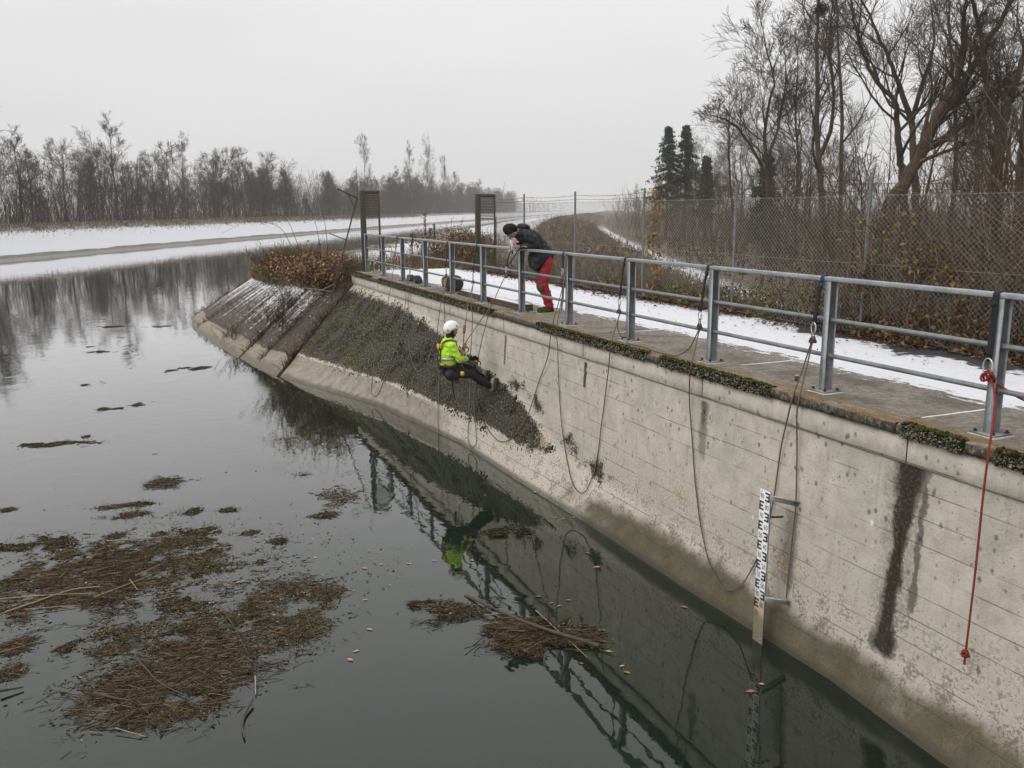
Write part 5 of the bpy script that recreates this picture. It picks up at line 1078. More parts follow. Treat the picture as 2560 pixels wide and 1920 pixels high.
HERO = {
 'nest':(0.2,[[(16.34, 46.0, 1.34), (16.17, 46.0, 2.78), (15.9, 46.0, 4.59), (15.7, 46.0, 7.17), (15.52, 46.0, 9.68), (15.49, 46.0, 11.45), (15.44, 46.0, 13.44), (15.36, 46.0, 15.27)], [(15.93, 46.0, 4.19), (16.33, 45.65, 5.56), (16.28, 45.3, 7.46), (15.76, 44.95, 9.5), (15.67, 44.6, 11.27), (15.23, 44.25, 12.99)]]),
 'lean':(0.3,[[(14.55, 34.0, 1.36), (15.25, 34.0, 2.83), (15.8, 34.0, 3.97), (16.16, 34.0, 5.13), (16.55, 34.0, 6.01), (16.9, 34.0, 6.8), (16.92, 34.0, 7.86), (16.88, 34.0, 8.72), (16.91, 34.0, 10.49)], [(16.16, 34.0, 5.13), (17.04, 33.65, 6.53), (17.61, 33.3, 7.87), (18.13, 32.95, 9.28), (18.21, 32.6, 10.51)], [(15.8, 34.0, 3.97), (17.28, 34.35, 4.73), (18.57, 34.7, 5.94), (20.01, 35.05, 7.3)]]),
 'curl':(0.19,[[(17.04, 38.0, 1.39), (16.78, 38.0, 3.25), (16.65, 38.0, 3.93), (16.43, 38.0, 5.39), (16.27, 38.0, 6.17), (15.58, 38.0, 6.77), (14.93, 38.0, 7.73), (14.4, 38.0, 9.08), (14.11, 38.0, 10.32), (13.84, 38.0, 11.86)]]),
 'back':(0.2,[[(18.94, 41.0, 1.36), (18.6, 41.0, 3.9), (18.33, 41.0, 5.67), (17.72, 41.0, 7.08), (17.17, 41.0, 8.29), (16.55, 41.0, 9.31), (15.92, 41.0, 10.5), (15.02, 41.0, 11.83)], [(18.35, 41.0, 5.5), (18.62, 40.65, 7.37), (18.76, 40.3, 9.0), (18.14, 39.95, 11.07)]]),
 'fork':(0.25,[[(17.54, 32.0, 1.35), (17.56, 32.0, 3.13), (17.54, 32.0, 4.38), (17.74, 32.0, 5.2), (17.89, 32.0, 5.88), (18.1, 32.0, 7.09), (18.48, 32.0, 8.67), (18.61, 32.0, 9.96)], [(17.54, 32.0, 4.38), (16.76, 31.65, 5.92), (16.24, 31.3, 7.11), (15.57, 30.95, 8.58), (15.15, 30.6, 9.62)]]),
 'edge':(0.15,[[(15.3, 52.0, 1.19), (15.05, 52.0, 4.07), (14.81, 52.0, 6.11), (15.02, 52.0, 7.89), (15.19, 52.0, 8.99), (14.64, 52.0, 10.73), (14.34, 52.0, 12.03)], [(14.74, 52.0, 4.19), (13.64, 51.65, 5.75), (12.7, 51.3, 6.55), (11.69, 50.95, 6.89), (10.98, 50.6, 6.93)], [(15.03, 52.0, 4.53), (15.76, 52.35, 6.81), (16.09, 52.7, 9.08), (15.98, 53.05, 10.91)]]),
 'mid':(0.18,[[(22.52, 60.0, 1.21), (22.22, 60.0, 7.52), (21.77, 60.0, 11.33), (21.31, 60.0, 15.05), (21.03, 60.0, 17.23)]]),
 'tall':(0.17,[[(22.15, 44.0, 1.22), (22.04, 44.0, 4.43), (21.71, 44.0, 6.89), (21.25, 44.0, 9.66), (20.89, 44.0, 12.54)]]),
 'slim':(0.12,[[(18.22, 56.0, 1.14), (18.13, 56.0, 4.73), (17.78, 56.0, 7.64), (17.79, 56.0, 10.48), (17.42, 56.0, 12.57)]]),
 'rim':(0.2,[[(17.36, 30.0, 1.37), (17.25, 30.0, 3.04), (17.21, 30.0, 4.6), (17.2, 30.0, 6.5), (16.92, 30.0, 8.36)]]),
}
HLAB = {'nest': 'tall dark bare tree with a bird nest high in its crown', 'lean': 'thick bare tree whose trunk leans strongly to the right over the fence', 'curl': 'bare tree with a trunk curving to the left behind the leaning tree', 'back': 'bare tree with two upright limbs behind the curved trunk',
        'fork': 'forked bare tree at the right edge of the picture', 'edge': 'bare tree at the wood edge with a long limb reaching left', 'mid': 'straight tall bare tree deep in the wood right of the nest tree', 'tall': 'slender bare tree between the leaning and the forked tree', 'slim': 'thin straight bare tree left of the nest tree', 'rim': 'bare trunk rising out of frame in the upper right corner'}
for i, (k_, (r0, lines)) in enumerate(HERO.items()):
    rng = np.random.default_rng(100 + i); b = lines[0][0]; zg = float(height(np.array([b[0]]), np.array([b[1]]))[0])
    lines = [list(l) for l in lines]; lines[0] = [(b[0] - (lines[0][1][0] - b[0]) * .6, b[1], zg - .1)] + lines[0]
    big = k_ in ('lean', 'fork', 'curl', 'back', 'rim')
    V, F = tree_mesh(lines, r0, rng, 18 if k_ in ('nest', 'edge') else 14, 8, 6, 2, .10, .0058 if b[1] < 45 else .0075, .34 if big else .30, .22)
    g = empty('bare_tree', (b[0], b[1], zg)); tag(g, HLAB[k_], 'tree', 'bare trees of the wood behind the fence')
    nt = sum(len(catmull(np.array(l, float), 4)) for l in lines)
    child_local(npmesh('branches', V, F, M_BARK if i % 3 else M_BARKG, None, True), g)
    if k_ == 'nest':
        c = np.array((15.5, 45.8, 11.45)); P = c + rng.normal(size=(260, 1, 3)) * np.array([.16, .16, .12]); dv = rng.normal(size=(260, 1, 3)); dv /= np.linalg.norm(dv, axis=2, keepdims=True)
        Vn, Fn = tubes(np.concatenate([P - dv * .16, P + dv * .16], 1), np.full((260, 2), .012), 3); o = npmesh('bird_nest', Vn, Fn, M_BARK); tag(o, 'dark round bird nest of twigs high in a bare tree', 'nest')
# shared trees for the depth of both woods
def std_tree(seed, H, r0, dens, lean=.05, low=.3, l1=.34):
    rng = np.random.default_rng(seed); q = [(0, 0, -.2)]; x = np.zeros(2)
    for k in range(1, 8):
        x = x + rng.normal(size=2) * lean * H / 7; q.append((x[0], x[1], H * k / 7))
    return tree_mesh([q], r0, rng, dens[0], dens[1], dens[2], dens[3], .10, dens[4], l1, low)
def tree_proto(name, seed, H, r0, dens, mat, **kw):
    V, F = std_tree(seed, H, r0, dens, **kw); o = npmesh(name, V, F, mat, None, True); me = o.data; bpy.data.objects.remove(o); return me
NEARP = [tree_proto('bare_tree', 300 + i, 13., .16, (16, 8, 5, 2, .007), M_BARK if i % 2 else M_BARKG, lean=.10 + .03 * i, low=.2) for i in range(5)]
FARP = [tree_proto('bare_tree', 400 + i, 15., .20, (20, 8, 5, 2, .012), M_FARWOOD, lean=.05, low=.18, l1=.30 + .03 * (i % 3)) for i in range(6)]
def place_tree(me, x, y, H, rot, label, group, sx=1., base=13.):
    z = float(height(np.array([x]), np.array([y]))[0]); g = bpy.data.objects.new('bare_tree', me); COL.objects.link(g)
    g.location = (x, y, z); g.rotation_euler = (0, 0, rot); k = H / base; g.scale = (k * sx, k * sx, k); tag(g, label, 'tree', group); return g
def far_label(px, q):
    k = int(np.searchsorted([60, 330, 560, 780, 900, 1050, 1220], px)); where = ['at the left edge of the picture', 'above the left end of the snowy bank', 'in the middle of the left wood', 'left of the lattice mast', 'between the lattice mast and the green gate frame', 'behind the green gate frame', 'left of the olive gate frame', 'beyond the olive gate frame'][k]
    return ('front row far tree ' if q > -18.5 else 'back row far tree ') + where
def near_label(x, y):
    px = 1280 + 2153 * x / y; k = int(np.searchsorted([1640, 1860, 2000, 2160, 2360, 2560], px)); where = ['left of the spruces', 'around the spruces', 'left of the nest tree', 'around the nest tree', 'behind the leaning tree', 'behind the forked tree', 'beyond the right edge'][k]
    return ('nearer' if y < 60 else ('farther' if y < 120 else 'far hazy')) + ' bare tree in the right wood ' + where
rng = np.random.default_rng(21); cnt = 0
for k_ in range(400):
    if cnt >= 62: break
    y = rng.uniform(14, 150) if cnt < 44 else rng.uniform(120, 420); q = rng.uniform(60.5, 100 if y > 60 else 84); x = float(X0(y)) + q
    if y < 36 and x < 13 + (36 - y) * .1: continue
    if y < 60 and 9 < x < 13: continue
    H = rng.uniform(8, 12.5) if y < 60 else rng.uniform(11, 15)
    if y > 75: H *= .8 + .25 * ((q - 60) / 40)
    place_tree(NEARP[cnt % 5], x, y, H, rng.uniform(0, 6.28), near_label(x, y), 'trees in the depth of the right wood', rng.uniform(.8, 1.15)); cnt += 1
# wood beyond the far bank
cnt = 0
for k_ in range(600):
    if cnt >= 230: break
    y = 62 + 600 * rng.random() ** 1.45; q = -rng.uniform(13.5, 42) if cnt > 60 else -rng.uniform(12.5, 18); x = float(X0(y)) + q
    px = 1280 + 2153 * x / y
    H = np.interp(px, [-300, 0, 60, 330, 430, 560, 640, 700, 760, 830, 930, 1000, 1080, 1200, 1330], [15, 17, 13.2, 13.0, 11.5, 13.0, 13, 12, 11, 11.5, 12.5, 14, 15, 15, 14]) * rng.uniform(.72, 1.04)
    place_tree(FARP[cnt % 6], x, y, H, rng.uniform(0, 6.28), far_label(px, q), 'trees behind the far bank', rng.uniform(.95, 1.4), 15.); cnt += 1
for x, y, H, sx, lab in ((-49, 296, 23.5, .62, 'tall feathery pale tree standing highest above the far wood'), (-39.5, 348, 25, .6, 'tall bare tree with dense crown right of the feathery tree'), (-35, 372, 28, .55, 'tall slim bare tree with an open crown above the far bank'), (-29.5, 392, 24, .42, 'slim leaning bare tree right of the open crowned tree'), (-25.5, 400, 18, .7, 'short round crowned bare tree before the middle of the far wood'), (-77, 131, 16.5, .75, 'tall bare tree at the left edge of the far wood'), (-66, 178, 15.5, .95, 'fan shaped bare tree above the middle of the left wood'), (-62, 205, 16, .9, 'round crowned bare tree right of the fan shaped tree')):
    place_tree(FARP[int(abs(x) * 7) % 6], x, y, H, x, lab, 'landmark trees of the far wood', sx, 15.)
# undergrowth that closes both woods
def stems(x, y, z, H, rng, kids=5, lean=.25, thin=.008, k=3, segs=3):
    n = len(x); P = [np.stack([x, y, z], -1)]; D = np.stack([rng.normal(size=n) * lean, rng.normal(size=n) * lean, np.ones(n)], -1)
    for j in range(segs):
        P.append(P[-1] + D * (H / segs)[:, None]); D = D + rng.normal(size=D.shape) * .18
    P = np.stack(P, 1); R = np.maximum(H[:, None] * .0045 * np.linspace(1, .35, segs + 1)[None], thin)
    V, F = tubes(P, R, k); Vs, Fs = [V], [F]
    if kids:
        P1, R1, L1 = sprout(P, R, H, kids, rng, (.35, .9), .38, .15, 3, .1, .2, .6, .5); V1, F1 = tubes(P1, np.maximum(R1, thin * .7), 3); Vs.append(V1); Fs.append(F1 + len(V))
    return np.vstack(Vs), np.vstack(Fs)
rng = np.random.default_rng(5)
n = 8800; y = 55 + 600 * rng.random(n) ** 1.5; q = -(12.0 + 30 * rng.random(n) ** 1.7); x = X0(y) + q; H = rng.uniform(3.0, 8.5, n) * (1 + y / 900)
V, F = stems(x, y, height(x, y) - .1, H, rng, 4, .16, .021)
tag(npmesh('undergrowth', V, F, M_FARWOOD), 'dense grey brown undergrowth filling the far wood', 'undergrowth', kind='stuff')
n = 2500; y = 12 + 150 * rng.random(n) ** 1.7; q = 59.5 + 40 * rng.random(n) ** 1.3; x = X0(y) + q; st_ = (x - OV[0]) * NV[0] + (y - OV[1]) * NV[1]
m_ = (st_ > 5.2); x, y = x[m_], y[m_]; H = rng.uniform(1.6, 5.2, len(x)) * np.where(y > 60, 1.2, 1.)
V, F = stems(x, y, height(x, y) - .1, H, rng, 10, .22, .0075)
tag(npmesh('undergrowth', V, F, M_TWIG), 'brown leafless thicket filling the wood behind the wire fence', 'undergrowth', kind='stuff')
n = 9000; y = 10 + 90 * rng.random(n) ** 1.5; q = 59 + 26 * rng.random(n); x = X0(y) + q; m_ = ((x - OV[0]) * NV[0] + (y - OV[1]) * NV[1]) > 4.5; x, y = x[m_], y[m_]; n = len(x)
V, F = leaves(np.stack([x, y, height(x, y) + rng.uniform(.02, .5, n)], -1), rng.uniform(.1, .32, n), .2, .6, rng)
tag(npmesh('forest_litter', V, F, vcol('forest_litter'), None, False, np.repeat(pick(n, [(.062, .040, .026), (.09, .058, .036), (.045, .03, .02)], .3, rng), 4, 0)), 'brown dead leaves and bracken on the floor of the right wood', 'leaves', kind='stuff')
# spruces
def conifer(loc, H, w, label, seed, bare=.25):
    rng = np.random.default_rng(seed); g = empty('spruce_tree', loc); tag(g, label, 'tree', 'dark spruces at the edge of the wood')
    child_local(MB().tube([(loc[0], loc[1], loc[2] - .1), (loc[0] + .1, loc[1], loc[2] + H * .5), (loc[0] + .05, loc[1], loc[2] + H)], [.20, .12, .02], 7).build('trunk', M_BARKG), g)
    P, Rr = [], []; leafP = []
    for k in range(150):
        u = rng.random() ** .8; zz = H * (bare + (1 - bare) * u); ln = w * (1 - u) ** .85 * rng.uniform(.35, 1.2) + .06; a = rng.uniform(0, 6.28)
        e = [np.array((loc[0] + ln * f * math.cos(a), loc[1] + ln * f * math.sin(a), loc[2] + zz - .32 * ln * f * f + .12 * ln * f)) for f in (0, .35, .7, 1)]
        P.append(e); Rr.append([.03, .02, .012, .006])
        for j in range(34):
            f = rng.uniform(.12, 1.0); c = np.array((loc[0] + ln * f * math.cos(a), loc[1] + ln * f * math.sin(a), loc[2] + zz - .32 * ln * f * f + .12 * ln * f)); leafP.append(c + rng.normal(size=3) * np.array([.16, .16, .10]) - np.array([0, 0, .10]))
    V, F = tubes(np.array(P), np.array(Rr), 3); child_local(npmesh('boughs', V, F, M_BARKG), g)
    V, F = leaves(np.array(leafP), rng.uniform(.22, .5, len(leafP)), 0., .35, rng); col = np.repeat(pick(len(leafP), [(.022, .034, .020), (.034, .050, .028), (.050, .066, .040)], .3, rng), 4, 0)
    child_local(npmesh('needles', V, F, vcol('spruce_needles'), None, False, col), g)
conifer((17.7, 100, -1.65), 12.4, 3.0, 'left dark spruce of the close pair beside the dike', 1, .3); conifer((19.9, 101, -1.65), 12.6, 3.3, 'right dark spruce of the close pair beside the dike', 2, .2); conifer((21.0, 95, -1.65), 8.9, 1.5, 'small dark spruce with a tufted top right of the spruce pair', 3, .3)
conifer((20.3, 70, -1.65), 7.5, 1.9, 'dark spruce half hidden among the bare trees of the wood', 4, .1)

M_SNOWY = bark_mat('bark_snowed', (.075, .062, .052), (.15, .13, .112), .75)
# ---- growth near the camera ------------------------------------------------------------------------------
M_LEAF = vcol('dry_leaves', .8, .25, 25); M_GRASS = vcol('dry_grass', .9, .25, 6); M_MOSS = vcol('moss', .95, .35, 40)
def blades(x, y, z, H, w, cols, rng, lean=.35, kink=True):
    n = len(x); B = np.stack([x, y, z], -1); D = np.stack([rng.normal(size=n) * lean, rng.normal(size=n) * lean, np.ones(n)], -1) * H[:, None]
    S = rng.normal(size=(n, 3)); S[:, 2] = 0; S /= np.linalg.norm(S, axis=1)[:, None]; S *= (w / 2)[:, None] if np.ndim(w) else w / 2
    M_ = B + D * .55; T_ = B + D * np.array([1.5, 1.5, .95]) if kink else B + D
    V = np.stack([B - S, B + S, M_ + S * .7, M_ - S * .7, T_], 1).reshape(-1, 3); i = (np.arange(n) * 5)[:, None]
    return V, np.hstack([i, i + 1, i + 2, i + 3]), np.hstack([i + 3, i + 2, i + 4]), np.repeat(cols, 5, 0)
def put_blades(name, label, cat, mat, args, kind='stuff'):
    V, F4, F3, C = args; o = npmesh(name, V, [F4, F3], mat, None, False, C); tag(o, label, cat, kind=kind); return o
TAN = [(.20, .15, .085), (.26, .205, .125), (.14, .10, .055), (.10, .075, .04)]
rng = np.random.default_rng(8)
n = 21000; y = 30 + 270 * rng.random(n) ** 1.8; q = -rng.normal(7.0, 1.0, n); x = X0(y) + q
put_blades('dry_grass', 'strip of dry grass along the top of the snowy far bank', 'grass', M_GRASS, blades(x, y, height(x, y) - .05, rng.uniform(.15, .45, n), .05 + y * .0004, pick(n, TAN, .3, rng), rng, .4))
# shrubs and withered plants on the landward face of the dike
n = 52000; y = 25 + 330 * rng.random(n) ** 2.1; q = rng.uniform(49.6, 57.2, n); x = X0(y) + q; keep = np.ones(n, bool)
for q0, y0, y1 in ((52.9, 40, 200), (54.4, 36, 160)): keep &= ~((np.abs(q - q0 - .25 * np.sin(y * .2)) < .55) & (fnoise(x, y, .12, 31) > .38) & (y > y0) & (y < y1))
keep &= ~((q > 56.0) & (y > 30)); keep &= fnoise(x, y, .5, 77) > .30
st_ = (x - OV[0]) * NV[0] + (y - OV[1]) * NV[1]; keep &= (st_ > 3.9) | (y > 27)
x, y = x[keep], y[keep]; n = len(x); cl = fnoise(x, y, .25, 55)
cols = np.where((cl > .52)[:, None], pick(n, [(.25, .18, .115), (.32, .24, .155), (.17, .12, .08)], .3, rng), pick(n, [(.155, .11, .075), (.21, .15, .10), (.11, .08, .055)], .3, rng))
put_blades('withered_plants', 'brown withered plants covering the landward side of the dike', 'plants', M_GRASS, blades(x, y, height(x, y) - .05, rng.uniform(.2, .8, n) * (.6 + cl), .03 + y * .0006, cols, rng, .35))
n = 900; y = 26 + 120 * rng.random(n) ** 1.7; q = rng.uniform(49.8, 56, n); x = X0(y) + q
V, F = stems(x, y, height(x, y), rng.uniform(.6, 1.3, n), rng, 8, .3, .006)
tag(npmesh('dry_shrubs', V, F, M_TWIG), 'leafless brown shrubs scattered on the dike slope', 'shrubs', kind='stuff')
m = 1100; cy_ = 26 + 150 * rng.random(m) ** 1.8; cq = rng.uniform(49.8, 56.2, m); cx_ = X0(cy_) + cq; kk_ = 34
cc_ = pick(m, [(.22, .16, .10), (.15, .105, .068), (.28, .21, .14), (.10, .072, .048), (.12, .10, .05)], .25, rng); rr_ = rng.uniform(.25, .6, m); hh_ = rng.uniform(.25, .85, m)
pp = np.repeat(np.stack([cx_, cy_, height(cx_, cy_)], -1), kk_, 0) + rng.normal(size=(m * kk_, 3)) * np.stack([np.repeat(rr_, kk_) * .55, np.repeat(rr_, kk_) * .55, np.repeat(hh_, kk_) * .28], -1); pp[:, 2] += np.repeat(hh_, kk_) * .62
V, F = leaves(pp, rng.uniform(.05, .16, len(pp)) * (1 + pp[:, 1] / 120), 0, .5, rng)
tag(npmesh('withered_heads', V, F, M_LEAF, None, False, np.repeat(np.repeat(cc_, kk_, 0) * rng.uniform(.6, 1.3, (m * kk_, 1)), 4, 0)), 'tan withered flower heads standing in clumps on the dike slope', 'plants', kind='stuff')
# grass by the gate and along the crest
n = 16000; x = rng.uniform(-9.5, 1.5, n); y = rng.uniform(25.8, 62, n); e = edge_dist(x, y); q = x - X0(y); keep = (e > .1) & (q < 50.5) & (fnoise(x, y, .35, 91) > .44); tt = (x - OV[0]) * NV[0] + (y - OV[1]) * NV[1]; ss_ = (x - OV[0]) * DV[0] + (y - OV[1]) * DV[1]
keep &= ~((ss_ < 21.9) & (tt < 3.5)) & ~((np.abs(q - 44.2) < 1.0)); x, y = x[keep], y[keep]; n = len(x)
put_blades('short_grass', 'patchy yellow green grass around the gate frames', 'grass', M_GRASS, blades(x, y, height(x, y) - .02, rng.uniform(.06, .22, n), .02, pick(n, [(.17, .14, .065), (.115, .11, .045), (.22, .17, .10), (.085, .08, .035)], .3, rng), rng, .5))
# tall withered clump behind the railing
n = 420; x = rng.normal(-1.55, .75, n); y = rng.normal(30.5, 1.0, n); H = rng.uniform(.55, 1.25, n)
zb = height(x, y)
g = empty('withered_clump', (-1.55, 30.5, -.05)); tag(g, 'clump of tall tan withered flower stalks behind the railing posts', 'plants')
V, F = stems(x, y, zb, H, rng, 5, .12, .006); child_local(npmesh('stalks', V, F, M_TWIG), g)
pp = np.repeat(np.stack([x, y, zb + H * .8], -1), 24, 0) + rng.normal(size=(n * 24, 3)) * np.array([.12, .12, .16])
V, F = leaves(pp, rng.uniform(.04, .10, len(pp)), 0, .6, rng); child_local(npmesh('seed_heads', V, F, M_LEAF, None, False, np.repeat(pick(len(pp), [(.26, .18, .105), (.34, .25, .155), (.17, .11, .065), (.12, .08, .05)], .25, rng), 4, 0)), g)
n = 2600; x = rng.normal(-2.4, 1.1, n); y = rng.normal(29.6, 1.1, n); tt = (x - OV[0]) * NV[0] + (y - OV[1]) * NV[1]
put_blades('tall_grass', 'tall brown grass around the withered clump', 'grass', M_GRASS, blades(x, y, height(x, y), rng.uniform(.2, .65, n), .02, pick(n, [(.15, .105, .055), (.20, .14, .08), (.10, .075, .035)], .3, rng), rng, .3))
for k_, (x0, y0, H) in enumerate(((-3.05, 31.0, 1.75), (-2.75, 31.3, 1.35), (-2.85, 30.8, 1.2), (-.55, 31.5, 1.6), (-3.55, 31.2, 1.0))):      # dock stalks
    P_ = [(x0, y0, -.05), (x0 + .02, y0, H * .5), (x0 + .03, y0, H)]; g = empty('dock_stalk', (x0, y0, 0)); tag(g, ['tallest dark dock stalk left of the withered clump', 'middle dark dock stalk left of the withered clump', 'short dark dock stalk left of the withered clump', 'single dark dock stalk beside the olive gate frame', 'leftmost low dark dock stalk before the water'][k_], 'plant', 'dock stalks behind the railing')
    child_local(MB().tube(P_, [.012, .009, .005], 5).build('stem', M_TWIG), g)
    pp = np.stack([x0 + rng.normal(size=160) * .03, y0 + rng.normal(size=160) * .03, H * rng.uniform(.5, .95, 160)], -1); V, F = leaves(pp, .05, 0, .7, rng); tag(child_local(npmesh('seeds', V, F, M_LEAF, None, False, np.repeat(pick(160, [(.07, .04, .028), (.10, .06, .04)], .2, rng), 4, 0)), g), kind='stuff')

# oak shrub holding its brown leaves, at the corner of the wall
g = empty('oak_shrub', (-6.0, 26.7, -.4)); tag(g, 'rusty brown leafy oak shrub hanging over the top of the sloping bank', 'shrub')
base = np.array([(-6.0, 26.9, -.45), (-5.7, 26.6, -.45), (-6.3, 27.2, -.45), (-6.1, 26.5, -.5), (-5.5, 26.9, -.4)]); P0 = []; 
for b in base:
    for k in range(5):
        d0 = np.array([rng.normal() * .55 - .25, rng.normal() * .45 - .25, rng.uniform(.35, 1.0)]); q = [b]
        for j in range(5): q.append(q[-1] + d0 * .25); d0 = d0 + rng.normal(size=3) * .15 + np.array([0, 0, -.05])
        P0.append(q)
P0 = np.array(P0); R0 = np.full(P0.shape[:2], .012) * np.linspace(1, .3, 6); L0 = np.full(len(P0), 1.2)
P1, R1, L1 = sprout(P0, R0, L0, 9, rng, (.4, 1.0), .5, .2, 4, .02, .25, .6)
V0, F0 = tubes(P0, R0, 4); V1, F1 = tubes(P1, np.maximum(R1, .003), 3); child_local(npmesh('branches', np.vstack([V0, V1]), np.vstack([F0, F1 + len(V0)]), M_TWIG), g)
pp = P1[:, 1:].reshape(-1, 3); pp = np.repeat(pp, 4, 0) + rng.normal(size=(len(pp) * 4, 3)) * .10
V, F = leaves(pp, rng.uniform(.05, .11, len(pp)), .1, .62, rng); child_local(npmesh('leaves', V, F, M_LEAF, None, False, np.repeat(pick(len(pp), [(.34, .19, .105), (.44, .28, .165), (.26, .14, .08), (.17, .095, .055)], .25, rng), 4, 0)), g)
# dry grass cap of the bank
n = 15000; u = rng.random(n); pts = np.array([(-5.2, 26.0), (-6.6, 28.4), (-8.2, 30.6), (-9.6, 33.0), (-9.9, 35.5)]); x = np.interp(u * 4, range(5), pts[:, 0]) + rng.normal(size=n) * .55 + .35; y = np.interp(u * 4, range(5), pts[:, 1]) + rng.normal(size=n) * .55 + .15
e = edge_dist(x, y); keep = e > -.45; x, y, e, u = x[keep], y[keep], e[keep], u[keep]; n = len(x); z = np.where(e > 0, height(x, y), -.6 + .45 * e)
put_blades('bank_grass', 'thick dry brown grass hanging over the top of the sloping bank', 'grass', M_GRASS, blades(x, y, z, rng.uniform(.25, .75, n) * (.7 + .4 * fnoise(x, y, .8, 12)), .02, pick(n, [(.20, .15, .085), (.27, .205, .125), (.13, .105, .055), (.095, .085, .045)], .3, rng), rng, .4))
n = 260; k = rng.integers(0, n, n); x = rng.uniform(-8.8, -5.6, n); y = 26.4 + (-5.6 - x) * 1.45 + rng.normal(size=n) * .4
V, F = stems(x, y, np.full(n, -.45), rng.uniform(.5, 1.1, n), rng, 9, .35, .005)
tag(npmesh('bank_brush', V, F, M_TWIG), 'tangled leafless brush among the grass on top of the sloping bank', 'brush', kind='stuff')
for k_, P_ in enumerate([[(-6.4, 27.4, -.3), (-6.9, 27.4, .7), (-7.3, 27.4, 1.3), (-8.2, 27.3, 1.45), (-9.0, 27.2, 1.1)], [(-6.35, 27.5, -.3), (-6.75, 27.5, .8), (-7.0, 27.5, 1.45), (-7.4, 27.5, 1.7), (-7.9, 27.5, 1.6)], [(-5.95, 27.3, -.3), (-6.0, 27.3, .8), (-6.12, 27.3, 1.5), (-6.35, 27.3, 2.1)], [(-5.75, 27.2, -.3), (-5.74, 27.2, .8), (-5.8, 27.2, 1.6), (-5.95, 27.2, 2.2)]]):
    o = MB().tube(catmull(np.array(P_), 6), np.linspace(.012, .003, len(P_) * 6 - 5), 5).build('arching_stem', M_TWIG, None, True)
    tag(o, ['long arching bare stem bending far left over the water', 'second arching bare stem above the oak shrub', 'upright bare stem left of the climbing guard', 'upright bare stem nearest the climbing guard'][k_], 'stem', 'bare stems above the oak shrub')
# weeds in the joints of the slabs
Ps, Hs, cs = [], [], []
for i in range(0, len(tops) - 2):
    m = 520 if i in (0, 1, 2) else 260; w = rng.random(m) ** (.8) * .93; p = tops[i] * (1 - w[:, None]) + bots[i] * w[:, None]; p = p + rng.normal(size=(m, 3)) * np.array([.06, .06, 0]); Ps.append(p); Hs.append(rng.uniform(.05, .20, m) * (1.6 if i in (0, 2) else 1))
p = np.vstack(Ps); H = np.concatenate(Hs); n = len(p)
put_blades('joint_weeds', 'reddish brown weeds growing in the joints of the sloping slabs', 'weeds', M_GRASS, blades(p[:, 0], p[:, 1], p[:, 2] - .05, H + .05, .018, pick(n, [(.10, .045, .030), (.075, .035, .025), (.13, .075, .045), (.05, .035, .02)], .3, rng), rng, .7))
for k_, (c, n, r_, lab) in enumerate((((-6.9, 24.9, -1.45), 42, .55, 'leafless bush rooted in the joint beside the lichen slope'), ((-8.9, 27.3, -2.1), 26, .3, 'small withered bush at the waterline joint of the slabs'), ((-6.6, 25.3, -.9), 30, .4, 'leafless bush in the upper part of the joint'))):
    x = c[0] + rng.normal(size=n) * r_ * .4; y = c[1] + rng.normal(size=n) * r_ * .4; zz = np.full(n, c[2] - .15)
    V, F = stems(x, y, zz, rng.uniform(.35, .9, n) * (r_ / .5), rng, 10, .5, .004); tag(npmesh('leafless_bush', V, F, M_TWIG), lab, 'bush', 'bushes in the slab joints')
# moss on the lip of the walkway
s = rng.uniform(-3, 21.4, 25000); dens = fnoise(s, s * 0, .9, 61) * (.70 + .30 * np.clip((s - 1) / 3, 0, 1)) + np.where(s > 12, .16, 0) - np.where((s > 1.2) & (s < 2.7), .35, 0) + np.where((np.abs(s - .85) < .3) | (np.abs(s - .0) < .28), .3, 0); keep = dens > .37; s = s[keep]; n = len(s); u = rng.random(n)
tq = np.where(u < .42, -.30 + rng.normal(size=n) * .022, -.322 - rng.random(n) * .012); zz = np.where(u < .42, -.004 + rng.random(n) * .008, -.005 - rng.random(n) * .11)
S = rng.uniform(.007, .019, (n, 3)) * np.where(u < .42, 1.15, .9)[:, None]; V, F = lumps(RFa(np.stack([s, tq, zz], -1)), S, rng)
cols = np.where((u < .42)[:, None], pick(n, [(.045, .052, .016), (.066, .072, .022), (.026, .030, .011), (.085, .075, .036), (.018, .018, .010)], .3, rng), pick(n, [(.030, .030, .016), (.055, .055, .025), (.16, .15, .12), (.02, .018, .012), (.23, .215, .18)], .3, rng))
tag(npmesh('moss', V, F, M_MOSS, None, False, np.repeat(cols, 6, 0)), 'green and blackish moss cushions along the lip of the walkway', 'moss', kind='stuff')
# lichen and moss crust on the warped slope
kk = rng.uniform(7.6, 21.6, 34000); ww = 1.0 + rng.random(34000) * .85; Pm = wallpt(kk, ww); s_, z_ = Pm[:, 0], Pm[:, 2]
keep = (rng.random(34000) < np.clip((z_ - (WZ + .40 + .22 * (fnoise(s_, z_, 1.4, 9) - .5))) / .35, 0, 1)) & (rng.random(34000) < np.clip((s_ - 6.8) / 3.2, 0.05, 1)) & (rng.random(34000) < np.clip((ww - .99) / .16, .0, 1)) & (fnoise(s_, z_, 2.6, 33) > .45 + .18 * np.clip((11.5 - s_) / 3, 0, 1)) & (rng.random(34000) > .75 * np.clip(1 - np.abs(s_ - 12.9) / .9, 0, 1)); kk, ww, Pm = kk[keep], ww[keep], Pm[keep]; n = len(kk)
Pm[:, 1] -= .006; S = np.stack([rng.uniform(.008, .020, n), rng.uniform(.008, .020, n), rng.uniform(.012, .036, n)], -1)
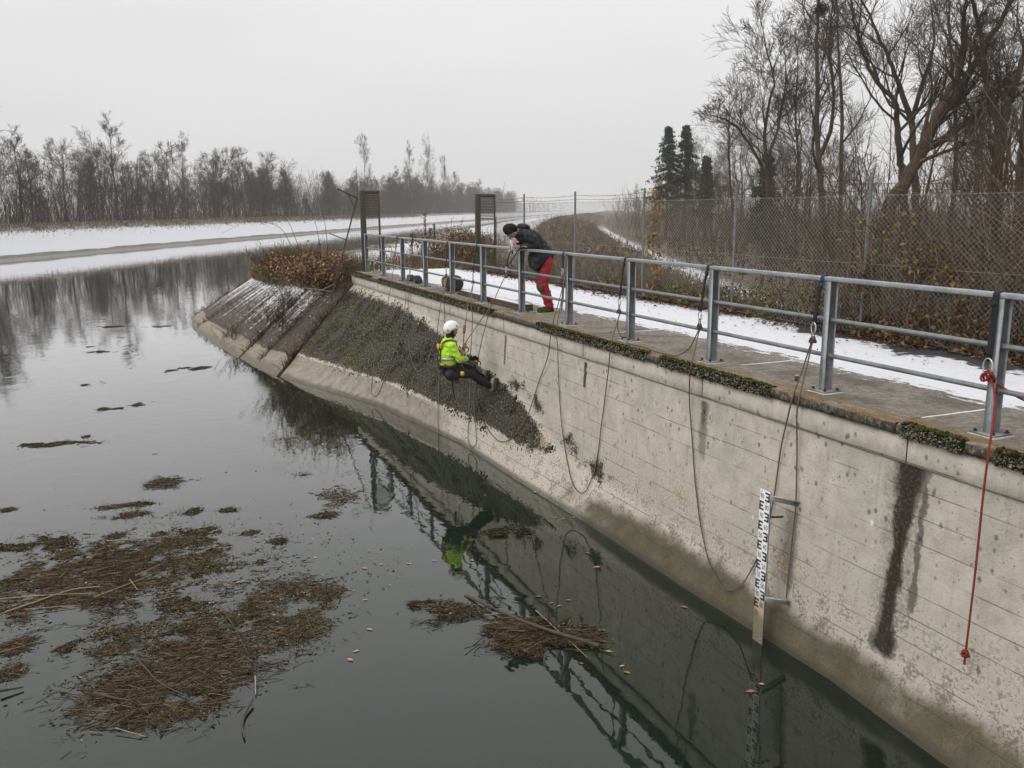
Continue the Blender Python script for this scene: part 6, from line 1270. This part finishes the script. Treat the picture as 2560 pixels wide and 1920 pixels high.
V, F = lumps(RFa(Pm), S, rng); gr = fnoise(Pm[:, 0], Pm[:, 2], .9, 71) + .16 * np.clip((Pm[:, 0] - 14) / 5, 0, 1) + .16 * np.clip((ww - 1.35) / .4, 0, 1)
cols = np.where((gr > .70)[:, None], pick(n, [(.040, .044, .010), (.065, .068, .014), (.11, .115, .022), (.022, .024, .008)], .3, rng), pick(n, [(.010, .009, .006), (.016, .014, .009), (.028, .025, .016), (.046, .042, .028), (.012, .011, .007), (.065, .058, .042)], .3, rng))
cols = cols * (.6 + 1.1 * fnoise(Pm[:, 0], Pm[:, 2], .8, 83))[:, None]
tag(npmesh('lichen_crust', V, F, M_MOSS, None, False, np.repeat(cols, 6, 0)), 'dark lichen and moss crust covering the warped concrete slope', 'moss', kind='stuff')

# ---- brambles on the fence and leaf litter below it --------------------------------------------------------
def vine_lines(n, s0, s1, zmax, rng, t0=3.1, t1=3.6):
    s = rng.uniform(s0, s1, n); P = [np.stack([s, rng.uniform(t0, t1, n), np.full(n, .0)], -1)]; D = np.stack([rng.normal(size=n) * .25, rng.normal(size=n) * .06, np.ones(n)], -1)
    hh = zmax * rng.uniform(.45, 1.08, n); hang = rng.random(n) < .5
    for k in range(9):
        D = D + rng.normal(size=D.shape) * np.array([.28, .07, .18]); D[:, 2] -= np.where(hang & (P[-1][:, 2] > hh * .75), .9, 0); q = P[-1] + D * (hh / 6)[:, None]; q[:, 1] = np.clip(q[:, 1], t0 - .12, t1 + .2); q[:, 2] = np.maximum(q[:, 2], .02); P.append(q)
    return np.stack(P, 1)
rng = np.random.default_rng(14)
PV = np.concatenate([vine_lines(520, -5, 3.6, 2.05, rng), vine_lines(260, 3.2, 6.4, 1.2, rng), vine_lines(260, 5, 17, .75, rng, 3.15, 3.8)])
V, F = tubes(RFa(PV), np.broadcast_to(np.linspace(.0055, .0022, 10), PV.shape[:2]), 3)
vn = empty('bramble_thicket', RF(0, 3.3, 0)); tag(vn, 'tangle of dry vines and brambles overgrowing the right part of the wire fence', 'brambles')
child_local(npmesh('vines', V, F, vcol('vine_bark'), None, False, np.repeat(pick(len(PV), [(.15, .115, .085), (.10, .075, .055), (.20, .165, .13), (.06, .045, .035)], .25, rng), 30, 0)), vn)
def leaf_cloud(n, s0, s1, zf, rng, cols, size, t0=3.05, t1=3.7, thr=.45, seed=3):
    s = rng.uniform(s0, s1, n); zz = rng.random(n) ** 1.3 * zf(s); m = fnoise(s, zz, 1.5, seed) > thr; s, zz = s[m], zz[m]; n = len(s)
    P = RFa(np.stack([s, rng.uniform(t0, t1, n), zz + .02], -1)); V, F = leaves(P, rng.uniform(size * .5, size * 1.3, n), .25, .7, rng); return V, F, np.repeat(pick(n, cols, .3, rng), 4, 0)
GREENY = [(.10, .115, .035), (.16, .155, .045), (.20, .165, .055), (.14, .085, .04), (.10, .06, .032)]; BROWNY = [(.13, .080, .040), (.17, .095, .045), (.09, .055, .032), (.20, .125, .05), (.06, .04, .026)]
for nm, a in (('low_leaves', leaf_cloud(9000, -5, 13, lambda s: .18 + .5 * np.clip((11 - s) / 6, .25, 1), rng, GREENY, .075)), ('brown_leaves', leaf_cloud(26000, -5, 5.2, lambda s: np.clip(2.05 - .28 * np.maximum(s - 1.5, 0), .5, 2.1), rng, BROWNY, .07, 3.0, 3.7, .47, 9)), ('yellow_leaves', leaf_cloud(3600, -5, 6.2, lambda s: 2.0 - .12 * np.maximum(s - 2, 0), rng, [(.24, .19, .055), (.20, .15, .05), (.26, .16, .05)], .075, 3.0, 3.5, .60, 15))):
    child_local(npmesh(nm, a[0], a[1], M_LEAF, None, False, a[2]), vn)
iv = empty('climbing_vine', RF(10.3, 3.15, 0)); tag(iv, 'thin vine with orange leaves climbing the fence beside a post', 'vine')
q = catmull(np.array([RF(10.5, 3.12, 0), RF(10.35, 3.13, .6), RF(10.5, 3.12, 1.1), RF(10.38, 3.13, 1.6), RF(10.55, 3.12, 2.05)]), 8); child_local(MB().tube(q, .005, 4).build('stem', M_TWIG), iv)
pp = np.repeat(q, 7, 0) + rng.normal(size=(len(q) * 7, 3)) * .09; V, F = leaves(pp, rng.uniform(.05, .11, len(pp)), .1, .7, rng); child_local(npmesh('leaves', V, F, M_LEAF, None, False, np.repeat(pick(len(pp), [(.28, .14, .045), (.22, .12, .05), (.26, .22, .06)], .25, rng), 4, 0)), iv)
n = 9000; s = rng.uniform(-5, 21, n); tq = 3.3 - np.abs(rng.normal(size=n)) * .28; m = fnoise(s, tq, 1.2, 44) > .38; s, tq = s[m], tq[m]; n = len(s)
V, F = leaves(RFa(np.stack([s, tq, .006 + .02 * rng.random(n)], -1)), rng.uniform(.03, .075, n), .85, .7, rng)
colr = np.where((s > 4.5)[:, None], pick(n, [(.11, .04, .03), (.075, .03, .024), (.13, .07, .045)], .3, rng), pick(n, [(.17, .10, .06), (.11, .07, .045), (.22, .15, .09), (.07, .045, .03)], .3, rng))
tag(npmesh('leaf_litter', V, F, M_LEAF, None, False, np.repeat(colr, 4, 0)), 'brown fallen leaves along the foot of the wire fence', 'leaves', kind='stuff')
n = 420; s = rng.uniform(-5, 21, n); tq = rng.uniform(1.3, 3.1, n); V, F = leaves(RFa(np.stack([s, tq, .010 + .008 * rng.random(n)], -1)), rng.uniform(.015, .05, n), .85, .6, rng)
tag(npmesh('snow_litter', V, F, M_LEAF, None, False, np.repeat(pick(n, [(.14, .085, .05), (.09, .06, .04), (.20, .14, .09)], .3, rng), 4, 0)), 'stray dead leaves and bits scattered over the snow on the path', 'leaves', kind='stuff')
n = 7000; s = rng.uniform(-5, 21.5, n); tq = rng.uniform(3.45, 5.6, n); P_ = RFa(np.stack([s, tq, tq * 0], -1)); hz = height(P_[:, 0], P_[:, 1])
put_blades('fence_grass', 'tall withered grass behind the wire fence', 'grass', M_GRASS, blades(P_[:, 0], P_[:, 1], hz, rng.uniform(.3, .9, n), .016, pick(n, [(.13, .095, .055), (.09, .065, .04), (.07, .07, .03), (.17, .13, .08)], .3, rng), rng, .35))
n = 900; s = rng.uniform(-5, 16, n); tq = rng.uniform(3.8, 8.5, n); P_ = RFa(np.stack([s, tq, tq * 0], -1)); keep = (P_[:, 0] - X0(P_[:, 1]) > 57.5) | (s < 7); P_ = P_[keep]; n = len(P_)
V, F = stems(P_[:, 0], P_[:, 1], height(P_[:, 0], P_[:, 1]), rng.uniform(1.2, 3.4, n), rng, 11, .3, .0045); tag(npmesh('hedge_stems', V, F, M_TWIG), 'leafless brown stems crowding right behind the wire fence', 'shrubs', kind='stuff')
for k_, (s, tq, H, dx) in enumerate(((3.9, 4.6, 2.2, -.9), (1.2, 4.4, 2.1, -.5), (6.4, 5.4, 2.3, -1.2), (8.4, 6.0, 2.2, -1.3), (.0, 4.0, 1.9, .3))):
    b = RF(s, tq, -.4); rg_ = np.random.default_rng(k_ + 60); V, F = tree_mesh([[b, (b[0] + dx * .3, b[1], H * .4), (b[0] + dx * .8, b[1] - .1, H * .75), (b[0] + dx * 1.2, b[1] - .2, H)]], .04, rg_, 7, 5, 3, 0, .0, .0045, .5, .3)
    tag(npmesh('sapling', V, F, M_SNOWY, None, True), ['pale sapling behind the fence left of the tall fence post', 'pale grey sapling behind the bramble tangle', 'pale sapling bending left behind the wire mesh', 'low sapling with snowy twigs behind the wire mesh', 'sapling among the brambles at the right edge'][k_], 'sapling', 'saplings behind the fence')
# ================================================================== WHAT FLOATS ON THE WATER
MATS = [(-6.33, 10.76, 0.52, 0.31, 'g'), (-5.18, 9.75, 1.04, 1.02, 's'), (-3.96, 10.02, 0.31, 0.47, 'g'), (-4.31, 10.83, 0.32, 0.2, 'g'), (-5.57, 11.86, 0.36, 0.2, 'm'), (-5.9, 12.26, 0.33, 0.16, 'm'), (-5.54, 12.4, 0.26, 0.15, 'g'), (-4.76, 11.95, 0.28, 0.2, 'g'), (-4.28, 11.23, 0.28, 0.27, 'g'), (-4.24, 12.04, 0.18, 0.12, 'g'), (-5.65, 13.4, 0.39, 0.32, 'm'), (-4.77, 11.11, 0.16, 0.13, 'g'), (-5.4, 11.02, 0.12, 0.15, 'g'), (-3.59, 11.15, 0.11, 0.1, 'g'), (-3.12, 10.81, 0.13, 0.13, 'g'), (-3.11, 10.23, 0.14, 0.17, 'g'), (-3.52, 10.0, 0.24, 0.17, 'm'), (-2.73, 9.28, 0.31, 0.3, 'm'), (-2.19, 9.27, 0.24, 0.23, 'm'), (-3.02, 8.6, 0.31, 0.42, 'g'), (-3.71, 8.97, 0.27, 0.22, 'g'), (-4.17, 8.26, 0.4, 0.22, 'm'), (-3.45, 8.38, 0.17, 0.13, 'g'), (-4.51, 8.0, 0.1, 0.11, 'g'), (-3.99, 7.94, 0.32, 0.14, 'm'), (-3.18, 7.53, 0.57, 0.67, 'b'), (-3.14, 6.84, 0.39, 0.18, 'm'), (-2.65, 6.67, 0.15, 0.12, 'g'), (-2.27, 8.32, 0.33, 0.44, 'm'), (-5.06, 8.01, 0.18, 0.23, 's'), (-4.8, 7.37, 0.12, 0.3, 's'), (-2.58, 6.95, 0.21, 0.16, 'b'), (-2.76, 12.56, 0.43, 0.47, 'l'), (-2.73, 11.81, 0.17, 0.15, 'g'), (-3.52, 13.82, 0.15, 0.16, 'm'), (-7.47, 12.14, 0.12, 0.11, 'g'), (-4.7, 9.9, 1.6, 1.3, 'w'), (-3.2, 8.0, 1.15, 1.2, 'w'), (-2.6, 9.0, .7, .8, 'w'), (-3.2, 7.3, .7, .7, 's')]
FARM = [(-15.51, 32.96, 0.5, 0.3, 'g'), (-13.58, 32.98, 0.41, 0.3, 'g'), (-13.86, 28.02, 0.13, 0.2, 'g'), (-12.95, 26.85, 0.41, 0.25, 'g'), (-9.47, 23.48, 0.16, 0.25, 'g'), (-8.75, 23.82, 0.25, 0.32, 'g'), (-9.24, 23.9, 0.17, 0.15, 'g'), (-10.77, 21.67, 0.21, 0.26, 'g'), (-8.48, 19.24, 0.2, 0.25, 'g'), (-8.99, 18.81, 0.27, 0.2, 'g'), (-8.35, 16.36, 0.1, 0.12, 'g'), (-8.76, 15.81, 0.77, 0.22, 'g'), (-6.59, 14.95, 0.15, 0.16, 'g')]
CLMP = [(0.31, 8.08, 0.52, 0.33, 'b'), (-0.66, 8.71, 0.46, 0.32, 'm'), (-1.01, 8.93, 0.16, 0.12, 'g'), (0.63, 8.36, 0.17, 0.19, 'l'), (.02, 8.3, .3, .25, 'b')]
WEED = [(.022, .022, .008), (.036, .034, .012), (.050, .044, .018), (.016, .013, .007)]; STK = [(.040, .028, .019), (.065, .048, .033), (.020, .015, .010), (.10, .076, .05), (.18, .135, .08)]; LFB = [(.20, .12, .08), (.25, .165, .12), (.13, .075, .048), (.30, .23, .17)]; CHAFF = [(.10, .080, .062), (.060, .046, .034), (.16, .13, .10), (.030, .022, .016)]
def flotsam(mats, rng, k=1., lift=.0):
    SV, SC, LV, LC, FV, FC = [], [], [], [], [], []
    for cx, cy, rx, ry, kind in mats:
        A = math.pi * rx * ry; ns, nl, nf = {'s': (1500, 900, 70), 'g': (900, 2400, 25), 'm': (900, 1000, 70), 'b': (1500, 2200, 80), 'l': (420, 500, 330), 'w': (620, 420, 30)}[kind]
        def spots(n):
            n = int(n * A * k) + 6; r = np.sqrt(rng.random(n)) * (1 + .26 * rng.normal(size=n)); a = rng.uniform(0, 6.28, n); x = cx + rx * r * np.cos(a); y = cy + ry * r * np.sin(a) + .25 * (x - cx) * .3
            m = fnoise(x, y, 4.5, int(abs(cx * 31 + cy * 7)) % 50) > .40 + .22 * np.clip(r - .5, 0, 1); return x[m], y[m]
        x, y = spots(ns); n = len(x); ln = rng.uniform(.03, .16, n) * (1.6 if kind in 'sb' else 1.); a = rng.normal(.12, .55, n) + np.where(rng.random(n) < .22, 1.3, 0); z = WZ + .004 + lift * rng.random(n) + .012 * rng.random(n) * (kind in 'sb')
        d = np.stack([np.cos(a), np.sin(a), rng.normal(size=n) * .05], -1) * ln[:, None] / 2; c = np.stack([x, y, z], -1); SV.append(np.stack([c - d, c + d], 1)); SC.append(pick(n, STK, .3, rng))
        x, y = spots(nl); n = len(x); LV.append(np.stack([x, y, np.full(n, WZ + .003) + lift * .8 * rng.random(n)], -1)); LC.append(pick(n, WEED if kind == 'g' else (CHAFF if kind in 'bs' else WEED + CHAFF), .3, rng))
        x, y = spots(nf); n = len(x); FV.append(np.stack([x, y, np.full(n, WZ + .006) + lift * rng.random(n)], -1)); FC.append(pick(n, LFB, .3, rng))
    S = np.concatenate(SV); R = rng.uniform(.0010, .0036, len(S)) * np.where(rng.random(len(S)) < .06, 1.9, 1); V1, F1 = tubes(S, np.stack([R, R * .7], -1), 3); C1 = np.repeat(np.concatenate(SC), 6, 0)
    Lp = np.concatenate(LV); sz = rng.uniform(.004, .013, (len(Lp), 3)) * np.array([2.4, .9, .55]); V2, F2 = lumps(Lp, sz, rng); C2 = np.repeat(np.concatenate(LC), 6, 0)
    Fp = np.concatenate(FV); V3, F3 = leaves(Fp, rng.uniform(.010, .036, len(Fp)), .9, .5, rng); C3 = np.repeat(np.concatenate(FC), 4, 0)
    return np.vstack([V1, V2, V3]), [np.vstack([F1, F3 + len(V1) + len(V2)]), F2 + len(V1)], np.vstack([C1, C2, C3])
M_FLOT = vcol('flotsam'); rng = np.random.default_rng(77)
def blade_tufts(mats, rng, dens=260):
    X, Y = [], []
    for cx, cy, rx, ry, kind in mats:
        if kind not in 'gm': continue
        n = int(dens * math.pi * rx * ry) + 6; r = np.sqrt(rng.random(n)); a = rng.uniform(0, 6.28, n); X.append(cx + rx * r * np.cos(a)); Y.append(cy + ry * r * np.sin(a))
    x, y = np.concatenate(X), np.concatenate(Y); n = len(x); return blades(x, y, np.full(n, WZ - .004), rng.uniform(.02, .075, n), .007, pick(n, [(.05, .055, .018), (.075, .075, .028), (.035, .03, .015), (.11, .085, .045)], .3, rng), rng, 1.6)
V, F, C = flotsam(MATS, rng, 1.25); tag(npmesh('floating_weed', V, F, M_FLOT, None, False, C), 'mats of water weed, straw and twigs drifting on the near left water', 'water weed', kind='stuff')
put_blades('weed_tips', 'tips of water weed standing out of the floating mats', 'water weed', M_FLOT, blade_tufts(MATS, rng))
V, F, C = flotsam(FARM, rng, 1.0); tag(npmesh('weed_flecks', V, F, M_FLOT, None, False, C), 'small dark weed flecks scattered over the farther water', 'water weed', kind='stuff')
V, F, C = flotsam(CLMP, rng, 1.7, .035); tag(npmesh('drift_clump', V, F, M_FLOT, None, False, C), 'thick clump of chaff and twigs drifting over the reflection of the railing', 'driftwood', kind='stuff')
sc = empty('weed_clump', (-.08, 11.09, WZ)); tag(sc, 'small clump of weed and leaves drifting near the foot of the wall', 'water weed')
V, F, C = flotsam([(-0.08, 11.09, 0.3, 0.17, 'g'), (-.18, 11.05, .2, .12, 'l')], rng, 2.2, .05); child_local(npmesh('weed', V, F, M_FLOT, None, False, C), sc)
# chaff and leaf flecks between the mats
n = 5200; x = rng.uniform(-7, -1.3, n); y = rng.uniform(6.1, 14, n); cen = fnoise(x, y, .5, 19) + np.where(np.hypot((x + 4.2) / 2.6, (y - 9.3) / 3.0) < 1, .12, -.12); m = cen > .5; x, y = x[m], y[m]; n = len(x)
V, F = leaves(np.stack([x, y, np.full(n, WZ + .004)], -1), rng.choice([.010, .016, .024, .036, .05], n, p=[.4, .28, .16, .10, .06]), .96, .6, rng)
tag(npmesh('leaf_flecks', V, F, M_FLOT, None, False, np.repeat(pick(n, [(.30, .22, .17), (.20, .15, .11), (.38, .31, .25), (.10, .08, .06), (.06, .05, .035)], .25, rng), 4, 0)), 'bits of pale leaves and chaff afloat between the weed mats', 'leaves', kind='stuff')
n = 170; x = rng.uniform(-9, .5, n); y = rng.uniform(9, 24, n); m = ((x - OV[0]) * NV[0] + (y - OV[1]) * NV[1]) < -1.2; x, y = x[m], y[m]; n = len(x); V, F = leaves(np.stack([x, y, np.full(n, WZ + .004)], -1), rng.uniform(.015, .045, n), .96, .5, rng)
tag(npmesh('stray_flecks', V, F, M_FLOT, None, False, np.repeat(pick(n, [(.40, .33, .27), (.28, .22, .17)], .2, rng), 4, 0)), 'stray pale leaf flecks scattered on open water', 'leaves', kind='stuff')
STICKS = {
 'straw1': ([(0.24, 8.69), (0.72, 7.71)], .006, 'long straight straw lying across the thick drift clump'),
 'straw2': ([(-5.54, 8.72), (-5.37, 9.01), (-5.12, 9.32), (-4.83, 9.4)], .011, 'thick bent yellow reed in the large left twig mat'),
 'straw3': ([(-5.8, 9.06), (-5.33, 9.19), (-4.89, 9.23)], .007, 'straight pale reed just above the thick bent reed'),
 'stick1': ([(-3.76, 7.08), (-3.6, 7.04), (-3.45, 7.0)], .013, 'short dark stick floating left of the lower mat'),
 'stick2': ([(-3.38, 6.63), (-3.32, 6.8)], .012, 'short black stick below the lower mat'),
 'reed': ([(-2.42, 7.36), (-2.34, 7.09)], .009, 'short pale reed right of the lower mat'),
 'branch': ([(-2.33, 6.96), (-2.34, 6.77), (-2.31, 6.6), (-2.24, 6.43)], .013, 'curved grey branch dipping below the lower mat'),
 'straw4': ([(-3.37, 6.56), (-3.07, 6.46)], .005, 'thin pale straw alone near the bottom of the picture'),
 'stick3': ([(-3.67, 7.7), (-3.29, 7.3), (-2.94, 7.06)], .009, 'long brown stick across the lower mat'),
 'stick4': ([(-4.68, 7.13), (-4.52, 7.23)], .014, 'dark stick end at the left edge of the picture'),
 'straw5': ([(-4.55, 9.56), (-4.35, 9.31)], .006, 'short straw pointing down in the large twig mat'),
 'straw6': ([(-4.53, 9.67), (-4.45, 9.9), (-4.38, 10.03)], .007, 'pale straw on the right side of the large twig mat'),
 'straw7': ([(-5.38, 10.79), (-5.0, 10.9), (-4.65, 10.98)], .008, 'brown stalk along the upper rim of the twig mat'),
 'twig1': ([(-0.32, 8.58), (-0.06, 8.67), (0.03, 8.72)], .006, 'straw pair upper stem at the left of the drift clump'),
 'twig2': ([(-0.33, 8.37), (-0.06, 8.48)], .006, 'straw pair lower stem at the left of the drift clump'),
 'stick5': ([(-3.29, 8.91), (-3.0, 8.48), (-2.62, 7.81)], .007, 'long thin stick between the green mat and the lower mat'),
 'stick6': ([(-2.29, 8.75), (-2.06, 8.2)], .006, 'thin stick on the rightmost mat'),
 'straw8': ([(-4.75, 9.08), (-4.36, 9.73)], .007, 'oblique pale straw in the middle of the twig mat'),
 'straw9': ([(-5.38, 8.79), (-4.84, 8.93)], .006, 'pale straw along the lower rim of the twig mat')}
M_STRAW = simple('straw', (.27, .205, .115), .8, 0, .25, 25); M_STICK = simple('wet_stick', (.060, .046, .034), .7, 0, .3, 25)
for k_, (pts, r_, lab) in STICKS.items():
    q = np.array([(a, b_, WZ + .012 + r_) for a, b_ in pts]); q[0, 2] += .02; q = catmull(q, 4) if len(q) > 2 else q
    o = MB().tube(q, np.linspace(r_, r_ * .6, len(q)), 6).build('floating_stick', M_STRAW if k_.startswith(('straw', 'reed', 'twig')) else M_STICK, None, True); tag(o, lab, 'stick', 'sticks and straws afloat')
lg = empty('drift_branch', (.3, 8.3, WZ)); tag(lg, 'long dark branch lying on the thick drift clump', 'branch')
q = catmull(np.array([(-0.55, 9.14, WZ + .005), (-0.21, 8.72, WZ + .045), (0.07, 8.42, WZ + .06), (0.39, 8.17, WZ + .06), (0.63, 8.03, WZ + .05), (0.85, 7.92, WZ + .03)]), 5); child_local(MB().tube(q, np.linspace(.012, .022, len(q)) + .004 * np.sin(np.arange(len(q)) * 2.1), 8).build('stem', M_STICK, None, True), lg)
for k_ in range(6):
    b_ = q[-1 - k_ * 3]; child_local(MB().tube([b_, b_ + np.array([.12 + .02 * k_, -.04 + .03 * (k_ % 3), .03]), b_ + np.array([.2, -.07 + .05 * (k_ % 2), .02])], [.008, .005, .002], 5).build('twig', M_STICK), lg)
FL = [(0.34, 12.78), (0.6, 12.49), (0.61, 11.63), (0.72, 11.59), (0.86, 11.65), (0.95, 10.35), (1.03, 9.91), (0.28, 9.1), (0.43, 8.93), (0.51, 8.86), (0.62, 9.0), (1.88, 8.81), (0.92, 8.29), (0.9, 8.06), (0.94, 7.85), (1.04, 7.57), (1.07, 7.45), (0.65, 7.62), (2.28, 7.23), (2.15, 7.11), (-1.83, 9.92), (-1.29, 10.05), (-0.99, 10.14), (-0.52, 10.14), (-1.67, 9.04), (-1.51, 8.34), (-1.6, 7.72), (-1.57, 7.89)]
def oak_leaf(c, L, a, rng):
    "lobed leaf outline lying on the water, slightly cupped"
    n = 14; V = []
    for i in range(n):
        u = i / n * 2 * math.pi; r = .5 * L * (1 + .22 * math.cos(4 * u + .6)) ; x = r * math.cos(u); y = r * .48 * math.sin(u); V.append((c[0] + x * math.cos(a) - y * math.sin(a), c[1] + x * math.sin(a) + y * math.cos(a), WZ + .004 + .012 * (abs(y) / L) + .004 * rng.random()))
    return [(c[0], c[1], WZ + .004)] + V, [[0, 1 + i, 1 + (i + 1) % n] for i in range(n)]
M_FLEAF = [simple('leaf_orange', (.30, .145, .07), .7, 0, .2, 40), simple('leaf_tan', (.36, .24, .16), .7, 0, .2, 40), simple('leaf_green', (.22, .30, .05), .7, 0, .2, 40)]
for i, c in enumerate(FL):
    V, F = oak_leaf(c, rng.uniform(.045, .085), rng.uniform(-.6, .6), rng); o = npmesh('floating_leaf', V, F, M_FLEAF[2 if i == 14 else (0 if i < 20 and i % 3 else 1)], None, True)
    tag(o, 'single lime green leaf floating on the dark reflection' if i == 14 else ('brown oak leaf floating on the dark reflection of the wall' if i < 20 else 'pale brown leaf floating on the grey water in the middle'), 'leaf', 'fallen leaves afloat')
# ================================================================== DISTANCE
rng = np.random.default_rng(91)
n = 2200; y = rng.uniform(620, 1500, n); x = rng.uniform(-560, 620, n) * y / 1000; q = x - X0(y); m = (q < -16) | (q > 62); x, y = x[m], y[m]
V, F = stems(x, y, height(x, y), rng.uniform(9, 18, len(x)), rng, 2, .08, .16)
tag(npmesh('distant_wood', V, F, M_FARWOOD), 'distant grey wood closing the horizon in the haze', 'wood', kind='stuff')
# lattice mast far behind the left wood
pm = empty('lattice_mast', (-56.9, 260, -1)); tag(pm, 'pale grey lattice power mast far behind the bare trees', 'mast')
mb = MB(); Zt = 12.2; w0, w1 = 1.5, .45
cor = lambda z, i, j: (-56.9 + (i - .5) * (w0 + (w1 - w0) * (z + 1) / (Zt + 1)), 260 + (j - .5) * (w0 + (w1 - w0) * (z + 1) / (Zt + 1)), z)
for i in (0, 1):
    for j in (0, 1): mb.tube([cor(-1, i, j), cor(Zt, i, j)], .05, 4)
M_MAST = simple('mast_steel', (.30, .31, .32), .6, .3); child_local(mb.build('legs', M_MAST), pm); mb = MB(); zs = np.linspace(-1, Zt, 9)
for a, b in zip(zs[:-1], zs[1:]):
    for (p, q) in (((0, 0), (1, 0)), ((0, 0), (0, 1)), ((1, 0), (1, 1)), ((0, 1), (1, 1))):
        mb.tube([cor(a, *p), cor(b, *q)], .03, 3); mb.tube([cor(a, *q), cor(b, *p)], .03, 3)
child_local(mb.build('bracing', M_MAST), pm); child_local(MB().tube([(-58.1, 260, 11.0), (-55.7, 260, 11.0)], .05, 4).tube([(-56.9, 260, 12.2), (-56.9, 260, 13.2)], .06, 4).build('cross_arm', M_MAST), pm)
# winter haze
hz = MB().box((-1900, -60, -6.3), (2200, 2450, 31)).build('haze', None); t = NT('winter_haze'); t.N.remove(t.b)
pv = t.node('VolumePrincipled'); pv.inputs['Color'].default_value = (.985, .99, 1.0, 1); pv.inputs['Density'].default_value = .0005; pv.inputs['Anisotropy'].default_value = .0; t.L.new(pv.outputs[0], t.out.inputs['Volume']); hz.data.materials.append(t.m)
tag(hz, 'thin pale winter haze over the canal', 'haze', kind='stuff')
